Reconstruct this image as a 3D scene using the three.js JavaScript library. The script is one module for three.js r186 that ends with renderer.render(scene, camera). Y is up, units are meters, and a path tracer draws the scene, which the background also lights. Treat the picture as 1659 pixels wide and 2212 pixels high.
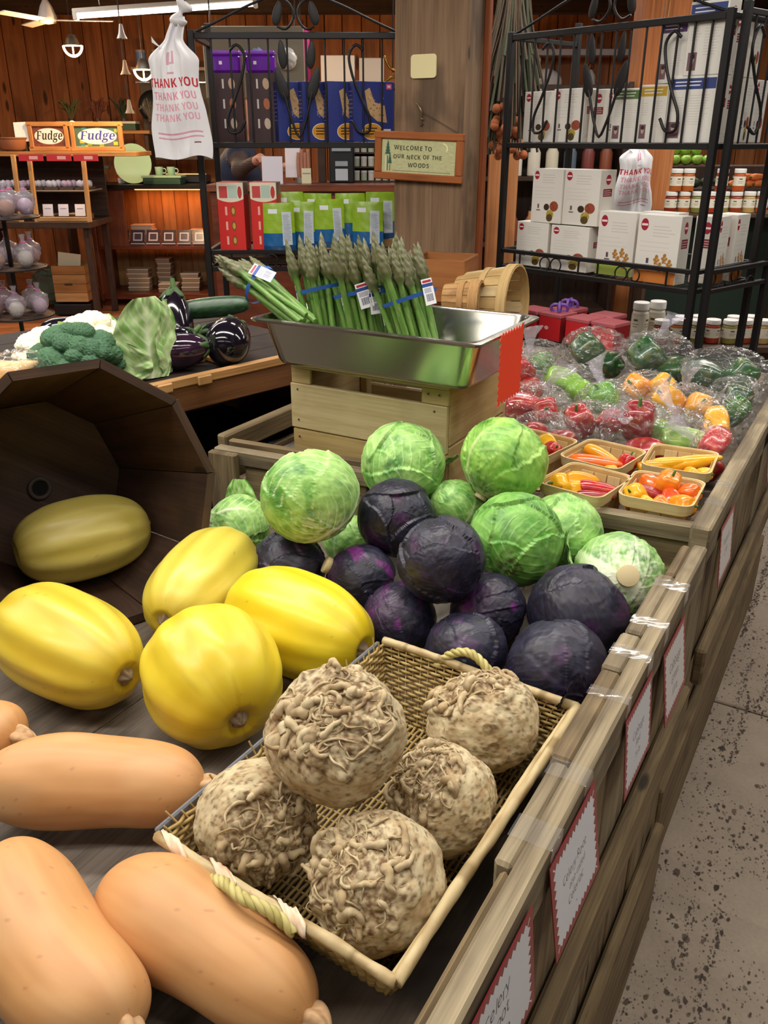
import * as THREE from 'three';
import { mergeGeometries, toCreasedNormals } from 'three/addons/utils/BufferGeometryUtils.js';
import { ImprovedNoise } from 'three/addons/math/ImprovedNoise.js';
import { RectAreaLightUniformsLib } from 'three/addons/lights/RectAreaLightUniformsLib.js';
import { MarchingCubes } from 'three/addons/objects/MarchingCubes.js';

// ---------- camera, exposure ----------
// The produce bins run along -z; the shop's aisle is on their +x side. Units are metres.
const scene = new THREE.Scene();
const YAW = Math.PI / 6, PITCH = 0.41295;
const camera = new THREE.PerspectiveCamera(62.02, 1659 / 2212, 0.05, 60);
camera.position.set(0, 1.5, 0);
camera.rotation.set(-PITCH, YAW, 0, 'YXZ');
const renderer = new THREE.WebGLRenderer({ antialias: true });
renderer.toneMapping = THREE.LinearToneMapping;
renderer.toneMappingExposure = 1.58;
renderer.shadowMap.enabled = true;
scene.background = new THREE.Color(0x050403);
RectAreaLightUniformsLib.init();

// ---------- ceiling lights: the shop's fluorescent battens ----------
// [right, up, forward, length, turn, watts] in the shop's own frame (turned 30 degrees from the bins)
const CEILING = 2.78;
const BATTENS = [
  [-1.45, 2.66, 0.60, 2.4, 0, 0.9], [1.05, 2.66, 0.45, 2.4, 0, 0.55], [-0.55, 2.66, 1.75, 2.4, 0, 1.45], [2.1, 2.66, 2.0, 2.4, 0, 0.7],
  [-3.1, 2.66, 2.3, 2.4, 0, 1.1], [0.9, 2.66, -1.3, 2.4, 0, 0.3], [-1.8, 2.66, -1.3, 2.4, 0, 0.45],
  [1.0, 2.66, 4.0, 2.4, 0, 1], [-1.9, 2.66, 4.3, 2.4, 0, 1], [3.3, 2.66, 4.2, 2.4, 0, 1],
  [-1.56, 2.34, 7.0, 1.32, 0.03, 0.55], [-3.4, 2.66, 6.4, 2.4, 0, 0.8], [0.9, 2.66, 6.8, 2.4, 0, 0.8], [2.6, 2.66, 7.2, 2.4, 0, 0.8],
];
const BATTEN_POWER = 17;

// ---------- helpers ----------
const V3 = (x, y, z) => new THREE.Vector3(x, y, z);
const V = (r, u, f) => V3(r * Math.cos(YAW) - f * Math.sin(YAW), u, -r * Math.sin(YAW) - f * Math.cos(YAW)); // shop frame: right, up, forward
function rng(s) { return () => { s = (s + 0x6d2b79f5) | 0; let t = Math.imul(s ^ (s >>> 15), 1 | s); t = (t + Math.imul(t ^ (t >>> 7), 61 | t)) ^ t; return ((t ^ (t >>> 14)) >>> 0) / 4294967296; }; }
const perlin = new ImprovedNoise();
const nz = (x, y, z) => perlin.noise(x + 31.7, y + 17.3, z + 5.1);
function fbm(x, y, z, o = 3) { let s = 0, a = 1; for (let i = 0; i < o; i++) { s += a * nz(x, y, z); x *= 2.03; y *= 2.01; z *= 1.99; a *= 0.5; } return s; }
const clamp = (x, a = 0, b = 1) => Math.min(b, Math.max(a, x));
const sstep = (a, b, x) => { const t = clamp((x - a) / (b - a)); return t * t * (3 - 2 * t); };
const lerp = (a, b, t) => a + (b - a) * t;
const K = (h) => new THREE.Color(h);
const mixc = (out, a, b, t) => { out.r = lerp(a.r, b.r, t); out.g = lerp(a.g, b.g, t); out.b = lerp(a.b, b.b, t); return out; };

const taken = new Map();
function numbered(n) { const k = taken.get(n) || 0; taken.set(n, k + 1); return k ? n + '_' + String(k).padStart(3, '0') : n; }
function shade(o) { o.traverse((m) => { if (m.isMesh) { m.castShadow = true; m.receiveShadow = true; } }); return o; }
function thing(name, label, category, pos, turn = 0, group) {
  const o = new THREE.Group(); o.name = numbered(name); scene.add(o);
  if (pos) o.position.copy(pos); o.rotation.y = turn;
  o.userData = { label, category }; if (group) o.userData.group = group;
  return o;
}
function solo(name, label, category, geo, mat, pos, turn = 0, group) {
  const m = new THREE.Mesh(geo, mat); m.name = numbered(name); scene.add(m);
  if (pos) m.position.copy(pos); m.rotation.y = turn;
  m.userData = { label, category }; if (group) m.userData.group = group;
  return m;
}
function part(parent, name, geo, mat, pos, rot, label) {
  const m = new THREE.Mesh(geo, mat); m.name = name; parent.add(m);
  if (pos) m.position.set(...(pos.isVector3 ? pos.toArray() : pos)); if (rot) m.rotation.set(...rot);
  if (label) m.userData.label = label;
  return m;
}
function copyOf(src, label, pos, turn = 0, group) {
  const c = src.clone(); c.name = numbered(src.name.replace(/_\d{3}$/, '')); scene.add(c);
  if (pos) c.position.copy(pos); c.rotation.set(0, turn, 0);
  c.userData = { ...src.userData, label }; if (group) c.userData.group = group;
  return c;
}
function settle(o, y) { o.updateMatrixWorld(true); const b = new THREE.Box3().setFromObject(o, true); o.position.y += y - b.min.y; return o; }
function struct(o, name) { o.name = name; o.userData = { kind: 'structure' }; scene.add(o); return o; }

const mats = new Map();
function std(color, roughness = 0.7, extra = {}) {
  const m = new THREE.MeshPhysicalMaterial({ color, roughness, ...extra });
  return m;
}
const vcol = (roughness = 0.6, extra = {}) => new THREE.MeshPhysicalMaterial({ color: 0xffffff, vertexColors: true, roughness, ...extra });

// chamfered box, uv in metres with u along the longest side; 44 triangles
function chBox(w, h, d, c = 0.002, uo = 0, vo = 0, axis = -1) {
  c = Math.min(c, w / 2.2, h / 2.2, d / 2.2);
  const X = w / 2, Y = h / 2, Z = d / 2, pos = [], uv = [];
  const dims = [w, h, d], long = axis >= 0 ? axis : dims.indexOf(Math.max(w, h, d));
  const put = (p, n) => {
    pos.push(...p);
    const ax = Math.abs(n[0]) > 0.71 ? 0 : Math.abs(n[1]) > 0.71 ? 1 : Math.abs(n[2]) > 0.71 ? 2 : (Math.abs(n[1]) > 0.3 ? 1 : 0);
    let a, b;
    if (ax === long) { a = (ax + 1) % 3; b = (ax + 2) % 3; } else { a = long; b = 3 - long - ax; }
    uv.push(p[a] + uo, p[b] + vo + ax * 0.37);
  };
  const quad = (a, b, cc, dd, n) => { for (const q of [a, b, cc, a, cc, dd]) put(q, n); };
  const tri = (a, b, cc, n) => { for (const q of [a, b, cc]) put(q, n); };
  const P = (sx, sy, sz, k) => [sx * (k === 0 ? X : X - c), sy * (k === 1 ? Y : Y - c), sz * (k === 2 ? Z : Z - c)];
  for (const s of [-1, 1]) {
    let f = [P(s, -1, -1, 0), P(s, 1, -1, 0), P(s, 1, 1, 0), P(s, -1, 1, 0)]; if (s < 0) f.reverse(); quad(...f, [s, 0, 0]);
    f = [P(-1, s, -1, 1), P(-1, s, 1, 1), P(1, s, 1, 1), P(1, s, -1, 1)]; if (s < 0) f.reverse(); quad(...f, [0, s, 0]);
    f = [P(-1, -1, s, 2), P(1, -1, s, 2), P(1, 1, s, 2), P(-1, 1, s, 2)]; if (s < 0) f.reverse(); quad(...f, [0, 0, s]);
  }
  for (const a of [-1, 1]) for (const b of [-1, 1]) {
    let f = [P(a, b, -1, 0), P(a, b, -1, 1), P(a, b, 1, 1), P(a, b, 1, 0)]; if (a * b < 0) f.reverse(); quad(...f, [a * 0.7, b * 0.7, 0]);
    f = [P(-1, a, b, 1), P(-1, a, b, 2), P(1, a, b, 2), P(1, a, b, 1)]; if (a * b < 0) f.reverse(); quad(...f, [0, a * 0.7, b * 0.7]);
    f = [P(a, -1, b, 0), P(a, 1, b, 0), P(a, 1, b, 2), P(a, -1, b, 2)]; if (a * b < 0) f.reverse(); quad(...f, [a * 0.7, 0, b * 0.7]);
    for (const s of [-1, 1]) { f = [P(a, b, s, 0), P(a, b, s, 1), P(a, b, s, 2)]; if (a * b * s < 0) f.reverse(); tri(...f, [a * 0.6, b * 0.6, s * 0.5]); }
  }
  const g = new THREE.BufferGeometry();
  g.setAttribute('position', new THREE.Float32BufferAttribute(pos, 3)); g.setAttribute('uv', new THREE.Float32BufferAttribute(uv, 2));
  g.computeVertexNormals(); return g;
}
const at = (g, x, y, z, rx = 0, ry = 0, rz = 0) => { const m = new THREE.Matrix4().makeRotationFromEuler(new THREE.Euler(rx, ry, rz)).setPosition(x, y, z); return g.applyMatrix4(m); };
const join = (list) => mergeGeometries(list.map((g) => (g.index ? g.toNonIndexed() : g)).map((g) => { const q = new THREE.BufferGeometry(); for (const k of ['position', 'normal', 'uv', 'color']) if (g.attributes[k] && list.every((l) => l.attributes[k])) q.setAttribute(k, g.attributes[k]); return q; }));

// closed surface from directions: fn(dir, theta, phi, out) sets out.p and out.c
function blob(nu, nv, fn, colours = true) {
  const pos = [], colr = [], idx = [], out = { p: V3(), c: new THREE.Color(1, 1, 1) }, d = V3();
  const add = (th, ph) => { d.set(Math.sin(th) * Math.cos(ph), Math.cos(th), Math.sin(th) * Math.sin(ph)); fn(d, th, ph, out); pos.push(out.p.x, out.p.y, out.p.z); colr.push(out.c.r, out.c.g, out.c.b); };
  add(0, 0);
  for (let j = 1; j < nv; j++) for (let i = 0; i < nu; i++) add((Math.PI * j) / nv, (2 * Math.PI * i) / nu);
  add(Math.PI, 0);
  const id = (j, i) => 1 + (j - 1) * nu + ((i + nu) % nu), last = pos.length / 3 - 1;
  for (let i = 0; i < nu; i++) { idx.push(0, id(1, i + 1), id(1, i)); idx.push(last, id(nv - 1, i), id(nv - 1, i + 1)); }
  for (let j = 1; j < nv - 1; j++) for (let i = 0; i < nu; i++) { const a = id(j, i), b = id(j, i + 1), c = id(j + 1, i), e = id(j + 1, i + 1); idx.push(a, b, c, b, e, c); }
  const g = new THREE.BufferGeometry();
  g.setAttribute('position', new THREE.Float32BufferAttribute(pos, 3)); if (colours) g.setAttribute('color', new THREE.Float32BufferAttribute(colr, 3));
  g.setIndex(idx); g.computeVertexNormals(); return g;
}
// open or closed sheet: fn(u, v, out), u and v in 0..1
function sheet(nu, nv, fn, colours = false) {
  const pos = [], colr = [], uv = [], idx = [], out = { p: V3(), c: new THREE.Color(1, 1, 1) };
  for (let j = 0; j <= nv; j++) for (let i = 0; i <= nu; i++) { fn(i / nu, j / nv, out); pos.push(out.p.x, out.p.y, out.p.z); uv.push(i / nu, j / nv); colr.push(out.c.r, out.c.g, out.c.b); }
  for (let j = 0; j < nv; j++) for (let i = 0; i < nu; i++) { const a = j * (nu + 1) + i; idx.push(a, a + 1, a + nu + 1, a + 1, a + nu + 2, a + nu + 1); }
  const g = new THREE.BufferGeometry();
  g.setAttribute('position', new THREE.Float32BufferAttribute(pos, 3)); g.setAttribute('uv', new THREE.Float32BufferAttribute(uv, 2)); if (colours) g.setAttribute('color', new THREE.Float32BufferAttribute(colr, 3));
  g.setIndex(idx); g.computeVertexNormals(); return g;
}
// tube along points with radius r (number or function of t), capped
function tube(pts, r, seg = 24, rad = 8, closed = false, colourFn) {
  const curve = pts.isCurve ? pts : pts.length === 2 ? new THREE.LineCurve3(pts[0], pts[1]) : new THREE.CatmullRomCurve3(pts, closed);
  const fr = curve.computeFrenetFrames(seg, closed), pos = [], idx = [], colr = [], uv = [], c = new THREE.Color();
  const R = typeof r === 'function' ? r : () => r; let len = curve.getLength();
  for (let i = 0; i <= seg; i++) {
    const t = i / seg, p = curve.getPointAt(t), k = closed && i === seg ? 0 : i;
    for (let j = 0; j < rad; j++) { const a = (2 * Math.PI * j) / rad, q = p.clone().addScaledVector(fr.normals[k], Math.cos(a) * R(t)).addScaledVector(fr.binormals[k], Math.sin(a) * R(t)); pos.push(q.x, q.y, q.z); uv.push(t * len, (a * R(t))); if (colourFn) { colourFn(t, a, c, q); colr.push(c.r, c.g, c.b); } }
  }
  for (let i = 0; i < seg; i++) for (let j = 0; j < rad; j++) { const a = i * rad + j, b = i * rad + ((j + 1) % rad); idx.push(a, b, a + rad, b, b + rad, a + rad); }
  if (!closed) for (const e of [0, 1]) {
    const p = curve.getPointAt(e), k = pos.length / 3; pos.push(p.x, p.y, p.z); uv.push(0, 0); if (colourFn) { colourFn(e, 0, c, p); colr.push(c.r, c.g, c.b); }
    for (let j = 0; j < rad; j++) { const a = e * seg * rad + j, b = e * seg * rad + ((j + 1) % rad); e ? idx.push(a, b, k) : idx.push(b, a, k); }
  }
  const g = new THREE.BufferGeometry();
  g.setAttribute('position', new THREE.Float32BufferAttribute(pos, 3)); g.setAttribute('uv', new THREE.Float32BufferAttribute(uv, 2)); if (colourFn) g.setAttribute('color', new THREE.Float32BufferAttribute(colr, 3));
  g.setIndex(idx); g.computeVertexNormals(); return g;
}
const lathe = (pts, n = 24) => new THREE.LatheGeometry(pts.map((p) => new THREE.Vector2(p[0], p[1])), n);
const cyl = (r, h, n = 16, r2 = r) => new THREE.CylinderGeometry(r2, r, h, n);
// orient an object so that its local +y points along dir
const aim = (o, dir, spin = 0) => { o.quaternion.setFromUnitVectors(V3(0, 1, 0), dir.clone().normalize()); if (spin) o.rotateY(spin); return o; };

// ---------- textures ----------
function canvasTex(w, h, draw, rep) {
  const c = document.createElement('canvas'); c.width = w; c.height = h; const g = c.getContext('2d'); draw(g, w, h);
  const t = new THREE.CanvasTexture(c); t.colorSpace = THREE.SRGBColorSpace; t.anisotropy = 8; if (rep) { t.wrapS = t.wrapT = THREE.RepeatWrapping; t.repeat.set(...rep); } return t;
}
function dataTex(w, h, fn, rep, srgb = true) {
  const d = new Uint8Array(w * h * 4), o = [0, 0, 0];
  for (let y = 0; y < h; y++) for (let x = 0; x < w; x++) { fn(x / w, y / h, o); const k = (y * w + x) * 4; d[k] = clamp(o[0], 0, 255); d[k + 1] = clamp(o[1], 0, 255); d[k + 2] = clamp(o[2], 0, 255); d[k + 3] = 255; }
  const t = new THREE.DataTexture(d, w, h); t.wrapS = t.wrapT = THREE.MirroredRepeatWrapping; t.magFilter = THREE.LinearFilter; t.minFilter = THREE.LinearMipmapLinearFilter; t.generateMipmaps = true; t.anisotropy = 8;
  if (srgb) t.colorSpace = THREE.SRGBColorSpace; if (rep) t.repeat.set(...rep); t.needsUpdate = true; return t;
}
const rgb = (h) => [(h >> 16) & 255, (h >> 8) & 255, h & 255];
// wood whose grain runs along u; rep = repeats per metre
function woodTex(seed, base, dark, light, o = {}) {
  const { w = 512, h = 512, rep = [1.6, 2.2], knots = 2, stain = 0.3, contrast = 1 } = o, R = rng(seed), ks = [];
  for (let i = 0; i < knots; i++) ks.push([R(), R(), 0.012 + R() * 0.018]);
  const B = rgb(base), D = rgb(dark), L = rgb(light), s = seed * 3.1;
  return dataTex(w, h, (u, v, out) => {
    let vv = v, kn = 0;
    for (const [a, b, r] of ks) { const dx = (u - a) * 0.55, dy = v - b, q = Math.hypot(dx, dy); vv += Math.sign(dy || 1) * r * 0.9 * Math.exp(-(q * q) / (r * r * 9)); kn = Math.max(kn, 1 - sstep(r * 0.45, r * 1.05, q)); }
    const wob = 0.05 * nz(u * 1.5, v * 2, s), ring = Math.sin((vv + wob) * 70 + 5 * nz(u * 0.8, vv * 5, s + 4));
    const fib = fbm(u * 7, vv * 130, s + 9, 2), big = fbm(u * 2.2, v * 3.1, s + 2, 3), st = sstep(0.05, 0.6, fbm(u * 4, v * 5, s + 20, 4)) * stain;
    const t = clamp(0.5 + contrast * (0.09 * ring + 0.22 * fib + 0.26 * big));
    for (let k = 0; k < 3; k++) { let c = t < 0.5 ? lerp(D[k], B[k], t * 2) : lerp(B[k], L[k], t * 2 - 1); c = lerp(c, D[k] * 0.72, st); c = lerp(c, D[k] * 0.55, kn * 0.85); out[k] = c; }
  }, rep);
}
// a family of tinted copies of one wood material
function woods(tex, tints, rough = 0.75, extra = {}) { return tints.map((c) => std(c, rough, { map: tex, bumpMap: tex, bumpScale: 0.0012, ...extra })); }

// ---------- woods and shared materials ----------
const T = {
  bin: woodTex(11, 0x87795f, 0x594b38, 0xa8987a, { w: 1024, h: 512, rep: [1.4, 2.4], knots: 3, stain: 0.35, contrast: 1.25 }),
  deck: woodTex(12, 0x70665c, 0x3e362e, 0x8c8276, { w: 1024, h: 512, rep: [1.1, 1.8], knots: 1, stain: 0.75, contrast: 0.9 }),
  pale: woodTex(13, 0xc4b185, 0xa08a5e, 0xd8c8a0, { rep: [1.8, 2.5], knots: 1, stain: 0.12, contrast: 0.8 }),
  dark: woodTex(14, 0x452f22, 0x2a1b12, 0x5e4331, { rep: [1.6, 2.2], knots: 1, stain: 0.3 }),
  pine: woodTex(15, 0xbe7a48, 0x86502a, 0xd69a66, { rep: [0.45, 0.8], knots: 7, stain: 0.3, contrast: 1.2 }),
  post: woodTex(16, 0x7d6248, 0x54402e, 0x967a60, { rep: [0.8, 1.2], knots: 2, stain: 0.5, contrast: 1.0 }),
  cherry: woodTex(17, 0x7a4027, 0x4b2314, 0x965338, { rep: [0.9, 1.4], knots: 0, stain: 0.25 }),
  oak: woodTex(18, 0xb98a55, 0x8d6237, 0xcfa571, { rep: [1.0, 1.6], knots: 0, stain: 0.15 }),
};
const binW = woods(T.bin, [0xffffff, 0xeee6d8, 0xe0d4c0, 0xf6ece0]);
const deckW = woods(T.deck, [0xffffff, 0xeae4dc], 0.8);
const paleW = woods(T.pale, [0xffffff, 0xf3ead8, 0xece0c6]);
const darkW = woods(T.dark, [0xffffff, 0xe2d6cc, 0xf2e8e0], 0.62);
const pineW = woods(T.pine, [0xffffff, 0xecdccc, 0xf6e8da, 0xdccab8], 0.6);
const postW = woods(T.post, [0xffffff]);
const cherryW = woods(T.cherry, [0xffffff, 0xe4d0c4], 0.4);
const oakW = woods(T.oak, [0xffffff, 0xeadcc8], 0.5);
const iron = std(0x1d1c1d, 0.45, { metalness: 0.35 });
const steel = std(0xb9b7b0, 0.26, { metalness: 1 });
const chrome = std(0xd8d8d8, 0.15, { metalness: 1 });
const white = std(0xe9e7e4, 0.6), black = std(0x141414, 0.5), cardboard = std(0xb08a5c, 0.85);
const clear = new THREE.MeshPhysicalMaterial({ color: 0xffffff, roughness: 0.06, transmission: 1, thickness: 0, ior: 1.3 });
const filmy = new THREE.MeshPhysicalMaterial({ color: 0xffffff, roughness: 0.1, transmission: 0.975, thickness: 0, ior: 1.4 });
const plastic = new THREE.MeshPhysicalMaterial({ color: 0xf2f1f4, roughness: 0.4, transmission: 0.12, thickness: 0 });

// ---------- the shop: floor, walls, ceiling ----------
{
  // concrete with a rough dark-pitted finish, worn in lines along the aisle
  const R = rng(5), spots = [];
  const conc = canvasTex(2048, 2048, (g, w, h) => {
    const id = g.createImageData(w, h), d = id.data;
    for (let y = 0; y < h; y++) for (let x = 0; x < w; x++) {
      const n = 0.5 * nz(x / 190, y / 260, 3) + 0.35 * nz(x / 60, y / 60, 8) + 0.3 * nz(x / 9, y / 9, 1) + 0.25 * nz(x / 3.3, y / 3.3, 2), k = (y * w + x) * 4, t = 1 + n * 0.13;
      d[k] = 150 * t; d[k + 1] = 136 * t; d[k + 2] = 121 * t; d[k + 3] = 255;
    }
    g.putImageData(id, 0, 0);
    const speck = (x, y, r, al) => { g.globalAlpha = al; g.beginPath(); const n = 5 + ((R() * 3) | 0); for (let i = 0; i < n; i++) { const a = (i / n) * 6.283, q = r * (0.5 + R() * 0.8); g.lineTo(x + Math.cos(a) * q * 0.8, y + Math.sin(a) * q * 1.3); } g.fill(); };
    g.fillStyle = '#352a23';
    for (let i = 0; i < 34000; i++) { const x = R() * w, y = R() * h; if (nz(x / 130, y / 200, 40) < -0.12 - R() * 0.2) continue; speck(x, y, 1.0 + R() * R() * R() * 8.5, 0.45 + R() * 0.5); }
    for (let s = 0; s < 90; s++) { const x0 = (s + R()) * w / 90, y0 = R() * h, len = h * (0.12 + R() * 0.4); for (let i = 0; i < len / 3; i++) speck(x0 + 12 * nz(i / 20, s, 1) + (R() - 0.5) * 16, y0 + i * 3, 1.0 + R() * R() * 6.5, 0.45 + R() * 0.5); }
  }, [1 / 2.2, 1 / 2.2]);
  const concrete = std(0xffffff, 0.9, { map: conc, bumpMap: conc, bumpScale: 0.0015 });
  const fl = struct(new THREE.Group(), 'floor');
  const slab = (x0, x1, z0, z1) => part(fl, 'slab', at(chBox(x1 - x0, 0.12, z1 - z0, 0.004, 0.3, 0.4, 0), 0, 0, 0), concrete, [(x0 + x1) / 2, -0.06, (z0 + z1) / 2]);
  // slabs laid along the aisle with one open joint
  slab(-16, 16, -2.255, 14); slab(-16, 16, -16, -2.265);
  // timber floor of the raised shop end, boards across the view
  const R2 = rng(21);
  for (let i = 0; i < 14; i++) { const f = 6.4 + i * 0.3, q = part(fl, 'floor_board', chBox(5.2, 0.03, 0.292, 0.003, R2() * 3, R2() * 3), pineW[3], V(-4.1, 0.016, f)); q.rotation.y = YAW; }

  const shell = (name, geo, m, p, turn = YAW) => { const o = new THREE.Mesh(geo, m); struct(o, name); o.position.copy(p); o.rotation.y = turn; return o; };
  const ceilM = std(0x6a5443, 0.9), wallM = std(0x6b4a33, 0.85);
  shell('ceiling', new THREE.BoxGeometry(16, 0.2, 16), ceilM, V(0, CEILING + 0.1, 3.8));
  shell('wall_left', new THREE.BoxGeometry(0.2, 3, 16), wallM, V(-7.1, 1.4, 3.8));
  shell('wall_right', new THREE.BoxGeometry(0.2, 3, 16), wallM, V(7.1, 1.4, 3.8));
  shell('wall_near', new THREE.BoxGeometry(16, 3, 0.2), wallM, V(0, 1.4, -3.8));
  // far wall: vertical knotty pine boards on a backing
  const wl = struct(new THREE.Group(), 'wall_far'); wl.position.copy(V(0, 0, 10.7)); wl.rotation.y = YAW;
  part(wl, 'backing', new THREE.BoxGeometry(16, 3, 0.1), wallM, [0, 1.4, -0.1]);
  const R3 = rng(33); let x = -6.9;
  while (x < 7) { const w = 0.19 + R3() * 0.06; part(wl, 'board', chBox(w - 0.008, 2.8, 0.03, 0.006, R3() * 4, R3() * 4), pineW[(R3() * 4) | 0], [x + w / 2, 1.4, R3() * 0.006]); x += w; }
  // ceiling beams across the shop
  for (const f of [9.6, 7.9, 5.2]) { const b = shell('trim_' + (1 + [9.6, 7.9, 5.2].indexOf(f)), chBox(14, 0.16, 0.14, 0.006), darkW[1], V(0, CEILING - 0.08, f)); }
}
// fluorescent battens
{
  const tubeM = std(0xffffff, 0.4, { emissive: 0xfff6ea, emissiveIntensity: 3.2 }), house = std(0xdad6cc, 0.5);
  BATTENS.forEach(([r, u, f, len, turn, pw], i) => {
    const seen = i === 10;
    const o = thing('fluorescent_light', seen ? 'lit fluorescent tube light slung below the ceiling above the fudge counter' : 'long fluorescent batten on the ceiling out of view', 'light', V(r, u, f), YAW + (seen ? 0 : turn), seen ? undefined : 'ceiling battens out of view');
    if (seen) o.rotation.z = 0.06;
    part(o, 'housing', chBox(len, 0.03, seen ? 0.05 : 0.11, 0.006), house, [0, 0.034, 0]);
    for (const s of [-1, 1]) part(o, 'end_cap', chBox(0.03, 0.05, 0.06, 0.005), house, [s * (len / 2 - 0.015), 0.0, 0]);
    part(o, 'tube', at(cyl(0.016, len - 0.06, 12), 0, 0, 0, 0, 0, Math.PI / 2), tubeM, [0, 0, 0]);
    const L = new THREE.RectAreaLight(0xfff9f0, BATTEN_POWER * pw, len, 0.16); L.position.set(0, -0.03, 0); L.rotation.x = -Math.PI / 2; L.name = 'batten_light'; o.add(L);
    if (!seen && u < CEILING - 0.05) for (const s of [-1, 1]) part(o, 'hanger', cyl(0.004, CEILING - u - 0.05, 6), steel, [s * len * 0.35, (CEILING - u) / 2 + 0.035, 0]);
    if (seen) for (const s of [-1, 1]) part(o, 'hanger', cyl(0.004, CEILING - u - 0.02, 6), steel, [s * len * 0.35, (CEILING - u) / 2 + 0.05, 0]);
  });
}

// ---------- the produce bins ----------
const DECK = 0.70, RAIL = 0.85;
{
  const R = rng(77), pick = (a) => a[(R() * a.length) | 0];
  const pl = (parent, name, x0, x1, y0, y1, z0, z1, m, c = 0.003) => part(parent, name, chBox(x1 - x0, y1 - y0, z1 - z0, c, R() * 3, R() * 3), m, [(x0 + x1) / 2, (y0 + y1) / 2, (z0 + z1) / 2]);
  const b = thing('produce_bin', 'weathered wooden bin of planks holding the squash, celeriac and cabbages', 'bin');
  // deck boards
  const cuts = [-1.5, -1.2, -0.88, -0.55, -0.235];
  for (let i = 0; i < 4; i++) pl(b, 'deck_board', cuts[i] + 0.001, cuts[i + 1] - 0.001, DECK - 0.02, DECK, -1.395, 0.25, deckW[i % 2], 0.0015);
  // front rail, with blocks of uneven depth nailed along its inner side
  pl(b, 'rail', -0.203, -0.178, 0.785, RAIL, -1.436, 0.25, binW[0], 0.004);
  for (const [z0, z1, x0] of [[-0.598, 0.2, -0.212], [-0.775, -0.602, -0.223], [-0.985, -0.78, -0.229], [-1.09, -0.99, -0.232], [-1.30, -1.096, -0.229], [-1.43, -1.305, -0.221]]) pl(b, 'rail_block', x0, -0.2032, 0.80, RAIL - 0.0015 * (1 + R()), z0, z1, pick(binW), 0.004);
  // vertical planks above and below the middle board
  for (let z = 0.22, i = 0; z > -1.40; i++) { const w = 0.125 + R() * 0.03, z0 = Math.max(z - w, -1.43); const t = R() * 0.006; pl(b, 'plank', -0.205, -0.188 - t, 0.50, 0.79, z0 + 0.0035, z - 0.0035, pick(binW)); z = z0; }
  for (let z = 0.25, i = 0; z > -1.40; i++) { const w = 0.12 + R() * 0.04, z0 = Math.max(z - w, -1.43); const t = R() * 0.006; pl(b, 'plank', -0.205, -0.188 - t, 0.10, 0.495, z0 + 0.0035, z - 0.0035, pick(binW)); z = z0; }
  pl(b, 'middle_board', -0.187, -0.165, 0.49, 0.575, -1.42, 0.25, binW[2], 0.005);
  pl(b, 'skirting_board', -0.187, -0.166, 0.0, 0.26, -1.40, 0.25, binW[2], 0.005);
  for (const z of [-1.41, -0.75, -0.1]) pl(b, 'corner_post', -0.262, -0.206, 0, DECK - 0.022, z - 0.028, z + 0.028, binW[2]);
  for (const z of [-1.0, -0.1]) pl(b, 'corner_post', -1.49, -1.44, 0, DECK - 0.022, z - 0.028, z + 0.028, binW[2]);
  pl(b, 'side_board', -1.52, -1.502, 0.45, 0.70, -1.10, 0.25, binW[2]);

  const c = thing('produce_bin', 'weathered wooden bin of planks holding the bagged peppers and berry baskets', 'bin');
  const D2 = 0.79, R2 = 0.875;
  for (let i = 0, x = -1.24; i < 6; i++, x += 0.172) pl(c, 'deck_board', x + 0.001, x + 0.171, D2 - 0.028, D2, -3.03, -1.62 + (i < 4 ? 0.10 : 0), deckW[i % 2], 0.002);
  pl(c, 'rail', -0.215, -0.18, 0.80, R2, -3.04, -1.455, binW[0], 0.004);
  for (let z = -1.46, i = 0; z > -2.96; i++) { const w = 0.125 + R() * 0.03, z0 = Math.max(z - w, -2.98); const t = R() * 0.008; pl(c, 'plank', -0.212, -0.192 - t, 0.50, 0.80, z0 + 0.004, z - 0.004, pick(binW)); pl(c, 'plank', -0.232, -0.215 - t, 0.10, 0.494, z0 + 0.004, z - 0.004, pick(binW)); z = z0; }
  pl(c, 'middle_board', -0.191, -0.168, 0.46, 0.545, -2.98, -1.60, binW[2], 0.005);
  pl(c, 'skirting_board', -0.215, -0.192, 0.0, 0.25, -2.96, -1.50, binW[2], 0.005);
  for (const z of [-1.53, -2.2, -2.93]) pl(c, 'corner_post', -0.286, -0.234, 0, D2 - 0.03, z - 0.028, z + 0.028, binW[1]);
  for (const z of [-1.5, -2.93]) pl(c, 'corner_post', -1.255, -1.2, 0, D2 - 0.03, z - 0.028, z + 0.028, binW[1]);
  // the front of this bin runs a little askew
  const fx0 = -1.27, fz0 = -1.41, fx1 = -0.186, fz1 = -1.513, ang = Math.atan2(fz0 - fz1, fx1 - fx0), fl = Math.hypot(fx1 - fx0, fz1 - fz0);
  const skew = (name, y0, y1, off, th, m, a0 = 0, a1 = 1) => { const t = (a0 + a1) / 2; const q = part(c, name, chBox(fl * (a1 - a0) - 0.004, y1 - y0, th, 0.003, R() * 3, R() * 3), m, [lerp(fx0, fx1, t) - Math.sin(ang) * off, (y0 + y1) / 2, lerp(fz0, fz1, t) - Math.cos(ang) * off]); q.rotation.y = ang; };
  skew('rail', 0.815, 0.85, 0.014, 0.028, binW[0], 0, 1); skew('rail', 0.828, 0.862, 0.038, 0.018, binW[2], 0.02, 0.35);
  skew('plank', 0.70, 0.813, 0.017, 0.016, binW[1], 0.07, 0.36); skew('plank', 0.70, 0.813, 0.017, 0.016, binW[3], 0.36, 0.62); skew('plank', 0.70, 0.813, 0.017, 0.016, binW[1], 0.62, 0.98);
  skew('corner_post', 0.702, 0.848, -0.014, 0.02, binW[1], 0.0, 0.07);
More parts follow.
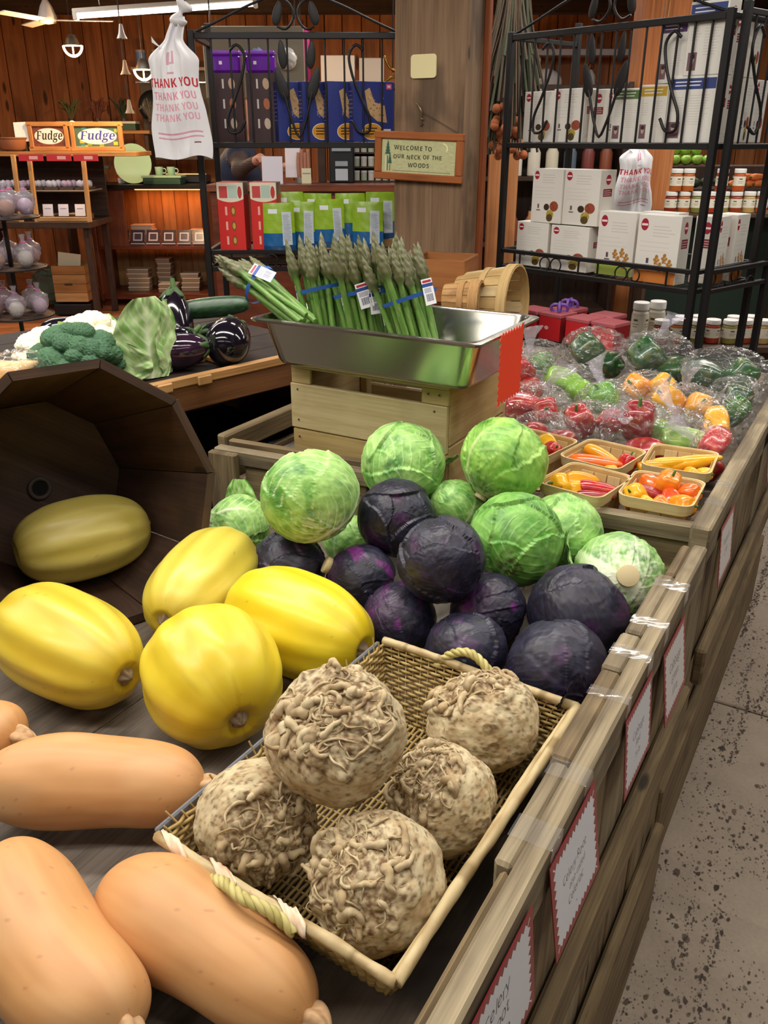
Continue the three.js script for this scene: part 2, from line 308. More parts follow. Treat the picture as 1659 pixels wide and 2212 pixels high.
  // its left side, standing open above the deck
  pl(c, 'rail', -1.30, -1.272, 0.81, 0.862, -2.55, -1.46, binW[1], 0.004); pl(c, 'side_board', -1.29, -1.274, 0.55, 0.785, -2.96, -1.46, binW[2]);
  pl(c, 'back_board', -1.27, -0.19, 0.60, 0.785, -3.05, -3.035, binW[2]);
}

// ---------- price cards taped below the rail ----------
{
  const hand = (g, s, x, y, px, R) => { g.font = `${px}px sans-serif`; let cx = x; for (const ch of s) { g.save(); g.translate(cx, y + (R() - 0.5) * px * 0.12); g.rotate((R() - 0.5) * 0.22 - 0.06); g.transform(1, 0, -0.18, 1, 0, 0); g.fillText(ch, 0, 0); g.restore(); cx += g.measureText(ch).width * 0.96; } };
  const card = (seed, lines, back = '#dfe3ec') => canvasTex(512, 448, (g, w, h) => {
    const R = rng(seed); g.fillStyle = '#8f1d28'; g.fillRect(0, 0, w, h); g.fillStyle = back; g.beginPath();
    const m = 30, st = 13, q = []; for (let i = 0; i <= 2 * st; i++) q.push([m + (w - 2 * m) * i / (2 * st), m + (i % 2 ? 16 : -6)]); for (let i = 0; i <= 18; i++) q.push([w - m + (i % 2 ? -16 : 6), m + (h - 2 * m) * i / 18]); for (let i = 2 * st; i >= 0; i--) q.push([m + (w - 2 * m) * i / (2 * st), h - m + (i % 2 ? -16 : 6)]); for (let i = 18; i >= 0; i--) q.push([m + (i % 2 ? 16 : -6), m + (h - 2 * m) * i / 18]);
    q.forEach((p) => g.lineTo(...p)); g.fill(); g.fillStyle = '#2c2d3d';
    lines.forEach(([s, x, y, px]) => hand(g, s, x, y, px, R));
  });
  const geo = chBox(0.15, 0.125, 0.0012, 0.0003);
  const cardGeo = (w, h) => { const g = chBox(w, h, 0.0012, 0.0003), p = g.attributes.position, u = g.attributes.uv; for (let i = 0; i < p.count; i++) u.setXY(i, p.getX(i) / w + 0.5, p.getY(i) / h + 0.5); return g; };
  const tapeM = new THREE.MeshPhysicalMaterial({ color: 0xffffff, roughness: 0.1, transmission: 0.95, thickness: 0, ior: 1.5 });
  const R = rng(404);
  const strip = (parent, zc, w, x0) => { const n = 14; const g = sheet(n, 5, (u, v, o) => { // over the rail top and down its face
      const s = u * 0.105, wr = 0.0012 * Math.abs(fbm(u * 9, v * 4, zc * 30, 2)) + 0.0006; const tw = x0 + 0.205; let x, y;
      if (s < 0.02 + -x0 - 0.178) { x = x0 + s; y = RAIL + wr; } else { x = -0.1765 + wr; y = RAIL - (s - (0.02 - x0 - 0.178)) * 0.8; }
      x = Math.min(x, -0.1765 + wr); o.p.set(x, y, zc + (v - 0.5) * w + 0.002 * nz(u * 4, zc * 9, 0)); });
    part(parent, 'tape', g, tapeM, null, null, 'clear tape strip'); };
  const cards = [
    ['price_card', [['Celery', 110, 150, 74], ['Root', 150, 235, 74], ['3.99 lb', 110, 330, 66]], -0.435, -0.585, 0.83, 'red-bordered price card at the near end of the bin rail'],
    ['price_card', [['Celery Root', 110, 190, 52], ['also called', 170, 250, 40], ['Celeriac', 150, 310, 50], ['.', 230, 365, 60]], -0.632, -0.782, 0.832, 'red-bordered handwritten card beside the celeriac basket'],
    ['price_card', [['Cabbage', 140, 200, 58], ['Red', 200, 265, 54], ['.79 lb', 180, 330, 46]], -0.912, -1.046, 0.825, 'red-bordered handwritten card below the dark red cabbages'],
    ['price_card', [['Cabbage', 120, 190, 72], ['Green', 160, 270, 66], ['.69 lb', 170, 350, 56]], -1.122, -1.262, 0.805, 'white price card under the cabbage with the cut stem'],
    ['price_card', [['Peppers', 120, 190, 72], ['2.99', 180, 280, 66]], -1.56, -1.70, 0.835, 'white price card on the far bin below the berry baskets'],
    ['price_card', [['Peppers', 120, 190, 72], ['1.99', 180, 280, 66]], -2.16, -2.30, 0.845, 'white price card at the far end of the bin near the frame edge'],
  ];
  cards.forEach(([n, lines, z0, z1, top, label], i) => {
    const w = z0 - z1, h = 0.124, o = thing(n, label, 'price card', V3(i < 4 ? -0.1745 : -0.176, top, (z0 + z1) / 2), Math.PI / 2);
    const m = std(0xffffff, 0.3, { map: card(50 + i, lines, i < 3 ? '#dde2ec' : '#d6d6d8') });
    const q = part(o, 'card', at(cardGeo(w, h), 0, -h / 2, 0), m); q.rotation.x = -0.09 - (i % 2) * 0.05;
  });
  const b1 = scene.getObjectByName('produce_bin'), b2 = scene.getObjectByName('produce_bin_001');
  for (const [z, w, x0] of [[-0.655, 0.035, -0.223], [-0.76, 0.03, -0.223], [-0.925, 0.022, -0.229], [-1.035, 0.03, -0.232], [-1.13, 0.026, -0.229], [-1.262, 0.03, -0.229]]) strip(b1, z, w, x0);
  for (const [z, w] of [[-1.585, 0.03], [-1.69, 0.03]]) { const g = sheet(10, 4, (u, v, o) => { const wr = 0.0012 * Math.abs(fbm(u * 9, v * 4, z * 30, 2)) + 0.0008; o.p.set(-0.215 + u * 0.036, 0.875 + wr, z + (v - 0.5) * w); }); part(b2, 'tape', g, tapeM, null, null, 'clear tape strip'); }
}

// ---------- vegetables of the near bin ----------
// solid from eight corners: 0-3 one end (ccw seen from outside that end), 4-7 the other end in the same order
function hexa(c, uo = 0, vo = 0) {
  const pos = [], uv = [], q = (a, b, cc, d) => { const e = V3().subVectors(c[b], c[a]).length(), f = V3().subVectors(c[d], c[a]).length(), P = [[a, 0, 0], [b, e, 0], [cc, e, f], [a, 0, 0], [cc, e, f], [d, 0, f]]; const sw = f > e; for (const [i, x, y] of P) { pos.push(c[i].x, c[i].y, c[i].z); sw ? uv.push(y + uo, x + vo) : uv.push(x + uo, y + vo); } };
  q(0, 1, 2, 3); q(7, 6, 5, 4); q(0, 4, 5, 1); q(1, 5, 6, 2); q(2, 6, 7, 3); q(3, 7, 4, 0);
  const g = new THREE.BufferGeometry(); g.setAttribute('position', new THREE.Float32BufferAttribute(pos, 3)); g.setAttribute('uv', new THREE.Float32BufferAttribute(uv, 2)); g.computeVertexNormals(); return g;
}
const GREEN = { base: K('#6dab42'), pale: K('#acd87a'), deep: K('#397a2e'), rib: K('#e2efc4'), white: K('#eef3dc'), spot: K('#6b6a35') };
const RED = { base: K('#1d1828'), pale: K('#27273a'), deep: K('#120f19'), rib: K('#453c5a'), white: K('#5a2a60'), spot: K('#66206a') };
function cabbageGeo(R, seed, pal, o = {}) {
  const { nu = 176, nv = 120, squash = 0.95, red = false, spot = 0, veiny = 0.34, footA = 0.95, ribW = 1 } = o, r = rng(seed), leaves = [];
  const N = 7; let a0 = r() * 6.28;
  for (let k = 0; k < N; k++) {
    const a = a0 + k * 2.4 + (r() - 0.5) * 0.6, e1 = V3((r() - 0.5) * 0.25, -1, (r() - 0.5) * 0.25).normalize(), e2 = V3(Math.cos(a), 0, Math.sin(a)); e2.addScaledVector(e1, -e2.dot(e1)).normalize();
    leaves.push({ e1, e2, e3: V3().crossVectors(e1, e2), w: 1.0 + r() * 0.35, s: 2.35 + r() * 0.5, ph: r() * 9, tone: r(), gap: 0.24 + r() * 0.06 });
  }
  const c = new THREE.Color();
  return blob(nu, nv, (d, th, ph, out) => {
    let k = 0, L, s = 0, t = 0, m = 1;
    for (; k < N; k++) {
      L = leaves[k]; const x = d.dot(L.e1), y = d.dot(L.e2); s = Math.atan2(y, x); t = Math.asin(clamp(d.dot(L.e3), -1, 1)); if (s < -0.5) s += 6.2832;
      const q = clamp(s / L.s, 0, 1), w = L.w * Math.pow(Math.sin(Math.PI * Math.pow(q, 0.75)), 0.45) + 0.09 * fbm(s * 4, t * 4, L.ph, 3);
      m = s < 0 ? Math.min(0.4 + s, 1) : Math.min(w - Math.abs(t), L.s - s); if (m > 0) break;
    }
    if (k === N) { L = leaves[0]; k = N - 1; m = 0.3; }
    const at_ = Math.abs(t), side = t > 0 ? 0 : 3.3, rib = (1 - sstep(0.02 * ribW, (0.055 + 0.03 * (1 - s / 3)) * ribW, at_)) * sstep(3.0, 1.2, s + 0.3);
    const q = (s - at_ * (0.9 - 0.18 * at_) + 0.05 * fbm(s * 3, t * 3, L.ph + side, 2)) / L.gap, fr = Math.abs(q - Math.round(q)) * L.gap;
    const vein = (1 - sstep(0.006, 0.03, fr)) * sstep(0.0, 0.1, at_) * sstep(1.15, 0.35, at_);
    const q2 = Math.abs(fbm(s * 7 + side, t * 7, L.ph + 7, 3)), fine = (1 - sstep(0.0, 0.09, q2));
    const n1 = fbm(d.x * 2.4 + seed, d.y * 2.4, d.z * 2.4, 3), n2 = fbm(d.x * 9, d.y * 9 + seed, d.z * 9, 3);
    const lip = sstep(0.12, 0.0, m) * 0.012;
    out.p.copy(d).multiplyScalar(R * (1.0 - 0.013 * k + 0.02 * n1 + 0.006 * n2 + (red ? 0.006 : 0.012) * (vein * 0.8 + rib * 1.3) + lip + (red ? 0.004 : 0.003) * fine)); out.p.y *= squash;
    const foot = sstep(footA, 0.2, Math.acos(clamp(-d.y, -1, 1)));
    mixc(c, pal.base, pal.pale, clamp(0.45 + 0.75 * n1 + 0.35 * L.tone + 0.25 * n2)); mixc(c, c, pal.deep, clamp(0.25 + 1.1 * fbm(d.x * 2.2, d.y * 2.2 + 9, d.z * 2.2 + seed, 3) - 0.25 * L.tone) * 0.85);
    mixc(c, c, pal.rib, clamp(vein * (red ? 0.3 : veiny) + rib * (red ? 0.4 : 0.35 + veiny) + fine * (red ? 0.15 : 0.1 + 0.2 * veiny)));
    mixc(c, c, pal.white, foot * (red ? 0.55 : 0.75) * clamp(0.6 + n2 + rib));
    if (red) { mixc(c, c, pal.spot, sstep(0.25, 0.55, fbm(d.x * 1.7, d.y * 1.7 + seed * 2, d.z * 1.7, 2)) * (o.mag || 0.22)); mixc(c, c, pal.pale, sstep(0.1, 0.5, n2) * 0.5); }
    if (spot && d.dot(spot) > 0.9) mixc(c, c, pal.spot, sstep(0.9, 0.985, d.dot(spot)) * clamp(0.4 + n2 * 1.6));
    out.c.copy(c);
  });
}
const cabM = vcol(0.46, { sheen: 0.15, sheenRoughness: 0.5, sheenColor: K('#e8ffd0') }), redM = vcol(0.42), stemM = std(0xd9c79a, 0.8);
function outerLeaf(w, h, curl, seed, pal, red) {   // a loose leaf with thickness, standing on its base at the origin
  const both = []; for (const s of [0, 1]) both.push(sheet(46, 40, (u, v, o) => {
    const x = (u - 0.5) * w * Math.pow(Math.sin(Math.PI * (0.12 + 0.82 * v)), 0.6), y = v * h, wav = 0.05 * w * fbm(u * 4, v * 4, seed, 2) * (Math.abs(u - 0.5) * 2 + 0.3), rib = Math.exp(-((u - 0.5) ** 2) / 0.0018) * (1 - v);
    o.p.set(x, y - x * x * 1.2, -curl * (v * v) * h + wav - x * x * 3 + (s ? -0.0016 : 0.0006 + rib * 0.003));
    const q = (v - Math.abs(u - 0.5) * 0.9) / 0.14, f = Math.abs(q - Math.round(q)), ve = 1 - sstep(0.03, 0.16, f); mixc(o.c, pal.base, pal.pale, clamp(0.5 + fbm(u * 5, v * 5, seed, 3))); mixc(o.c, o.c, pal.rib, clamp(rib * 1.1 + ve * 0.5));
  }, true));
  return join(both);
}
const STEM = lathe([[0.0001, -0.012], [0.021, -0.012], [0.0225, -0.006], [0.021, 0.01], [0.0001, 0.01]], 20);
function cabbage(kind, pos, R, stemDir, seed, label, o = {}) {
  const red = kind === 'red', t = thing(red ? 'red_cabbage' : 'green_cabbage', label, 'cabbage', pos, 0, red ? 'red cabbages in the near bin' : 'green cabbages in the near bin');
  aim(t, V3(...stemDir).negate(), o.spin || 0);
  part(t, 'head', cabbageGeo(R, seed, red ? RED : GREEN, { red, ...o }), o.mat || (red ? redM : cabM));
  if (o.stem) part(t, 'stem', STEM, o.stemMat || stemM, [0, -R * (o.squash || 0.95) - 0.002, 0], null, 'pale cut stem').scale.setScalar(o.stemScale || 1);
  if (o.leaf) { const [w, h, curl, p, rx, ry, rz] = o.leaf; part(t, 'outer_leaf', outerLeaf(w, h, curl, seed, red ? RED : GREEN), red ? redM : cabM, p, [rx, ry, rz]); }
  return t;
}
const lo = { nu: 120, nv: 84 }, deepM = cabM.clone(), paleM = cabM.clone(); deepM.color.set('#c2dcb4'); paleM.color.set('#fdffdc');
cabbage('green', V3(-0.818, 0.916, -1.153), 0.089, [0.62, -0.62, 0.48], 3, 'large green cabbage with a bold pale midrib, left of the dark cabbage pile', { spin: 1.2, veiny: 0.6 });
cabbage('green', V3(-0.761, 0.910, -1.396), 0.085, [-0.5, -0.7, -0.5], 8, 'green cabbage with a stray leaf tip, against the asparagus crate', { leaf: [0.05, 0.05, 0.2, V3(0.055, -0.045, -0.06), 0.3, 0.9, -1.5] });
cabbage('green', V3(-0.567, 0.938, -1.444), 0.085, [-0.35, -0.85, 0.5], 13, 'pale round green cabbage sitting highest, beside the berry baskets', { stem: true, stemScale: 0.55, mat: paleM, veiny: 0.22 });
cabbage('green', V3(-0.468, 0.864, -1.269), 0.084, [-0.2, -0.85, -0.5], 17, 'green cabbage with a brown blemish in the middle of the pile', { mat: deepM, spot: V3(0.25, 0.45, 0.86).normalize() });
cabbage('green', V3(-0.431, 0.828, -1.412), 0.075, [0.1, -0.7, -0.7], 22, 'green cabbage half hidden behind the blemished one', lo);
cabbage('green', V3(-0.305, 0.803, -1.353), 0.080, [0.36, 0.50, 0.80], 27, 'green cabbage turned with its cut stem and white ribs to the aisle', { stem: true, stemScale: 0.85, footA: 1.5, ribW: 2.6, veiny: 0.55, leaf: [0.09, 0.075, -0.35, V3(-0.07, -0.035, 0.03), 0.5, 1.4, 1.1] });
cabbage('green', V3(-0.650, 0.839, -1.409), 0.055, [0.1, -0.8, 0.5], 31, 'small green cabbage wedged between the two highest cabbages', lo);
cabbage('green', V3(-1.046, 0.770, -1.222), 0.070, [-0.80, 0.05, 0.6], 36, 'green cabbage lying on its side next to the dark tub', { stem: true, veiny: 0.6 });
cabbage('green', V3(-0.842, 0.755, -1.318), 0.056, [0, -1, 0], 41, 'small dark green cabbage deep in the shadow of the pile', { nu: 90, nv: 60 });
{ const t = solo('cabbage_leaf', 'loose upright cabbage leaf between the tub and the crossboards', 'leaf', outerLeaf(0.085, 0.13, 0.15, 5, GREEN), cabM, V3(-1.105, 0.70, -1.305), 0.2); t.rotation.z = 0.12; }
const purpleM = std(0xcdbb8e, 0.8);
cabbage('red', V3(-0.704, 0.854, -1.267), 0.074, [-0.5, -0.6, -0.6], 103, 'dark red cabbage on top of the pile, touching the green ones');
cabbage('red', V3(-0.531, 0.883, -1.103), 0.072, [0.3, -0.7, -0.5], 108, 'near-black red cabbage at the very front top of the pile');
cabbage('red', V3(-0.861, 0.770, -1.131), 0.072, [0.1, -0.9, -0.3], 113, 'dusky red cabbage behind the brightest yellow squash', lo);
cabbage('red', V3(-0.719, 0.765, -1.162), 0.067, [-0.75, 0.45, 0.45], 118, 'red cabbage with a frayed cream stem and bright purple flank', { mag: 1.0, stem: true, stemScale: 0.7, stemMat: purpleM });
cabbage('red', V3(-0.594, 0.762, -1.080), 0.064, [-0.3, 0.6, 0.6], 123, 'red cabbage with a bluish bloom and purple fold, behind the basket corner', { mag: 0.8 });
cabbage('red', V3(-0.465, 0.781, -1.153), 0.065, [-0.2, 0.65, 0.6], 128, 'red cabbage with a magenta patch under the pile', { mag: 1.0 });
cabbage('red', V3(-0.448, 0.778, -1.031), 0.064, [0.2, -0.9, 0.1], 133, 'dark red cabbage behind the rear basket handle', lo);
cabbage('red', V3(-0.324, 0.799, -1.189), 0.084, [-0.5, -0.7, 0.4], 138, 'glossy purple red cabbage next to the one showing its stem');
cabbage('red', V3(-0.307, 0.790, -1.038), 0.075, [0.75, -0.35, 0.5], 143, 'big slate-coloured red cabbage nearest the rail, behind the basket', { leaf: [0.06, 0.05, -0.5, V3(0.02, -0.072, 0.035), 1.2, 0.3, 0.2] });

// celeriac
const celM = vcol(0.82);
function celeriac(pos, R, rootDir, seed, label, spin = 0) {
  const t = thing('celeriac', label, 'celeriac', pos, 0, 'celeriac in the wicker basket'); aim(t, V3(...rootDir), spin);
  const r = rng(seed), pits = [], knobs = [], cream = K('#cdbd98'), tan = K('#a98d64'), brown = K('#6a4e33'), olive = K('#9c926e');
  for (let i = 0; i < 26; i++) { const y = 1 - 1.7 * r() - 0.25, a = r() * 6.28, q = Math.sqrt(Math.max(0, 1 - y * y)); pits.push([V3(q * Math.cos(a), y, q * Math.sin(a)), 0.05 + r() * 0.06]); }
  for (let i = 0; i < 34; i++) { const y = 1 - 0.55 * Math.pow(r(), 0.8), a = r() * 6.28, q = Math.sqrt(Math.max(0, 1 - y * y)); knobs.push([V3(q * Math.cos(a), y, q * Math.sin(a)), 0.07 + r() * 0.1]); }
  const rad = (d, full) => {
    let k = 1 + 0.07 * fbm(d.x * 1.5 + seed, d.y * 1.5, d.z * 1.5, 2) + 0.02 * fbm(d.x * 6, d.y * 6 + seed, d.z * 6, 3); if (d.y > 0.55) k -= 0.10 * sstep(0.55, 1, d.y); if (d.y < -0.6) k -= 0.1 * sstep(-0.6, -1, d.y);
    if (full) { for (const [p, w] of knobs) { const q = d.distanceTo(p); if (q < w) k += 0.05 * Math.sqrt(1 - (q / w) ** 2) * (w / 0.12); } for (const [p, w] of pits) { const q = d.distanceTo(p) / w; if (q < 1.6) k += 0.016 * Math.exp(-((q - 1) ** 2) * 14) - 0.014 * Math.exp(-q * q * 3); } k += 0.009 * Math.abs(fbm(d.x * 11, d.y * 16, d.z * 11 + seed, 2)); }
    return k * R;
  };
  part(t, 'body', blob(190, 128, (d, th, ph, out) => {
    out.p.copy(d).multiplyScalar(rad(d, true)); out.p.y *= 0.96;
    const n = fbm(d.x * 3, d.y * 3, d.z * 3 + seed, 4), n2 = fbm(d.x * 12 + seed, d.y * 14, d.z * 12, 3), n3 = fbm(d.x * 5, d.y * 5 + seed, d.z * 5 + 8, 3);
    mixc(out.c, cream, tan, clamp(0.35 + 0.9 * n + 0.6 * n2)); mixc(out.c, out.c, olive, clamp(n3) * 0.6); mixc(out.c, out.c, brown, sstep(0.2, 0.75, n2 + 0.6 * n3) * 0.75);
    mixc(out.c, out.c, brown, sstep(0.45, 0.8, d.y + 0.35 * n2) * clamp(0.45 + 0.9 * n2));
    for (const [p, w] of pits) { const q = d.distanceTo(p) / w; if (q < 1.3) mixc(out.c, out.c, brown, (Math.exp(-((q - 0.85) ** 2) * 22) * 0.7 + Math.exp(-q * q * 7) * 0.45)); }
  }), celM);
  const gs = [], cr = new THREE.Color();
  for (let i = 0; i < 74; i++) {
    const y = 1 - 0.40 * Math.pow(r(), 1.1); let a = r() * 6.28, q = Math.sqrt(Math.max(0, 1 - y * y)); const d = V3(q * Math.cos(a), y, q * Math.sin(a)), pts = [], n = 5, thick = (i % 3 ? 0.0007 + 0.0012 * r() : 0.0022 + 0.0045 * r()) * (R / 0.07), step = (0.05 + 0.09 * r()) * (thick > 0.003 ? 0.8 : 1.2); let dir = r() * 6.28;
    for (let k = 0; k <= n; k++) { pts.push(d.clone().multiplyScalar(rad(d, true) + thick * (k === 0 || k === n ? -0.3 : 0.55) + (thick < 0.002 ? 0.004 * Math.sin(k * 1.3) * r() : 0))); pts[k].y *= 0.96; dir += (r() - 0.5) * 1.9; const e1 = V3(-d.z, 0, d.x).normalize(), e2 = V3().crossVectors(d, e1); d.addScaledVector(e1, Math.cos(dir) * step).addScaledVector(e2, Math.sin(dir) * step).normalize(); if (d.y < 0.45) d.y = 0.5; d.normalize(); }
    const tone = r(); gs.push(tube(pts, (u) => thick * (1 - 0.55 * u) * (0.85 + 0.3 * Math.abs(Math.sin(u * 9 + i))), 12, thick > 0.0028 ? 7 : 5, false, (u, an, c, p) => { mixc(c, cream, tan, clamp(tone * 0.6 + 0.5 * fbm(p.x * 160, p.y * 160, p.z * 160 + i, 2) + 0.15)); mixc(c, c, brown, clamp(fbm(p.x * 90, p.y * 90, p.z * 90, 2) * 1.1)); }));
  }
  const m = part(t, 'roots', join(gs), celM, null, null, 'tangle of knobbly roots'); m.userData.kind = 'stuff';
}
celeriac(V3(-0.439, 0.880, -0.652), 0.0775, [0.15, 0.9, 0.42], 201, 'celeriac on top of the heap, its tangled roots facing up');
celeriac(V3(-0.351, 0.797, -0.873), 0.0735, [-0.45, 0.87, -0.2], 209, 'celeriac with round scars at the far end of the basket');
celeriac(V3(-0.335, 0.790, -0.722), 0.065, [-0.55, 0.7, 0.45], 217, 'celeriac with a fine root tangle, along the right side of the basket');
celeriac(V3(-0.337, 0.786, -0.575), 0.0715, [-0.25, 0.72, 0.65], 225, 'celeriac with thick fused roots at the near end of the basket');
celeriac(V3(-0.504, 0.786, -0.581), 0.0695, [0.75, 0.25, 0.35], 233, 'celeriac with ringed scars at the left corner of the basket');

// spaghetti squash: ends a (blossom) and b (stem)
const squashM = vcol(0.38, { clearcoat: 0.12, clearcoatRoughness: 0.35 });
function spaghetti(a, b, L, R, seed, hue, label, bury = 0) {
  const A = V3(...a), B = V3(...b), dir = V3().subVectors(B, A).normalize(), t = thing('spaghetti_squash', label, 'squash', V3().addVectors(A, B).multiplyScalar(0.5), 0, 'spaghetti squash in the near bin'); aim(t, dir, seed);
  const c1 = K(hue[0]), c2 = K(hue[1]), c3 = K(hue[2]), spotc = K('#8a7230');
  part(t, 'body', blob(140, 90, (d, th, ph, o) => {
    const y = Math.cos(th), s = Math.sin(th), e = Math.pow(s, 0.78), lobe = Math.cos(ph * 10 + 0.4 * Math.sin(ph * 3 + seed)), n = fbm(d.x * 1.6 + seed, d.y * 1.6, d.z * 1.6, 2);
    const rr = R * e * (1 + 0.022 * lobe * s + 0.02 * n) * (1 - 0.05 * y); o.p.set(Math.cos(ph) * rr, (L / 2) * Math.sign(y) * Math.pow(Math.abs(y), 0.88) - (s < 0.22 ? 0.012 * (1 - s / 0.22) * Math.sign(y) : 0), Math.sin(ph) * rr);
    const st = fbm(Math.cos(ph) * 3, y * 0.7, Math.sin(ph) * 3 + seed, 3), w = 0.5 + 0.5 * Math.cos(ph * 10 + 0.4 * Math.sin(ph * 3 + seed));
    mixc(o.c, c1, c2, clamp(0.4 + 0.5 * st + 0.6 * (0.5 - w))); mixc(o.c, o.c, c3, clamp(sstep(0.75, 1, Math.abs(y)) * 0.6 + 0.35 * sstep(0.15, 0.6, -st))); if (nz(d.x * 26 + seed, d.y * 26, d.z * 26) > 0.72) mixc(o.c, o.c, spotc, 0.4);
  }), squashM);
  part(t, 'stem', blob(28, 14, (d, th, ph, o) => { const k = 0.0115 * (1 + 0.22 * Math.cos(ph * 5)); o.p.set(d.x * k * (1.15 - 0.35 * d.y), d.y * 0.014, d.z * k * (1.15 - 0.35 * d.y)); mixc(o.c, K('#8f7b5c'), K('#6b5a48'), clamp(0.5 + nz(d.x * 9, d.y * 9, d.z * 9))); }), celM, [0, L / 2 - 0.009, 0], null, 'dry brown stem stub');
  return t;
}
const YEL = ['#e8d23c', '#dcc026', '#c4a01a'], DULL = ['#cdbd68', '#bba84c', '#a08a36'];
spaghetti([-1.27, 0.775, -0.875], [-1.17, 0.775, -1.08], 0.25, 0.078, 1, DULL, 'dull pale yellow squash lying inside the dark tub');
spaghetti([-1.12, 0.785, -0.735], [-0.841, 0.772, -0.715], 0.275, 0.084, 2, ['#dfc944', '#d2b632', '#b59a22'], 'yellow striped squash at the left with its stem stub showing');
spaghetti([-0.972, 0.782, -1.128], [-0.907, 0.775, -0.85], 0.275, 0.080, 3, ['#e4d258', '#d8c242', '#bfa52e'], 'yellow squash with a green-tinged rib, behind the others by the tub');
spaghetti([-0.80, 0.80, -0.80], [-0.635, 0.76, -0.715], 0.19, 0.097, 4, YEL, 'round yellow squash facing the viewer with its stem button');
spaghetti([-0.843, 0.785, -0.965], [-0.577, 0.778, -0.944], 0.265, 0.083, 5, ['#ecd52c', '#e3c81e', '#caac18'], 'brightest yellow squash with a scar, next to the red cabbages');

// butternut squash: bulb end a, stem end b
const nutM = vcol(0.5, { clearcoat: 0.05, clearcoatRoughness: 0.5 });
function butternut(a, b, L, Rb, Rn, seed, label, bend = 0.02) {
  const A = V3(...a), B = V3(...b), t = thing('butternut_squash', label, 'squash', V3().addVectors(A, B).multiplyScalar(0.5), 0, 'butternut squash in the near bin'); aim(t, V3().subVectors(B, A), seed * 1.7);
  const c1 = K('#cf9a63'), c2 = K('#c08955'), c3 = K('#d6ab79'), c4 = K('#9c6c45');
  part(t, 'body', blob(112, 110, (d, th, ph, o) => {
    const v = (1 - Math.cos(th)) / 2, y = 1 - 2 * v, q = (y + 1) / 2; // q 0 bulb end .. 1 stem end
    const prof = lerp(Rb, Rn, sstep(0.22, 0.68, q)) * Math.sqrt(Math.max(0, 1 - Math.pow(Math.abs(2 * q - 1), q < 0.5 ? 2.4 : 4.5))), n = fbm(d.x * 1.5 + seed, d.y * 1.5, d.z * 1.5, 2);
    const rr = prof * (1 + 0.022 * n); o.p.set(Math.cos(ph) * rr + bend * (Math.sin(Math.PI * q) - 0.5), (q - 0.5) * L, Math.sin(ph) * rr);
    const st = fbm(Math.cos(ph) * 4, q * 1.2, Math.sin(ph) * 4 + seed, 3), big = fbm(d.x * 1.3, d.y * 1.3 + seed, d.z * 1.3, 2);
    mixc(o.c, c1, c2, clamp(0.4 + 0.6 * st + 0.5 * big)); mixc(o.c, o.c, c3, clamp(big * 0.9)); if (nz(d.x * 30 + seed, d.y * 30, d.z * 30) > 0.63) mixc(o.c, o.c, c4, 0.55);
  }), nutM);
  part(t, 'stem', blob(30, 14, (d, th, ph, o) => { const k = 0.0125 * (1 + 0.16 * Math.cos(ph * 5)) * (1.25 - 0.3 * d.y); o.p.set(d.x * k + 0.003 * d.y, d.y * 0.018, d.z * k); mixc(o.c, K('#d2ab80'), K('#a9855e'), clamp(0.5 + nz(d.x * 9, d.y * 5, d.z * 9 + seed))); }), celM, [-bend * 0.5, L / 2 + 0.006, 0], null, 'short tan stem');
}
butternut([-0.855, 0.764, -0.473], [-0.612, 0.757, -0.614], 0.285, 0.063, 0.054, 1, 'tan butternut squash lying level at the left, pointing at the basket');
butternut([-0.606, 0.764, -0.448], [-0.338, 0.755, -0.434], 0.28, 0.064, 0.051, 2, 'tan butternut squash touching the basket at its near corner');
butternut([-0.715, 0.766, -0.396], [-0.461, 0.757, -0.318], 0.275, 0.066, 0.058, 3, 'tan butternut squash in the near left corner, running out of the picture');
butternut([-1.06, 0.762, -0.50], [-0.875, 0.757, -0.552], 0.19, 0.060, 0.052, 4, 'tan butternut squash of which only the tip shows at the left edge');

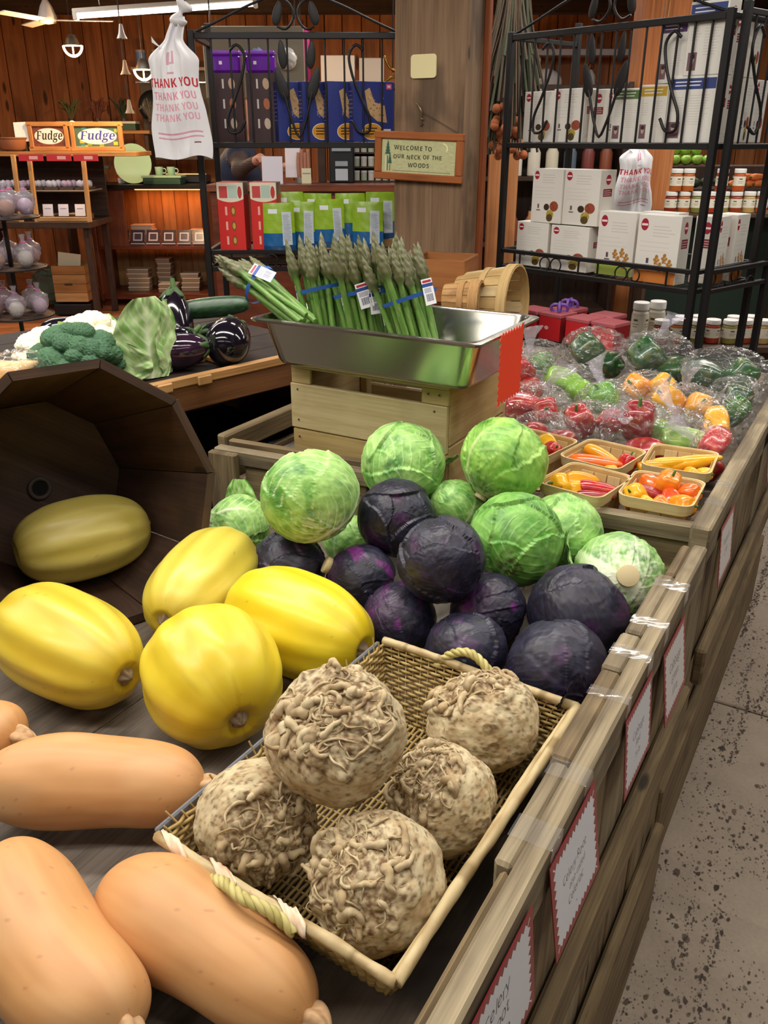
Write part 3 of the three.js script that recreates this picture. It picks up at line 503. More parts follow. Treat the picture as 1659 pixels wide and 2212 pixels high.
// dark ten-sided tub lying on its side
{
  const t = thing('wooden_tub', 'dark ten-sided wooden tub lying on its side with squash spilling out', 'tub', V3(-1.382, 0.855, -1.01));
  const M = V3(-1.106, 0.917, -0.90), ax = V3().subVectors(M, t.position), h = ax.length(); let sp = 0, top = -1; for (let s = 0; s < 0.63; s += 0.01) { aim(t, ax, s); const y = V3(Math.cos(Math.PI / 10), 0, Math.sin(Math.PI / 10)).applyQuaternion(t.quaternion).y, y2 = [0, 1, 2, 3, 4, 5, 6, 7, 8, 9].map((k) => V3(Math.cos((k + 0.5) * Math.PI / 5), 0, Math.sin((k + 0.5) * Math.PI / 5)).applyQuaternion(t.quaternion).y), m = Math.max(...y2); if (m > top) { top = m; sp = s; } } aim(t, ax, sp);
  const Rb = 0.166, Rm = 0.230, th = 0.016, N = 10, R = rng(9);
  for (let k = 0; k < N; k++) {
    const a0 = (k / N) * 2 * Math.PI + 0.004, a1 = ((k + 1) / N) * 2 * Math.PI - 0.004, P = (r, a, y) => V3(r * Math.cos(a), y, r * Math.sin(a));
    part(t, 'stave', hexa([P(Rb, a0, 0), P(Rb + th, a0, 0), P(Rb + th, a1, 0), P(Rb, a1, 0), P(Rm, a0, h), P(Rm + th, a0, h), P(Rm + th, a1, h), P(Rm, a1, h)], R() * 3, R() * 3), darkW[k % 3]);
  }
  const sh = new THREE.Shape(); for (let k = 0; k < N; k++) { const a = (k / N) * 2 * Math.PI, r = Rb + 0.002; k ? sh.lineTo(r * Math.cos(a), r * Math.sin(a)) : sh.moveTo(r * Math.cos(a), r * Math.sin(a)); }
  const bg = new THREE.ExtrudeGeometry(sh, { depth: 0.014, bevelEnabled: false }); bg.rotateX(Math.PI / 2); part(t, 'bottom', bg, darkW[0], [0, 0.016, 0]);
  const ring = part(t.children[N], 'bung_ring', new THREE.TorusGeometry(0.019, 0.0045, 8, 24), std(0x4a4038, 0.7), V3(0, 0.019, 0), [Math.PI / 2, 0, 0], 'grey-brown ring around a bung hole'); t.updateMatrixWorld(true);
  ring.position.copy(t.worldToLocal(V3(-1.385, 0.85, -1.015))); ring.position.y = 0.004;
  part(t.children[N], 'bung_hole', cyl(0.016, 0.002, 20), std(0x0c0806, 0.9), [ring.position.x, 0.003, ring.position.z], null, 'dark bung hole');
}
// dark crate end at the near left corner
{
  const t = thing('dark_crate', 'dark stained crate edge at the bottom left corner of the bin', 'crate', V3(-0.70, DECK, -0.275), -0.49);
  part(t, 'side', chBox(0.30, 0.022, 0.10, 0.003), darkW[0], [-0.02, 0.012, 0.055]); part(t, 'side', chBox(0.30, 0.05, 0.014, 0.003), darkW[1], [-0.02, 0.048, 0.09]);
}

// wicker basket
{
  const t = thing('wicker_basket', 'rectangular willow basket with rope handles, full of celeriac', 'basket');
  const top = [V3(-0.572, 0.800, -0.493), V3(-0.553, 0.803, -0.957), V3(-0.246, 0.803, -0.943), V3(-0.258, 0.800, -0.469)], cen = V3(-0.41, 0, -0.716);
  const low = top.map((p) => V3(lerp(p.x, cen.x, 0.24), 0.706, lerp(p.z, cen.z, 0.20)));
  const wil = K('#a88d52'), wil2 = K('#7a6236'), wil3 = K('#c2aa70'), R = rng(61); const wicM = vcol(0.55);
  const wc = (tone) => (u, a, c, p) => { mixc(c, wil, tone < 0.6 ? wil2 : wil3, clamp(Math.abs(tone - 0.5) * 1.4 + 0.4 * fbm(p.x * 60, p.y * 90, p.z * 60, 2))); };
  for (let s = 0; s < 4; s++) {
    const a = top[s], b = top[(s + 1) % 4], c = low[s], d = low[(s + 1) % 4], gs = [], len = a.distanceTo(b), n = Math.round(len / 0.0135), nrm = V3().crossVectors(V3().subVectors(b, a), V3().subVectors(c, a)).normalize();
    const P = (u, v) => V3().lerpVectors(a, b, u).lerp(V3().lerpVectors(c, d, u), v);
    for (let i = 0; i <= n; i++) { const u = i / n, ex = s === 0 ? (i % 5 === 2 ? -0.16 : -0.04) : -0.02; gs.push(tube([P(u, ex), P(u, 0.5), P(u, 1.02)], 0.0013, 4, 5, false, wc(R()))); }
    const rows = 19; for (let k = 0; k < rows; k++) { const v = 0.05 + (0.95 * k) / (rows - 1), pts = [], tone = R(), m = n * 2; for (let i = 0; i <= m; i++) pts.push(P(i / m, v + 0.008 * nz(i * 0.2, k, s)).addScaledVector(nrm, i % 2 ? 0 : ((i / 2 + k) % 2 ? 0.0026 : -0.0026))); gs.push(tube(pts, 0.0023, m * 2, 5, false, wc(tone))); }
    const m = part(t, 'woven_side', join(gs), wicM); m.userData.kind = 'stuff';
  }
  { const gs = []; for (let k = 0; k < 34; k++) { const u = k / 33, p0 = V3().lerpVectors(low[0], low[3], u), p1 = V3().lerpVectors(low[1], low[2], u), pts = []; for (let i = 0; i <= 24; i++) pts.push(V3().lerpVectors(p0, p1, i / 24).add(V3(0, (i + k) % 2 ? 0.0022 : -0.001, 0))); gs.push(tube(pts, 0.0024, 30, 5, false, wc(R() * 0.6))); } for (let k = 1; k < 24; k++) { const u = k / 24; gs.push(tube([V3().lerpVectors(low[0], low[1], u), V3().lerpVectors(low[3], low[2], u)], 0.0018, 3, 5, false, wc(R() * 0.5))); } const m = part(t, 'woven_base', join(gs), wicM); m.userData.kind = 'stuff'; }
  // peeled willow rim on three sides, the left long side shows only a grey lath and stake ends
  const peel = K('#c6b386'), tan = K('#957648'), rod = (a, b, r, seed) => tube([a, V3().lerpVectors(a, b, 0.25).add(V3(0.002, 0.002, 0)), V3().lerpVectors(a, b, 0.5), V3().lerpVectors(a, b, 0.75).add(V3(-0.001, 0.0015, 0.001)), b], (u) => r * (1 + 0.22 * fbm(u * 9, seed, 0, 3)), 60, 10, false, (u, an, c, p) => { mixc(c, peel, tan, clamp(0.25 + 0.9 * fbm(u * 9, Math.cos(an) * 1.2, seed, 3))); if (nz(u * 14, seed, 3) > 0.42) mixc(c, c, wil2, 0.7); });
  part(t, 'rim_rod', rod(top[2], top[3], 0.0068, 2), wicM); part(t, 'rim_rod', rod(top[1], top[2], 0.0062, 5), wicM); part(t, 'rim_rod', rod(top[3], top[0], 0.0062, 8), wicM); part(t, 'rim_rod', rod(V3().lerpVectors(top[3], top[2], 0.01).add(V3(-0.007, -0.006, 0)), V3().lerpVectors(top[3], top[2], 0.99).add(V3(-0.007, -0.006, 0)), 0.0042, 12), wicM);
  const lath = V3().subVectors(top[1], top[0]); const lt = part(t, 'lath', chBox(0.006, 0.010, lath.length() * 0.98, 0.002), std(0x6d7078, 0.7), V3().addVectors(top[0], top[1]).multiplyScalar(0.5).add(V3(-0.007, -0.004, 0)), null, 'blue-grey lath'); lt.rotation.y = Math.atan2(lath.x, lath.z);
  // pale husk wrapped round the near rim
  const husk = vcol(0.7); for (const [u0, u1, tw] of [[0.62, 0.98, 3], [0.33, 0.56, 2]]) part(t, 'husk_strip', sheet(40, 6, (u, v, o) => { const p = V3().lerpVectors(top[3], top[0], lerp(u0, u1, u)), a = u * tw * 6.283 * 0.5 + (v - 0.5) * 2.6, r = 0.0082 + 0.004 * Math.abs(fbm(u * 8, v * 3, tw, 2)); o.p.set(p.x + Math.cos(a) * r * 0.5, p.y + Math.sin(a) * r, p.z + Math.cos(a) * r); mixc(o.c, K('#e2d6bd'), K('#c9966a'), clamp(0.35 + 0.9 * fbm(u * 5, v * 5, tw, 2))); }, true), husk, null, null, 'pale papery husk');
  // twisted rope handles
  const rope = (a, b, rise, out) => { const gs = [], mid = V3().addVectors(a, b).multiplyScalar(0.5).add(V3(0, rise, 0)).add(out), c = new THREE.CatmullRomCurve3([a, V3().lerpVectors(a, mid, 0.45).add(V3(0, rise * 0.28, 0)), mid, V3().lerpVectors(b, mid, 0.45).add(V3(0, rise * 0.28, 0)), b]); const fr = c.computeFrenetFrames(60);
    for (let k = 0; k < 3; k++) { const pts = []; for (let i = 0; i <= 60; i++) { const an = i * 0.42 + k * 2.094; pts.push(c.getPointAt(i / 60).addScaledVector(fr.normals[i], Math.cos(an) * 0.0034).addScaledVector(fr.binormals[i], Math.sin(an) * 0.0034)); } gs.push(tube(pts, 0.0036, 120, 6, false, (u, an, cc, p) => mixc(cc, K('#a3974f'), K('#c7bb78'), clamp(0.4 + 0.4 * k + 0.5 * fbm(p.x * 90, p.y * 90, p.z * 90, 2))))); } return join(gs); };
  part(t, 'handle', rope(V3().lerpVectors(top[3], top[0], 0.72).add(V3(0, -0.004, 0.008)), V3().lerpVectors(top[3], top[0], 0.36).add(V3(0, -0.004, 0.008)), 0.022, V3(0, 0, 0.012)), wicM, null, null, 'greenish twisted handle');
  part(t, 'handle', rope(V3().lerpVectors(top[1], top[2], 0.30).add(V3(0, -0.012, 0)), V3().lerpVectors(top[1], top[2], 0.62).add(V3(0, -0.012, 0)), 0.036, V3(0, 0, -0.006)), wicM, null, null, 'greenish twisted handle');
}

// ---------- slatted crate with the steel pan of asparagus ----------
{
  const t = thing('slatted_crate', 'pale slatted wooden crate with a handle slot, standing under the steel pan', 'crate', V3(-0.911, 0.791, -1.650)), R = rng(71);
  const w = 0.388, d = 0.298, h = 0.26, th = 0.011, P = (name, x0, x1, y0, y1, z0, z1, k = 0) => part(t, name, chBox(x1 - x0, y1 - y0, z1 - z0, 0.0018, R() * 3, R() * 3), paleW[k], [(x0 + x1) / 2, (y0 + y1) / 2, (z0 + z1) / 2]);
  const X = w / 2, Z = d / 2;
  P('top_lath', -X, X, h - 0.013, h, Z - th, Z, 0); P('end_block', -X, -X + 0.05, h - 0.047, h - 0.0132, Z - th, Z - 0.001, 1); P('end_block', X - 0.062, X, h - 0.047, h - 0.0132, Z - th, Z - 0.001, 1);
  P('slat', -X - 0.002, X - 0.002, h - 0.15, h - 0.0475, Z - th, Z + 0.002, 0); P('slat', -X, X - 0.001, 0.005, h - 0.153, Z - th, Z, 2);
  for (const s of [-1, 1]) { P('side_slat', s * X - (s > 0 ? th : 0), s * X + (s > 0 ? 0 : th), h - 0.135, h, -Z, Z - th - 0.0005, 1); P('side_slat', s * X - (s > 0 ? th : 0), s * X + (s > 0 ? 0 : th), 0.005, h - 0.139, -Z, Z - th - 0.0005, 2); }
  P('slat', -X, X, h - 0.11, h, -Z - th, -Z, 0); P('slat', -X, X, 0.005, h - 0.115, -Z - th, -Z, 1);
  P('base', -X + th, X - th, 0, 0.008, -Z, Z - th, 2);
  for (const [x, z] of [[-X + 0.022, Z - 0.026], [X - 0.024, Z - 0.026], [-X + 0.022, -Z + 0.014], [X - 0.024, -Z + 0.014]]) P('corner_cleat', x - 0.01, x + 0.01, 0.01, h - 0.05, z - 0.012, z + 0.012, 1);
  const nails = []; for (const [x, y] of [[-X + 0.018, 0.2], [-X + 0.018, 0.13], [X - 0.03, 0.2], [X - 0.03, 0.13], [-X + 0.018, 0.09], [X - 0.03, 0.09], [X - 0.03, 0.03], [-X + 0.018, 0.03], [X - 0.02, 0.235], [X - 0.045, 0.235]]) nails.push(at(cyl(0.0022, 0.002, 8), x, y, Z + 0.0022, Math.PI / 2, 0, 0));
  part(t, 'nail_heads', join(nails), std(0x5c4c33, 0.6, { metalness: 0.6 }));
}
// rounded-rectangle pan
function rrect(t, w, d, r) { // point on a rounded rectangle, t in 0..1
  const a = w - 2 * r, b = d - 2 * r, q = (Math.PI / 2) * r, tot = 2 * (a + b) + 4 * q; let s = t * tot;
  const seg = [[a, (k) => [-a / 2 + k, d / 2]], [q, (k) => [a / 2 + r * Math.sin(k / r), b / 2 + r * Math.cos(k / r)]], [b, (k) => [w / 2, b / 2 - k]], [q, (k) => [a / 2 + r * Math.cos(k / r), -b / 2 - r * Math.sin(k / r)]], [a, (k) => [a / 2 - k, -d / 2]], [q, (k) => [-a / 2 - r * Math.sin(k / r), -b / 2 - r * Math.cos(k / r)]], [b, (k) => [-w / 2, -b / 2 + k]], [q, (k) => [-a / 2 - r * Math.cos(k / r), b / 2 + r * Math.sin(k / r)]]];
  for (const [l, f] of seg) { if (s <= l + 1e-9) return f(s); s -= l; } return seg[0][1](0);
}
function panShell(w, d, prof, n = 160) { // prof: [inset, y, cornerRadius]
  const g = sheet(n, prof.length - 1, (u, v, o) => { const [i, y, r] = prof[Math.round(v * (prof.length - 1))], q = rrect(u % 1, Math.max(0.001, w - 2 * i), Math.max(0.001, d - 2 * i), Math.max(0.0004, r)); o.p.set(q[0], y, q[1]); });
  return g;
}
{
  const t = thing('steel_pan', 'deep stainless steel pan holding asparagus on the crate', 'pan', V3(-0.89, 1.051, -1.59));
  const g = toCreasedNormals(panShell(0.53, 0.33, [[0.2, 0.0, 0.002], [0.05, 0.0, 0.02], [0.041, 0.004, 0.026], [0.035, 0.013, 0.03], [0.0155, 0.094, 0.035], [0.012, 0.0985, 0.032], [0.003, 0.0985, 0.02], [0.0, 0.097, 0.016], [0.0, 0.1015, 0.016], [0.0035, 0.1035, 0.018], [0.0135, 0.1035, 0.03], [0.017, 0.099, 0.034], [0.0365, 0.014, 0.029], [0.0425, 0.0055, 0.025], [0.051, 0.0018, 0.02], [0.2, 0.0018, 0.002]]), 0.6);
  part(t, 'shell', g, std(0xb4b2a8, 0.24, { metalness: 1 }));
  part(t, 'bottom', chBox(0.14, 0.0016, 0.03, 0.0004), steel, [0, 0.001, 0]);
  // fluorescent starburst tag on the pan's end
  const sh = new THREE.Shape(), W = 0.125, H = 0.145, pts = []; const zig = (x0, y0, x1, y1, n, k) => { const nx = -(y1 - y0), ny = x1 - x0, l = Math.hypot(nx, ny); for (let i = 0; i < n; i++) { const u = i / n; pts.push([lerp(x0, x1, u), lerp(y0, y1, u)]); pts.push([lerp(x0, x1, u + 0.5 / n) + (nx / l) * k, lerp(y0, y1, u + 0.5 / n) + (ny / l) * k]); } };
  zig(0, 0, W, 0, 9, 0.008); zig(W, 0, W, H, 10, 0.008); zig(W, H, 0, H, 9, 0.008); zig(0, H, 0, 0, 10, 0.008); pts.forEach((p, i) => (i ? sh.lineTo(...p) : sh.moveTo(...p)));
  const tg = solo('price_tag', 'blank fluorescent orange-red starburst tag hanging on the steel pan', 'tag', new THREE.ExtrudeGeometry(sh, { depth: 0.0008, bevelEnabled: false }), std(0xf0401a, 0.7), V3(-0.618, 1.016, -1.512), Math.PI / 2); tg.rotation.set(0, Math.PI / 2, 0); tg.rotation.z = 0; tg.rotation.x = 0;
}
// asparagus: each spear is a part of its bunch
{
  const R = rng(88), green = K('#56812f'), lgreen = K('#7da650'), dgreen = K('#35591f'), tip = K('#544c34'), purple = K('#66504a'), pale = K('#8f9468'), spearM = vcol(0.45), variants = [];
  for (let k = 0; k < 5; k++) {
    const len = 0.235 + 0.008 * k, br = (k - 2) * 0.004;
    variants.push(blob(14, 46, (d, th, ph, o) => {
      const q = (1 - Math.cos(th)) / 2, y = len * (1 - q), h = y / len; let r = 0.0066 * (1 - 0.12 * h); const tp = sstep(0.66, 0.76, h);
      if (h > 0.70) r = lerp(r, 0.0125 * Math.pow(Math.max(0, Math.sin(Math.PI * (0.52 + 0.48 * ((h - 0.70) / 0.30)))), 0.8), tp);
      const sc = Math.sin(h * 150 + ph * 2) * Math.cos(ph * 3 + h * 40); r *= 1 + tp * 0.26 * sc; const node = Math.max(0, Math.cos(h * 30 + ph) - 0.93) * 12 * (1 - tp); r *= 1 + 0.12 * node; if (h < 0.01) r *= 0.95; if (q < 0.002 || q > 0.998) r = 0.0002;
      o.p.set(Math.cos(ph) * r + br * h * h, y, Math.sin(ph) * r + 0.003 * Math.sin(h * 4 + k) * h);
      mixc(o.c, green, lgreen, clamp(0.35 + 0.7 * fbm(h * 5, ph, k, 2))); mixc(o.c, o.c, dgreen, clamp(0.3 * h + 0.4 * nz(ph * 2, h * 3, k))); mixc(o.c, o.c, pale, clamp(node * 0.9)); mixc(o.c, o.c, sc > 0 ? tip : purple, tp * (0.65 + 0.35 * Math.abs(sc))); if (sc > 0.55) mixc(o.c, o.c, pale, tp * 0.45);
    }));
  }
  const tagT = canvasTex(128, 192, (g, w, h) => { g.fillStyle = '#f1f2f6'; g.fillRect(0, 0, w, h); g.fillStyle = '#b02a3a'; g.fillRect(12, 10, 104, 18); g.fillStyle = '#2b4a94'; g.fillRect(0, 34, w, 26); g.fillStyle = '#5a5f75'; for (let y = 70; y < 100; y += 9) g.fillRect(14, y, 100 - (y % 3) * 14, 4); g.fillStyle = '#2a2f55'; for (let x = 24, i = 0; x < 104; i++) { const b = [3, 5, 2, 4, 6][i % 5]; g.fillRect(x, 112, b, 54); x += b + [3, 2, 4][i % 3]; } });
  const tagM = std(0xffffff, 0.55, { map: tagT }), bandM = std(0x2f62b8, 0.5), tagG = new THREE.BoxGeometry(0.03, 0.052, 0.0006);
  const bunch = (label, base, top, n, spread, tags, lie) => {
    const t = thing('asparagus_bunch', label, 'asparagus', V3(...base), 0, 'bunches of asparagus'), axis = V3(...top).sub(V3(...base)); const L = axis.length(); aim(t, axis);
    for (let i = 0; i < n; i++) { const rr = spread * Math.sqrt((i + 0.4) / n), a = i * 2.39996, m = part(t, 'spear', variants[i % 5], spearM, [Math.cos(a) * rr, (R() - 0.5) * 0.02, Math.sin(a) * rr]); const fan = 0.13; m.rotation.set(Math.sin(a) * rr / spread * fan + (R() - 0.5) * 0.05, R() * 6.28, -Math.cos(a) * rr / spread * fan + (R() - 0.5) * 0.05); }
    const hb = 0.148, rb = spread + 0.012; part(t, 'rubber_band', at(new THREE.CylinderGeometry(rb * 1.14, rb * 1.10, 0.008, 28, 1, true), 0, hb, 0, 0.05, 0, 0.06), new THREE.MeshPhysicalMaterial({ color: 0x2f62b8, roughness: 0.5, side: THREE.DoubleSide }), null, null, 'blue rubber band');
    for (const [a, y, s] of tags) { const m = part(t, 'label_tag', tagG, tagM, [Math.sin(a) * (rb * 1.16), y, Math.cos(a) * (rb * 1.16)], [0.08, a, s], 'white and blue barcode tag'); }
    return t;
  };
  bunch('asparagus bunch at the left of the pan, standing upright', [-1.045, 1.054, -1.575], [-1.10, 1.31, -1.60], 19, 0.036, [[-0.9, 0.135, 0.12]]);
  bunch('asparagus bunch in the middle of the pan, hung with a double tag', [-0.952, 1.054, -1.58], [-1.0, 1.31, -1.595], 21, 0.038, [[0.75, 0.14, 0.1], [1.15, 0.125, -0.08]]);
  bunch('asparagus bunch at the right of the group, leaning left with a blue band', [-0.815, 1.054, -1.585], [-0.895, 1.31, -1.60], 24, 0.041, [[1.25, 0.15, -0.05], [-1.2, 0.13, 0.12]]);
  bunch('asparagus bunch behind the middle one in the pan', [-0.905, 1.054, -1.645], [-0.945, 1.31, -1.675], 16, 0.034, []);
  const l = bunch('asparagus bunch lying over the left end of the pan', [-1.055, 1.135, -1.50], [-1.27, 1.255, -1.52], 13, 0.027, [[1.0, 0.14, 0.3]]);
}

// ---------- display table behind, with eggplant, broccoli and cauliflower ----------
{
  const tableTop = woods(T.dark, [0x8a8078])[0], a = 0.24, t = thing('display_table', 'dark wooden display table with light board lips behind the tub', 'table', V3(-1.50, 0, -1.52), -a), R = rng(14); // local -z runs away from the viewer
  const P = (n, x0, x1, y0, y1, z0, z1, m, c = 0.003) => part(t, n, chBox(x1 - x0, y1 - y0, z1 - z0, c, R() * 3, R() * 3), m, [(x0 + x1) / 2, (y0 + y1) / 2, (z0 + z1) / 2]);
  for (let i = 0; i < 6; i++) P('deck_board', -0.72 + i * 0.14, -0.582 + i * 0.14, 0.955, 0.975, -0.5, i < 4 ? 0.42 : 0.2, tableTop);
  P('lip', 0.112, 0.132, 0.965, 0.988, -0.36, 0.12, oakW[0]); P('lip_face', 0.110, 0.128, 0.905, 0.9645, -0.42, 0.14, woodFace(), 0.003);
  for (const z of [0.09, -0.02]) P('lip_tab', 0.1325, 0.140, 0.962, 0.985, z - 0.02, z + 0.02, oakW[0]);
  P('tray_lip', -0.02, 0.0, 0.976, 1.003, -0.12, 0.2, oakW[0]); P('tray_side', -0.02, 0.105, 0.976, 0.99, -0.14, -0.125, oakW[1]);
  P('side_panel', 0.06, 0.076, 0, 0.953, -0.5, -0.44, darkW[1]); P('side_panel', -0.71, -0.69, 0, 0.953, -0.5, 0.42, darkW[1]); P('leg', -0.3, -0.25, 0, 0.953, 0.34, 0.39, darkW[1]); P('back_panel', -0.69, 0.06, 0, 0.953, -0.5, -0.485, darkW[0]);
  function woodFace() { return woods(T.oak, [0x9a8468])[0]; }
  // black plastic crate stored below, with a paper label
  const c = thing('plastic_crate', 'black plastic crate under the display table with a white paper label', 'crate', V3(-1.635, 0.502, -1.72), -a);
  part(c, 'body', panShellBox(0.40, 0.22, 0.54), std(0x0e1110, 0.55));
  const g = part(c, 'paper_label', new THREE.BoxGeometry(0.001, 0.035, 0.11), std(0xd6d6da, 0.6, { map: canvasTex(128, 48, (q, w, h) => { q.fillStyle = '#d9d9de'; q.fillRect(0, 0, w, h); q.fillStyle = '#333'; q.font = '20px sans-serif'; q.fillText('24 ct', 30, 24); }) }), [0.2015, 0.20, -0.1], [0, 0, 0], 'white paper label');
  function panShellBox(w, h, d) { return join([at(chBox(w, 0.01, d, 0.002), 0, 0.005, 0), at(chBox(0.008, h, d, 0.002), w / 2 - 0.004, h / 2, 0), at(chBox(0.008, h, d, 0.002), -w / 2 + 0.004, h / 2, 0), at(chBox(w, h, 0.008, 0.002), 0, h / 2, d / 2 - 0.004), at(chBox(w, h, 0.008, 0.002), 0, h / 2, -d / 2 + 0.004)]); }
  const sup = thing('stacked_crates', 'dark crate stack under the black plastic crate', 'crate', V3(-1.635, 0, -1.72), -a); part(sup, 'box', chBox(0.38, 0.246, 0.52, 0.004), darkW[1], [0, 0.123, 0]); part(sup, 'box', chBox(0.38, 0.246, 0.52, 0.004), darkW[0], [0, 0.372, 0]);
}
const eggM = vcol(0.12, { clearcoat: 0.6, clearcoatRoughness: 0.06 }), calyxM = vcol(0.6), eggStem = std(0x4a6332, 0.7);
{
  const egg = (pos, axis, L, R, col, seed, label) => {
    const t = thing('eggplant', label, 'eggplant', V3(...pos), 0, 'eggplants on the display table'), c1 = K(col), c2 = K('#0d0912'); aim(t, V3(...axis));
    part(t, 'body', blob(64, 48, (d, th, ph, o) => { const q = (1 - d.y) / 2, r = R * Math.sqrt(Math.max(0, 1 - Math.pow(Math.abs(2 * q - 1), 2.3))) * lerp(0.72, 1.08, q) * (1 + 0.02 * Math.cos(ph * 3 + seed)); o.p.set(Math.cos(ph) * r, d.y * L / 2, Math.sin(ph) * r); mixc(o.c, c1, c2, clamp(0.5 + 0.5 * nz(d.x * 2, d.y * 2, d.z * 2 + seed))); }), eggM);
    part(t, 'calyx', blob(30, 10, (d, th, ph, o) => { const r = 0.5 * R * (1 + 0.35 * Math.cos(ph * 5)); o.p.set(d.x * r, d.y * 0.012 - 0.006 * Math.cos(ph * 5) - (d.x * d.x + d.z * d.z) * 0.012, d.z * r); mixc(o.c, K('#3f5a2c'), K('#27401d'), clamp(0.5 + nz(d.x * 5, d.y, d.z * 5))); }), calyxM, [0, L / 2 - 0.004, 0], null, 'green calyx');
    part(t.children[1], 'stem', cyl(0.008, 0.03, 10, 0.006), eggStem, [0, 0.02, 0], [0.2, 0, 0], 'green stem');
  };
  egg([-1.405, 1.035, -1.655], [-0.45, 0.25, -0.85], 0.16, 0.060, '#14101c', 1, 'big black eggplant with bright highlights at the end of the steel pan');
  egg([-1.462, 1.025, -1.55], [0.75, 0.15, -0.65], 0.13, 0.048, '#3a2038', 2, 'purple-tinged eggplant beside the big black one');
  egg([-1.535, 1.02, -1.60], [0.1, 0.3, -0.95], 0.12, 0.045, '#15101d', 3, 'black eggplant just behind the cauliflower leaves');
  egg([-1.60, 1.055, -1.67], [-0.2, 0.85, -0.3], 0.17, 0.056, '#1a1220', 4, 'tall black eggplant standing behind the cauliflower leaves');
  egg([-1.90, 1.03, -1.56], [0.8, 0.2, -0.5], 0.13, 0.045, '#1d1722', 5, 'black eggplant at the back left behind the cauliflowers');
  egg([-1.50, 1.02, -1.745], [-0.6, 0.1, 0.7], 0.13, 0.045, '#171320', 6, 'black eggplant below the zucchini');
  const z = thing('zucchini', 'dark green zucchini lying across the eggplants', 'zucchini', V3(-1.56, 1.085, -1.775)); aim(z, V3(0.75, 0.08, -0.55));
  part(z, 'body', blob(40, 30, (d, th, ph, o) => { const r = 0.028 * Math.pow(Math.sin(th), 0.45) * (1 + 0.03 * Math.cos(ph * 6)); o.p.set(Math.cos(ph) * r, d.y * 0.10, Math.sin(ph) * r); mixc(o.c, K('#1f3a22'), K('#37583a'), clamp(0.4 + fbm(d.x * 5, d.y * 9, d.z * 5, 3))); }), vcol(0.35)); part(z, 'stem', cyl(0.010, 0.02, 8, 0.008), std(0x5d7443, 0.7), [0, -0.104, 0]);
}
// broccoli and cauliflower heads: domes of floret beads on a stalk
function floretHead(R, seed, cols, bead, squash = 0.8) {
  const r = rng(seed), knobs = []; for (let i = 0; i < 46; i++) { const y = 1 - 1.25 * Math.pow(r(), 0.9), a = i * 2.4 + r(), q = Math.sqrt(Math.max(0, 1 - y * y)); knobs.push([V3(q * Math.cos(a), y, q * Math.sin(a)), 0.22 + r() * 0.14, r()]); }
  return blob(210, 150, (d, th, ph, o) => {
    let k = 0.8, tone = 0; for (const [p, w, t] of knobs) { const q = d.distanceTo(p) / w; if (q < 1) { const e = 0.8 + 0.24 * Math.sqrt(1 - q * q); if (e > k) { k = e; tone = t; } } }
    const b = nz(d.x * bead, d.y * bead, d.z * bead + seed), b2 = nz(d.x * bead * 2.1, d.y * bead * 2.1, d.z * bead * 2.1); k *= d.y < -0.1 ? lerp(1, 0.5, sstep(-0.1, -0.9, d.y)) : 1; k += 0.035 * b + 0.018 * b2; o.p.copy(d).multiplyScalar(R * k); o.p.y *= squash;
    mixc(o.c, cols[0], cols[1], clamp(0.25 + 0.45 * tone + 0.9 * b)); mixc(o.c, o.c, cols[2], clamp(0.2 + b2 + 0.2 * nz(d.x * 2, d.y * 2, d.z * 2)) * 0.7);
  });
}
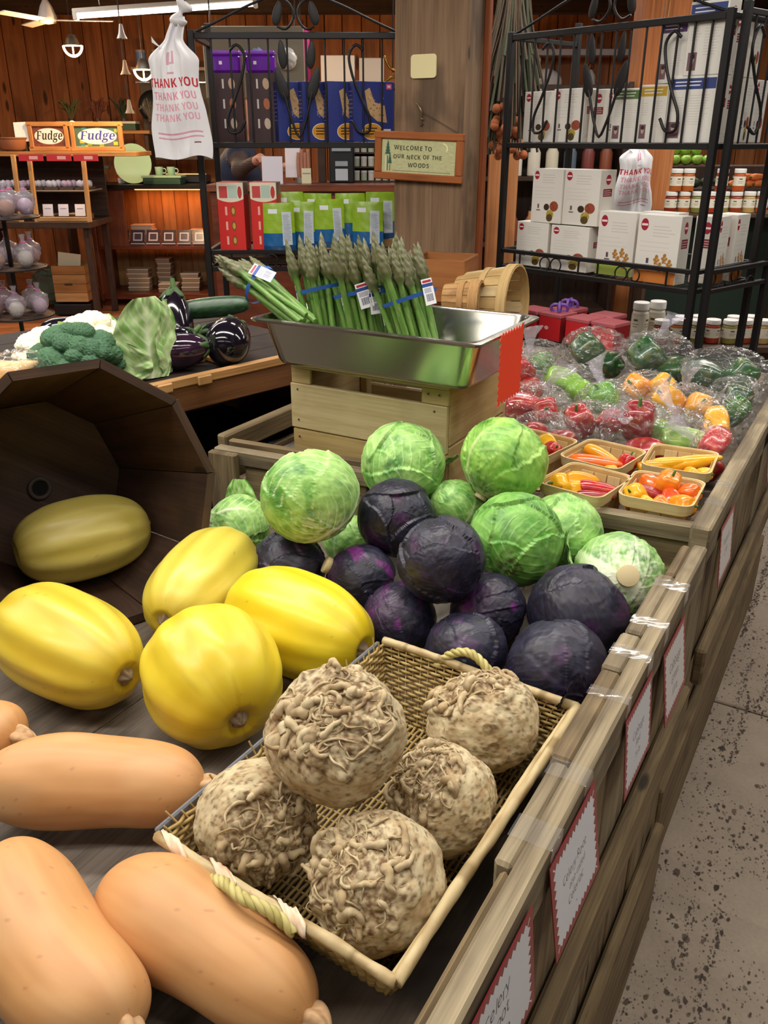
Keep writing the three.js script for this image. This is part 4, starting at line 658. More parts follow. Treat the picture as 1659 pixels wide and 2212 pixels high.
{
  const t = thing('broccoli', 'broad blue-green broccoli crown in front of the cauliflowers', 'broccoli', V3(-1.555, 1.035, -1.30)); t.rotation.set(0.25, 0.3, -0.2);
  const bg = floretHead(0.104, 5, [K('#2d4f38'), K('#466c4e'), K('#3c6a32')], 30, 0.82); part(t, 'crown', bg, vcol(0.75)); part(t, 'stalk', cyl(0.03, 0.04, 14, 0.045), std(0x7f9f58, 0.7), [0, -0.03, 0]);
  const caul = (pos, R, seed, label, leaves) => {
    const c = thing('cauliflower', label, 'cauliflower', V3(...pos), 0, 'cauliflowers on the display table'); c.rotation.set(0.15, seed, 0.1);
    part(c, 'curd', floretHead(R, seed, [K('#e9e2c6'), K('#f3efdd'), K('#d8cda4')], 11, 0.85), vcol(0.7));
    for (const [az, w, h, curl, lean] of leaves) { const l = part(c, 'leaf', outerLeaf(w, h, curl, seed + az, { base: K('#6fa84a'), pale: K('#b5d789'), rib: K('#e6eec4') }), cabM, V3(Math.sin(az) * R * 0.88, -R * 0.75, Math.cos(az) * R * 0.88)); l.rotation.set(0, az, 0); l.rotateX(lean); }
  };
  caul([-1.745, 1.05, -1.37], 0.075, 7, 'cauliflower at the far left behind the broccoli', [[2.2, 0.1, 0.11, 0.2, 0.25]]);
  caul([-1.715, 1.06, -1.485], 0.078, 12, 'creamy cauliflower between its two neighbours', [[-2.4, 0.09, 0.10, 0.2, 0.3], [1.2, 0.08, 0.09, 0.2, 0.3]]);
  const c = thing('cauliflower', 'cauliflower wrapped in big pale green leaves with a thick rib', 'cauliflower', V3(-1.545, 1.045, -1.47), 0, 'cauliflowers on the display table');
  part(c, 'curd', floretHead(0.075, 19, [K('#e9e2c6'), K('#f3efdd'), K('#d8cda4')], 11, 0.85), vcol(0.7));
  const pal = { base: K('#84b25c'), pale: K('#cbe2a6'), rib: K('#eef3da') }; let k = 0;
  for (const [az, w, h, curl, lean] of [[0.35, 0.15, 0.09, -0.1, -0.05], [1.2, 0.16, 0.19, -0.05, 0.0], [-0.5, 0.13, 0.075, -0.25, -0.1], [2.1, 0.14, 0.17, 0.1, 0.1], [3.0, 0.13, 0.15, 0.1, 0.2], [-1.6, 0.12, 0.08, 0.0, 0.1]]) { const l = part(c, 'leaf', outerLeaf(w, h, curl, 40 + k++, pal), cabM, V3(Math.sin(az) * 0.082, -0.06, Math.cos(az) * 0.082)); l.rotation.y = az; l.rotateX(lean); }
  // bagged roots at the far left
  const b = thing('bag_of_parsnips', 'clear bag of pale orange roots behind the tub at the left edge', 'bag', V3(-1.60, 1.03, -1.17), 0.4), rm = vcol(0.6);
  part(b, 'film', crumple(0.085, 0.05, 0.11, 3), filmy, [0, 0.02, 0]);
  for (let i = 0; i < 5; i++) { const m = part(b, 'root', blob(16, 20, (d, th, ph, o) => { const r = 0.017 * Math.pow(Math.sin(th), 0.6) * (1.1 + 0.5 * d.y); o.p.set(Math.cos(ph) * r, d.y * 0.075, Math.sin(ph) * r); mixc(o.c, K('#e0a66a'), K('#e9cf9c'), clamp(0.5 + nz(d.x * 3, d.y * 6, i))); }), rm, [-0.05 + (i % 3) * 0.045, i > 2 ? 0.035 : 0.0, 0.01 * i - 0.02]); m.rotation.set(1.35, 0.1 * i, 0.15 * i); }
}
function crumple(a, b, c, seed, nu = 72, nv = 48) { return blob(nu, nv, (d, th, ph, o) => { const r1 = Math.abs(fbm(d.x * 2.6 + seed, d.y * 2.6, d.z * 2.6, 2)), r2 = Math.abs(fbm(d.x * 6, d.y * 6 + seed, d.z * 6, 2)), k = 0.92 + 0.3 * (0.4 - r1) + 0.10 * (0.4 - r2); o.p.set(d.x * a * k, d.y * b * k, d.z * c * k); }, false); }

// ---------- berry baskets of small peppers ----------
const pepM = vcol(0.25, { clearcoat: 0.5, clearcoatRoughness: 0.1 });
const pepGeo = new Map();
function pepperGeo(col, long, seed) {
  const key = col + long + seed; if (pepGeo.has(key)) return pepGeo.get(key); const c1 = K(col), c2 = K(col).multiplyScalar(0.72), c3 = K(col).lerp(K('#ffd34a'), 0.18);
  const g = blob(30, 26, (d, th, ph, o) => { const lob = long > 1.8 ? 0.03 : 0.09, q = (1 - d.y) / 2, r = Math.pow(Math.sin(th), 0.62) * lerp(1.0, long > 1.8 ? 0.45 : 0.8, q) * (1 + lob * Math.cos(ph * (long > 1.8 ? 3 : 4) + seed)), dent = th < 0.5 ? 0.14 * (0.5 - th) : 0; o.p.set(Math.cos(ph) * r + (long > 1.8 ? 0.25 * q * q : 0), (d.y - dent) * long, Math.sin(ph) * r); mixc(o.c, c1, c2, clamp(0.35 + 0.8 * nz(d.x * 2 + seed, d.y * 2, d.z * 2))); mixc(o.c, o.c, c3, clamp(nz(d.x * 3, d.y * 3 + seed, d.z * 3))); });
  pepGeo.set(key, g); return g;
}
const stalkG = tube([V3(0, -0.1, 0), V3(0.02, 0.2, 0.02), V3(0.1, 0.45, 0.03)], (u) => 0.13 - 0.05 * u, 6, 7), capG = lathe([[0.0, 0.02], [0.2, 0.04], [0.38, -0.06], [0.3, -0.09], [0.0, -0.02]], 12);
const stalkM = std(0x4d7a35, 0.6);
function pepper(name, label, pos, R, col, long, axis, seed, group, stalk = true) {
  const t = thing(name, label, 'pepper', V3(...pos), 0, group); aim(t, V3(...axis), seed); t.scale.setScalar(R);
  part(t, 'flesh', pepperGeo(col, long, seed % 4), pepM); if (stalk) { const cp = part(t, 'cap', capG, stalkM, [0, long * 0.9, 0]); part(cp, 'stalk', stalkG, stalkM); }
  return t;
}
{
  const veneer = woods(woodTex(19, 0xd8bf8d, 0xb89a66, 0xe8d6ae, { w: 256, h: 256, rep: [3, 4], knots: 0, stain: 0.1, contrast: 0.7 }), [0xffffff, 0xf2e6d0], 0.7);
  const makeBasket = (label, pos, turn) => {
    const t = thing('berry_basket', label, 'basket', pos, turn, 'veneer berry baskets'), w = 0.138, d = 0.152, h = 0.088;
    const band = (i0, y0, i1, y1, th, name, m) => { const g = sheet(72, 5, (u, v, o) => { const k = Math.round(v * 5), pr = [[i0, y0], [i1, y1], [i1 + th, y1], [i0 + th, y0], [i0, y0], [i0, y0]][k], q = rrect(u % 1, w - 2 * pr[0], d - 2 * pr[0], 0.022); o.p.set(q[0], pr[1], q[1]); }); const n = g.attributes.uv; for (let i = 0; i < n.count; i++) n.setXY(i, n.getX(i) * 0.55, g.attributes.position.getY(i)); part(t, name, toCreasedNormals(g, 0.6), m); };
    band(-0.0015, h, 0.0015, h - 0.022, 0.0028, 'rim_band', veneer[0]); band(0.0018, h - 0.002, 0.0035, h - 0.024, 0.002, 'inner_band', veneer[1]);
    for (const [s, n, L] of [['x', 3, w], ['z', 3, d]]) for (const sg of [-1, 1]) for (let i = 0; i < n; i++) { const g = chBox((L - 0.05) / n - 0.002, h - 0.012, 0.0016, 0.0004, i * 0.3, sg, 1), off = ((i + 0.5) / n - 0.5) * (L - 0.05), m = part(t, 'slat', g, veneer[(i + (sg > 0 ? 1 : 0)) % 2]); if (s === 'x') { m.position.set(off, h / 2 - 0.003, sg * (d / 2 - 0.0125)); m.rotation.x = sg * 0.13; } else { m.position.set(sg * (w / 2 - 0.0125), h / 2 - 0.003, off); m.rotation.set(0, Math.PI / 2, 0); m.rotateX(sg * 0.13); } }
    part(t, 'base', chBox(w - 0.034, 0.002, d - 0.034, 0.0004), veneer[1], [0, 0.003, 0]);
  };
  const Y = 0.791, gp = 'small peppers in the berry baskets';
  const BK = [
    ['b5', [-0.299, -1.601], 0.02, 'berry basket at the near right with orange and red mini peppers'],
    ['b4', [-0.443, -1.571], -0.17, 'berry basket at the near left with yellow and dark red peppers'],
    ['b3', [-0.306, -1.790], 0.06, 'berry basket at the far right full of long yellow peppers'],
    ['b2', [-0.457, -1.739], -0.17, 'berry basket in the middle row with an orange pepper and a cherry pepper'],
    ['b1', [-0.610, -1.735], -0.2, 'berry basket half hidden behind the palest cabbage'],
  ];
  for (const [k, [x, z], turn, label] of BK) makeBasket(label, V3(x, Y, z), turn);
  const O = '#f08a1c', Yl = '#f5b81e', Rd = '#c01d22', Dk = '#9a1426', Or = '#ee6a1a';
  let s = 1; const mini = (bk, dx, dz, y, col, long, ax, R, what) => { const b = BK.find((q) => q[0] === bk), c = Math.cos(b[2]), n = Math.sin(b[2]); pepper('mini_pepper', what, [b[1][0] + dx * c + dz * n, Y + y + 0.008, b[1][1] - dx * n + dz * c], R * 1.14, col, long, ax, s++, gp); };
  mini('b5', -0.043, 0.02, 0.062, Yl, 1.3, [-0.3, 0.5, 0.8], 0.021, 'yellow mini pepper in the left corner of the near right basket'); mini('b5', 0.002, -0.035, 0.072, O, 1.2, [0.3, 0.8, 0.3], 0.024, 'orange mini pepper highest in the near right basket'); mini('b5', 0.04, -0.03, 0.062, Or, 1.3, [0.7, 0.3, 0.3], 0.021, 'red-orange mini pepper at the back right of the near right basket'); mini('b5', -0.02, -0.005, 0.058, Dk, 1.8, [-0.9, 0.2, 0.1], 0.016, 'dark red mini pepper in the middle of the near right basket'); mini('b5', -0.018, 0.047, 0.058, Yl, 1.1, [0.2, 0.4, 0.9], 0.017, 'small yellow mini pepper at the front of the near right basket'); mini('b5', 0.008, 0.045, 0.06, O, 1.1, [0.1, 0.6, 0.8], 0.018, 'small orange mini pepper at the front of the near right basket'); mini('b5', 0.044, 0.03, 0.062, '#f39a1e', 1.2, [0.8, 0.3, 0.4], 0.021, 'orange mini pepper with its green stem at the right of the near basket'); mini('b5', -0.03, -0.045, 0.06, Or, 1.4, [-0.6, 0.3, -0.6], 0.019, 'reddish mini pepper at the back left of the near right basket'); mini('b5', 0.02, 0.008, 0.062, '#e24a1c', 1.3, [0.4, -0.3, 0.8], 0.018, 'red-orange mini pepper in the centre of the near right basket');
  mini('b4', -0.045, 0.01, 0.06, Yl, 1.2, [-0.5, 0.3, 0.8], 0.021, 'yellow mini pepper in the left corner of the near left basket'); mini('b4', -0.018, -0.02, 0.062, '#f6a81a', 1.8, [-0.6, 0.2, 0.6], 0.02, 'golden mini pepper at the back of the near left basket'); mini('b4', -0.008, 0.022, 0.06, '#f2b227', 1.3, [-0.3, 0.2, 0.95], 0.02, 'yellow mini pepper with its stem to the front of the near left basket'); mini('b4', 0.034, 0.005, 0.066, Rd, 2.3, [-0.9, 0.1, 0.2], 0.017, 'upper dark red pepper in the near left basket'); mini('b4', 0.034, 0.03, 0.058, Dk, 2.3, [-0.9, -0.1, 0.15], 0.016, 'lower dark red pepper in the near left basket'); mini('b4', 0.035, -0.03, 0.056, Dk, 2.0, [-0.9, 0.1, 0.2], 0.016, 'hindmost dark red pepper in the near left basket'); mini('b4', 0.02, 0.052, 0.05, '#e8c15a', 1.0, [0, 0.5, 0.8], 0.014, 'pale yellow mini pepper at the front of the near left basket');
  for (const [i, q] of [[-0.035, 0.02], [-0.012, 0.0], [0.012, -0.015], [0.034, -0.03]].entries()) mini('b3', q[0], q[1], 0.062 + 0.004 * (i % 2), i % 2 ? '#f2b41c' : '#f0a416', 2.7, [-0.75, -0.05, 0.6], 0.018, ['long yellow pepper at the left of the far right basket', 'long golden pepper second from the left in the far right basket', 'long yellow pepper second from the right in the far right basket', 'long golden pepper at the back of the far right basket'][i]); mini('b3', 0.03, 0.035, 0.058, '#efb11e', 1.5, [0.5, 0.2, 0.8], 0.017, 'short yellow pepper at the front of the far right basket'); mini('b3', 0.05, 0.012, 0.055, '#f3bd30', 1.2, [0.8, 0.2, 0.3], 0.015, 'smallest yellow pepper in the far right basket');
  mini('b2', -0.01, -0.02, 0.066, '#f4a61c', 2.3, [-0.9, 0.15, -0.2], 0.018, 'golden pepper at the back of the middle basket'); mini('b2', -0.008, 0.015, 0.06, Or, 2.8, [-0.95, -0.05, 0.1], 0.019, 'long orange-red pepper across the middle basket'); mini('b2', 0.05, -0.01, 0.062, Rd, 1.2, [0.2, 0.8, -0.3], 0.018, 'round cherry-red pepper in the middle basket'); mini('b2', 0.036, 0.035, 0.056, '#f2b021', 1.1, [0.4, 0.3, 0.8], 0.015, 'small yellow pepper in the front corner of the middle basket'); mini('b2', -0.035, 0.045, 0.05, '#ef9f22', 1.5, [-0.8, 0, 0.4], 0.013, 'small orange pepper at the front edge of the middle basket');
  mini('b1', 0.015, -0.035, 0.062, Yl, 1.6, [-0.5, 0.3, -0.5], 0.02, 'yellow pepper at the back of the half-hidden basket'); mini('b1', 0.035, 0.0, 0.062, Rd, 1.5, [0.5, 0.5, 0.3], 0.02, 'red pepper in the half-hidden basket'); mini('b1', 0.02, 0.04, 0.058, O, 1.4, [0.2, 0.3, 0.9], 0.018, 'orange pepper at the front of the half-hidden basket');
}

// ---------- bagged peppers in the far bin ----------
{
  const R = rng(313), gpP = 'bell peppers in plastic bags', D = 0.79;
  const neckGeo = (seed) => { const r = rng(seed); return sheet(30, 10, (u, v, o) => { const a = u * 6.283, k = 0.008 + 0.028 * v * v * (0.6 + 0.7 * Math.abs(nz(u * 5, v * 3, seed))); o.p.set(Math.cos(a) * k + 0.02 * v * v, v * 0.075, Math.sin(a) * k * 0.7); }); };
  const filmN = new THREE.MeshPhysicalMaterial({ color: 0xf4f2fa, roughness: 0.15, transmission: 0.82, thickness: 0, ior: 1.45 });
  const bag = (label, x, z, a, b, c, y, seed, turn, peppers, neck) => {
    const t = thing('produce_bag', label, 'bag', V3(x, D + y, z), turn, 'clear produce bags in the far bin'); part(t, 'film', crumple(a, b, c, seed, 88, 60), filmy);
    if (neck) { const n = part(t, 'gathered_neck', neckGeo(seed), filmN, V3(...neck.slice(0, 3)), neck.slice(3), 'gathered bag neck'); }
    peppers.forEach(([dx, dy, dz, col, rad, long, ax, what]) => pepper('bell_pepper', what, [x + dx, D + y + dy, z + dz], rad * 1.1, col, long, ax, (R() * 9) | 0, gpP));
  };
  const RD = '#a5131f', LG = '#86b843', YO = '#f2ae1c', DG = '#1d4a22', MG = '#5e9a3c';
  bag('bag of red peppers with a tall gathered neck beside the orange tag', -0.85, -2.32, 0.085, 0.075, 0.09, 0.07, 1, 0.2, [[-0.02, 0.025, 0.01, RD, 0.034, 1.15, [-0.4, 0.6, 0.6], 'red pepper with a green stem high beside the orange tag'], [0.02, -0.02, 0.04, RD, 0.035, 1.1, [0.5, 0.2, 0.8], 'red pepper low in the bag with the tall neck']], [0.0, 0.06, 0.0, 0.1, 0, 0.25]);
  bag('bag of dark red peppers just behind the crate corner', -0.73, -2.05, 0.095, 0.065, 0.095, 0.065, 4, 0.5, [[-0.03, 0.0, 0.0, RD, 0.037, 1.3, [-0.8, 0.1, 0.3], 'long dark red pepper behind the crate corner'], [0.035, 0.005, 0.02, RD, 0.036, 1.1, [0.3, 0.4, 0.8], 'red pepper in the bag behind the crate corner']], [0.03, 0.05, -0.02, 0.3, 0, -0.4]);
  bag('bag of red peppers nearest the pale cabbage', -0.64, -1.88, 0.085, 0.055, 0.075, 0.055, 7, 0.1, [[-0.025, 0.0, 0.01, RD, 0.034, 1.1, [-0.4, 0.2, 0.85], 'red pepper nearest the pale cabbage'], [0.04, -0.01, 0.0, '#8f1020', 0.032, 1.2, [0.8, 0.1, 0.3], 'dark red pepper behind the half-hidden basket']]);
  bag('bag of red peppers behind the middle berry basket', -0.56, -1.99, 0.09, 0.06, 0.08, 0.058, 11, -0.3, [[-0.03, 0.01, 0.0, RD, 0.037, 1.15, [-0.1, 0.8, 0.5], 'upright red pepper behind the middle berry basket'], [0.035, 0.015, -0.03, '#b3181f', 0.03, 1.1, [0.6, 0.3, 0.3], 'small red pepper behind the middle berry basket']], [0.04, 0.035, 0.02, 0.6, 0, -0.8]);
  bag('bag holding a tall dark red pepper in the middle of the far bin', -0.445, -1.975, 0.085, 0.07, 0.08, 0.065, 15, 0.4, [[0.0, 0.03, 0.0, '#8c0f1f', 0.042, 1.15, [0.05, 0.9, 0.35], 'tall dark red pepper in the middle of the far bin'], [0.035, -0.02, 0.055, '#a21624', 0.032, 1.4, [0.9, 0.1, 0.2], 'red pepper lying in front of the tall one']]);
  bag('bag of pale green peppers left of the middle', -0.72, -2.33, 0.10, 0.06, 0.085, 0.06, 19, 0.7, [[-0.02, 0.02, 0.02, LG, 0.034, 1.6, [-0.7, 0.3, 0.4], 'upper pale green pepper left of the middle'], [0.03, 0.0, 0.04, '#79ad3c', 0.034, 1.6, [0.6, 0.1, 0.6], 'lower pale green pepper left of the middle']]);
  bag('bag of green peppers behind the tall dark red one', -0.57, -2.17, 0.09, 0.065, 0.085, 0.062, 23, 0.2, [[-0.01, 0.02, 0.0, MG, 0.038, 1.15, [-0.3, 0.7, 0.5], 'green pepper behind the tall dark red one'], [0.03, -0.02, 0.05, LG, 0.03, 1.3, [0.4, 0.1, 0.8], 'light green pepper beside the tall dark red one']], [-0.02, 0.05, 0.0, -0.2, 0, 0.6]);
  bag('bag of orange peppers in the back middle', -0.52, -2.36, 0.095, 0.06, 0.085, 0.062, 27, 0.9, [[-0.02, 0.015, 0.01, '#ee9a1c', 0.036, 1.2, [-0.3, 0.4, 0.8], 'orange pepper in the back middle'], [0.035, 0.02, 0.0, YO, 0.034, 1.15, [0.5, 0.6, 0.4], 'yellow pepper in the back middle']]);
  bag('bag of yellow peppers right of the middle', -0.40, -2.27, 0.10, 0.06, 0.085, 0.06, 31, 0.3, [[-0.035, 0.015, 0.0, YO, 0.036, 1.3, [-0.4, 0.5, 0.6], 'yellow pepper right of the middle'], [0.035, 0.01, 0.0, '#e8a63a', 0.034, 1.2, [0.3, 0.4, 0.6], 'golden pepper right of the middle']], [0.0, 0.045, 0.0, 0.3, 0, 0.2]);
  bag('bag with a yellow and a green pepper beside the rail', -0.285, -2.20, 0.075, 0.06, 0.10, 0.062, 35, 0.1, [[-0.012, 0.0, 0.035, '#f0a81a', 0.034, 1.5, [0.2, -0.4, 0.8], 'yellow pepper against the rail'], [0.015, 0.012, -0.05, '#2f6b2c', 0.033, 1.2, [0.3, 0.6, 0.3], 'green pepper against the rail']]);
  bag('bag of light green peppers above the long yellow ones', -0.37, -2.03, 0.10, 0.06, 0.08, 0.06, 39, -0.4, [[-0.03, 0.0, 0.0, '#6ea53a', 0.034, 1.7, [-0.9, 0.1, 0.3], 'left light green pepper above the long yellow ones'], [0.03, -0.005, 0.025, LG, 0.034, 1.7, [-0.8, 0.1, 0.5], 'right light green pepper above the long yellow ones']], [-0.03, 0.045, -0.03, 0, 0, 0.9]);
  bag('bag of red peppers squeezed against the rail', -0.268, -1.955, 0.05, 0.055, 0.09, 0.062, 43, 0.0, [[0.0, 0.012, -0.02, '#c02128', 0.032, 1.4, [-0.2, -0.3, 0.9], 'bright red pepper squeezed against the rail'], [0.005, -0.02, 0.06, '#8f1020', 0.03, 1.2, [0.3, 0.2, 0.8], 'dark red pepper low against the rail']], [-0.04, 0.02, -0.01, 0, 0, 1.2]);
  bag('bag of dark green squash at the back left of the far bin', -0.76, -2.66, 0.11, 0.08, 0.10, 0.075, 47, 0.2, [[-0.02, 0.01, 0.0, DG, 0.052, 1.15, [-0.3, 0.6, 0.5], 'dark green squash at the back left of the far bin'], [0.05, -0.01, 0.04, '#173f20', 0.04, 1.3, [0.7, 0.1, 0.4], 'small dark squash at the back left of the far bin']]);
  bag('bag of dark green squash in the back middle of the far bin', -0.57, -2.66, 0.12, 0.085, 0.11, 0.08, 51, 0.6, [[-0.02, 0.015, 0.02, '#20502a', 0.054, 1.2, [-0.2, 0.5, 0.7], 'large dark green squash in the back middle'], [0.06, -0.015, 0.02, DG, 0.042, 1.3, [0.8, 0.1, 0.2], 'second dark green squash in the back middle']], [0.0, 0.07, 0.0, 0.2, 0, -0.3]);
  bag('bag of dark green squash at the back right of the far bin', -0.36, -2.62, 0.13, 0.075, 0.11, 0.07, 55, 0.1, [[-0.05, 0.0, 0.02, '#1c4626', 0.046, 1.3, [-0.8, 0.2, 0.3], 'dark green squash at the back right'], [0.04, 0.01, 0.0, '#27552c', 0.048, 1.2, [0.4, 0.3, 0.7], 'dark green squash against the rail at the back right']]);
  bag('bag of dark green squash in the right corner by the rail', -0.29, -2.42, 0.08, 0.06, 0.09, 0.06, 59, 0.4, [[0.0, 0.0, 0.0, '#1b4525', 0.042, 1.2, [0.1, 0.4, 0.8], 'dark green squash in the right corner by the rail']]);
  bag('bag of zucchini against the left side of the far bin', -0.92, -2.58, 0.10, 0.06, 0.09, 0.06, 63, 0.4, [[0.0, 0.0, 0.0, '#4f8a36', 0.036, 1.9, [0.6, 0.2, 0.6], 'mid green pepper near the bushel basket']]);
}

// ---------- bushel baskets and wooden box at the back of the far bin ----------
{
  const veneer = woods(woodTex(20, 0xd2b98a, 0xa98f60, 0xe2cfa4, { w: 256, h: 256, rep: [2, 4], knots: 0, stain: 0.15, contrast: 0.8 }), [0xffffff, 0xf0e4cc, 0xe4d6ba], 0.7);
  const bushel = (label, pos, axis, Rm, Rb, h, N, tint) => {
    const t = thing('bushel_basket', label, 'basket', V3(...pos)); aim(t, V3(...axis)); const P = (r, a, y) => V3(r * Math.cos(a), y, r * Math.sin(a));
    for (let k = 0; k < N; k++) { const a0 = (k / N) * 6.2832, a1 = ((k + 0.93) / N) * 6.2832, th = 0.003, r0 = Rb, r1 = Rm; part(t, 'slat', hexa([P(r0, a0, 0), P(r0 + th, a0, 0), P(r0 + th, a1, 0), P(r0, a1, 0), P(r1, a0, h), P(r1 + th, a0, h), P(r1 + th, a1, h), P(r1, a1, h)], k * 0.3, k * 0.17), tint || veneer[k % 3]); }
    const hoop = (y, w, o) => { const r = lerp(Rb, Rm, y / h) + o; part(t, 'hoop', new THREE.LatheGeometry([[r, y - w / 2], [r + 0.005, y - w / 2], [r + 0.005, y + w / 2], [r, y + w / 2], [r, y - w / 2]].map((q) => new THREE.Vector2(...q)), 40), tint || veneer[1]); };
    hoop(h - 0.018, 0.034, 0.0035); hoop(h * 0.5, 0.02, 0.0035); { const r = Rm - 0.005, y = h - 0.016; part(t, 'inner_hoop', new THREE.LatheGeometry([[r, y - 0.016], [r + 0.004, y - 0.016], [r + 0.004, y + 0.017], [r, y + 0.017], [r, y - 0.016]].map((q) => new THREE.Vector2(...q)), 40), tint || veneer[1]); }
    part(t, 'bottom', cyl(Rb, 0.004, 32), veneer[2], [0, 0.004, 0]);
  };
  bushel('large veneer bushel basket tipped on its side at the back of the far bin', [-1.345, 0.945, -2.90], [0.99, 0.04, -0.06], 0.138, 0.105, 0.215, 20);
  bushel('small brown veneer basket lying in front of the bushel basket', [-1.335, 0.985, -2.74], [0.97, 0.02, -0.2], 0.062, 0.048, 0.13, 14, woods(woodTex(23, 0xc0945e, 0x936a3c, 0xd2a873, { w: 128, h: 128, rep: [2, 4], knots: 0 }), [0xffffff])[0]);
  const b = thing('wooden_box', 'upturned wooden box at the foot of the post', 'box', V3(-1.45, 0.79, -2.96), 0.2); for (const [x, y, z, w, h, d] of [[0, 0.235, 0.11, 0.21, 0.15, 0.012], [0, 0.235, -0.11, 0.21, 0.15, 0.012], [-0.1, 0.235, 0, 0.012, 0.15, 0.208], [0.1, 0.235, 0, 0.012, 0.15, 0.208], [0, 0.155, 0, 0.19, 0.01, 0.208], [0, -0.32, 0, 0.20, 0.938, 0.20]]) part(b, 'board', chBox(w, h, d, 0.002, x, y), woods(T.oak, [0xcfae90])[0], [x, y, z]); b.rotation.z = 0.0;
}
// ---------- timber post with switch plate and welcome sign ----------
{
  const t = thing('timber_post', 'tall rough-sawn timber post in the middle of the shop', 'post', V3(-1.586, 0, -3.175)); part(t, 'shaft', chBox(0.295, CEILING, 0.195, 0.006, 0.1, 0.2, 1), postW[0], [0, CEILING / 2, 0]);
  part(t, 'corner_trim', chBox(0.02, CEILING, 0.03, 0.003, 0.5, 0.9, 1), woods(T.oak, [0xc0855a])[0], [0.158, CEILING / 2, -0.05]);
  const pl = thing('switch_plate', 'blank cream cover plate screwed to the post above the sign', 'plate', V3(-1.609, 1.74, -3.0735)); const sh = new THREE.Shape(), w = 0.05, h = 0.037, r = 0.012; sh.moveTo(-w + r, -h); sh.lineTo(w - r, -h); sh.quadraticCurveTo(w, -h, w, -h + r); sh.lineTo(w, h - r); sh.quadraticCurveTo(w, h, w - r, h); sh.lineTo(-w + r, h); sh.quadraticCurveTo(-w, h, -w, h - r); sh.lineTo(-w, -h + r); sh.quadraticCurveTo(-w, -h, -w + r, -h);
  part(pl, 'plate', new THREE.ExtrudeGeometry(sh, { depth: 0.004, bevelSize: 0.002, bevelThickness: 0.002, bevelSegments: 2 }), std(0xe6d9a6, 0.5), [0, 0, -0.002]);
  const sg = thing('welcome_sign', 'small wood-framed sign welcoming visitors, hung on the post', 'sign', V3(-1.618, 1.438, -3.06)); sg.rotation.z = -0.035; sg.rotation.y = 0.02;
  const tex = canvasTex(512, 256, (g, w, h) => {
    g.fillStyle = '#b9b98c'; g.fillRect(0, 0, w, h); const R = rng(6); for (let i = 0; i < 900; i++) { g.fillStyle = R() < 0.5 ? 'rgba(160,160,110,0.25)' : 'rgba(210,205,160,0.25)'; g.fillRect(R() * w, R() * h, 6 + R() * 20, 3 + R() * 6); }
    g.fillStyle = '#2f5a48'; for (const [x, y0, y1, ww] of [[42, 20, 130, 22], [58, 105, 190, 16]]) for (let k = 0; k < 4; k++) { const a = lerp(y0, y1 - 24, k / 4); g.beginPath(); g.moveTo(x, a - 6); g.lineTo(x + ww * (0.4 + k * 0.2), a + 34); g.lineTo(x - ww * (0.4 + k * 0.2), a + 34); g.fill(); } g.fillStyle = '#3c4a34'; g.fillRect(38, 128, 6, 110); g.fillRect(56, 188, 5, 50); g.fillStyle = '#d8ddc0'; g.fillRect(26, 130, 5, 108); g.fillStyle = '#7c7a66'; g.fillRect(80, 232, 400, 5);
    g.strokeStyle = '#e6e2ac'; g.lineWidth = 9; g.beginPath(); g.arc(418, 62, 34, -1.5, 0.6); g.stroke(); g.fillStyle = '#3a3a20';
    const say = (s, x, y, px) => { g.font = `bold ${px}px sans-serif`; let c = x; for (const ch of s) { g.save(); g.translate(c, y + (R() - 0.5) * 6); g.rotate((R() - 0.5) * 0.16); g.scale(0.88, 1); g.fillText(ch, 0, 0); g.restore(); c += g.measureText(ch).width * 0.9 + 1; } };
    say('WELCOME TO', 86, 84, 44); say('OUR NECK OF THE', 80, 146, 42); say('WOODS', 186, 204, 44);
  });
  const face = new THREE.BoxGeometry(0.31, 0.125, 0.004); const uv = face.attributes.uv; part(sg, 'panel', face, std(0xffffff, 0.7, { map: tex }), [0, 0, 0]);
  const fr = woods(T.oak, [0xd2a079, 0xc4956c])[0]; for (const [x, y, w, h] of [[0, 0.072, 0.372, 0.026], [0, -0.072, 0.372, 0.026], [-0.17, 0, 0.028, 0.119], [0.17, 0, 0.028, 0.119]]) part(sg, 'frame_bar', chBox(w, h, 0.016, 0.003, x, y), fr, [x, y, 0.003]);
  part(sg, 'inner_edge', new THREE.BoxGeometry(0.314, 0.129, 0.003), std(0x3a3324, 0.8), [0, 0, -0.0015]);
  part(sg, 'hanging_wire', tube([V3(-0.0, 0.155, -0.008), V3(0.09, 0.115, -0.008), V3(0.165, 0.082, -0.004)], 0.0014, 10, 5), std(0x4a4038, 0.5), null, null, 'thin wire');
  const hk = thing('door_catch', 'small brass hook on the post above the welcome sign', 'hook', V3(-1.614, 1.60, -3.074)); part(hk, 'hook', tube([V3(-0.02, 0.02, 0.004), V3(-0.005, 0.01, 0.014), V3(0.006, -0.01, 0.014), V3(0.0, -0.03, 0.008), V3(0.008, -0.035, 0.004)], 0.004, 14, 7), std(0x8a7a5c, 0.4, { metalness: 0.7 })); part(hk, 'screw', at(cyl(0.006, 0.004, 10), 0.0, -0.05, 0.003, Math.PI / 2), std(0x5a4a38, 0.5, { metalness: 0.7 }));
}

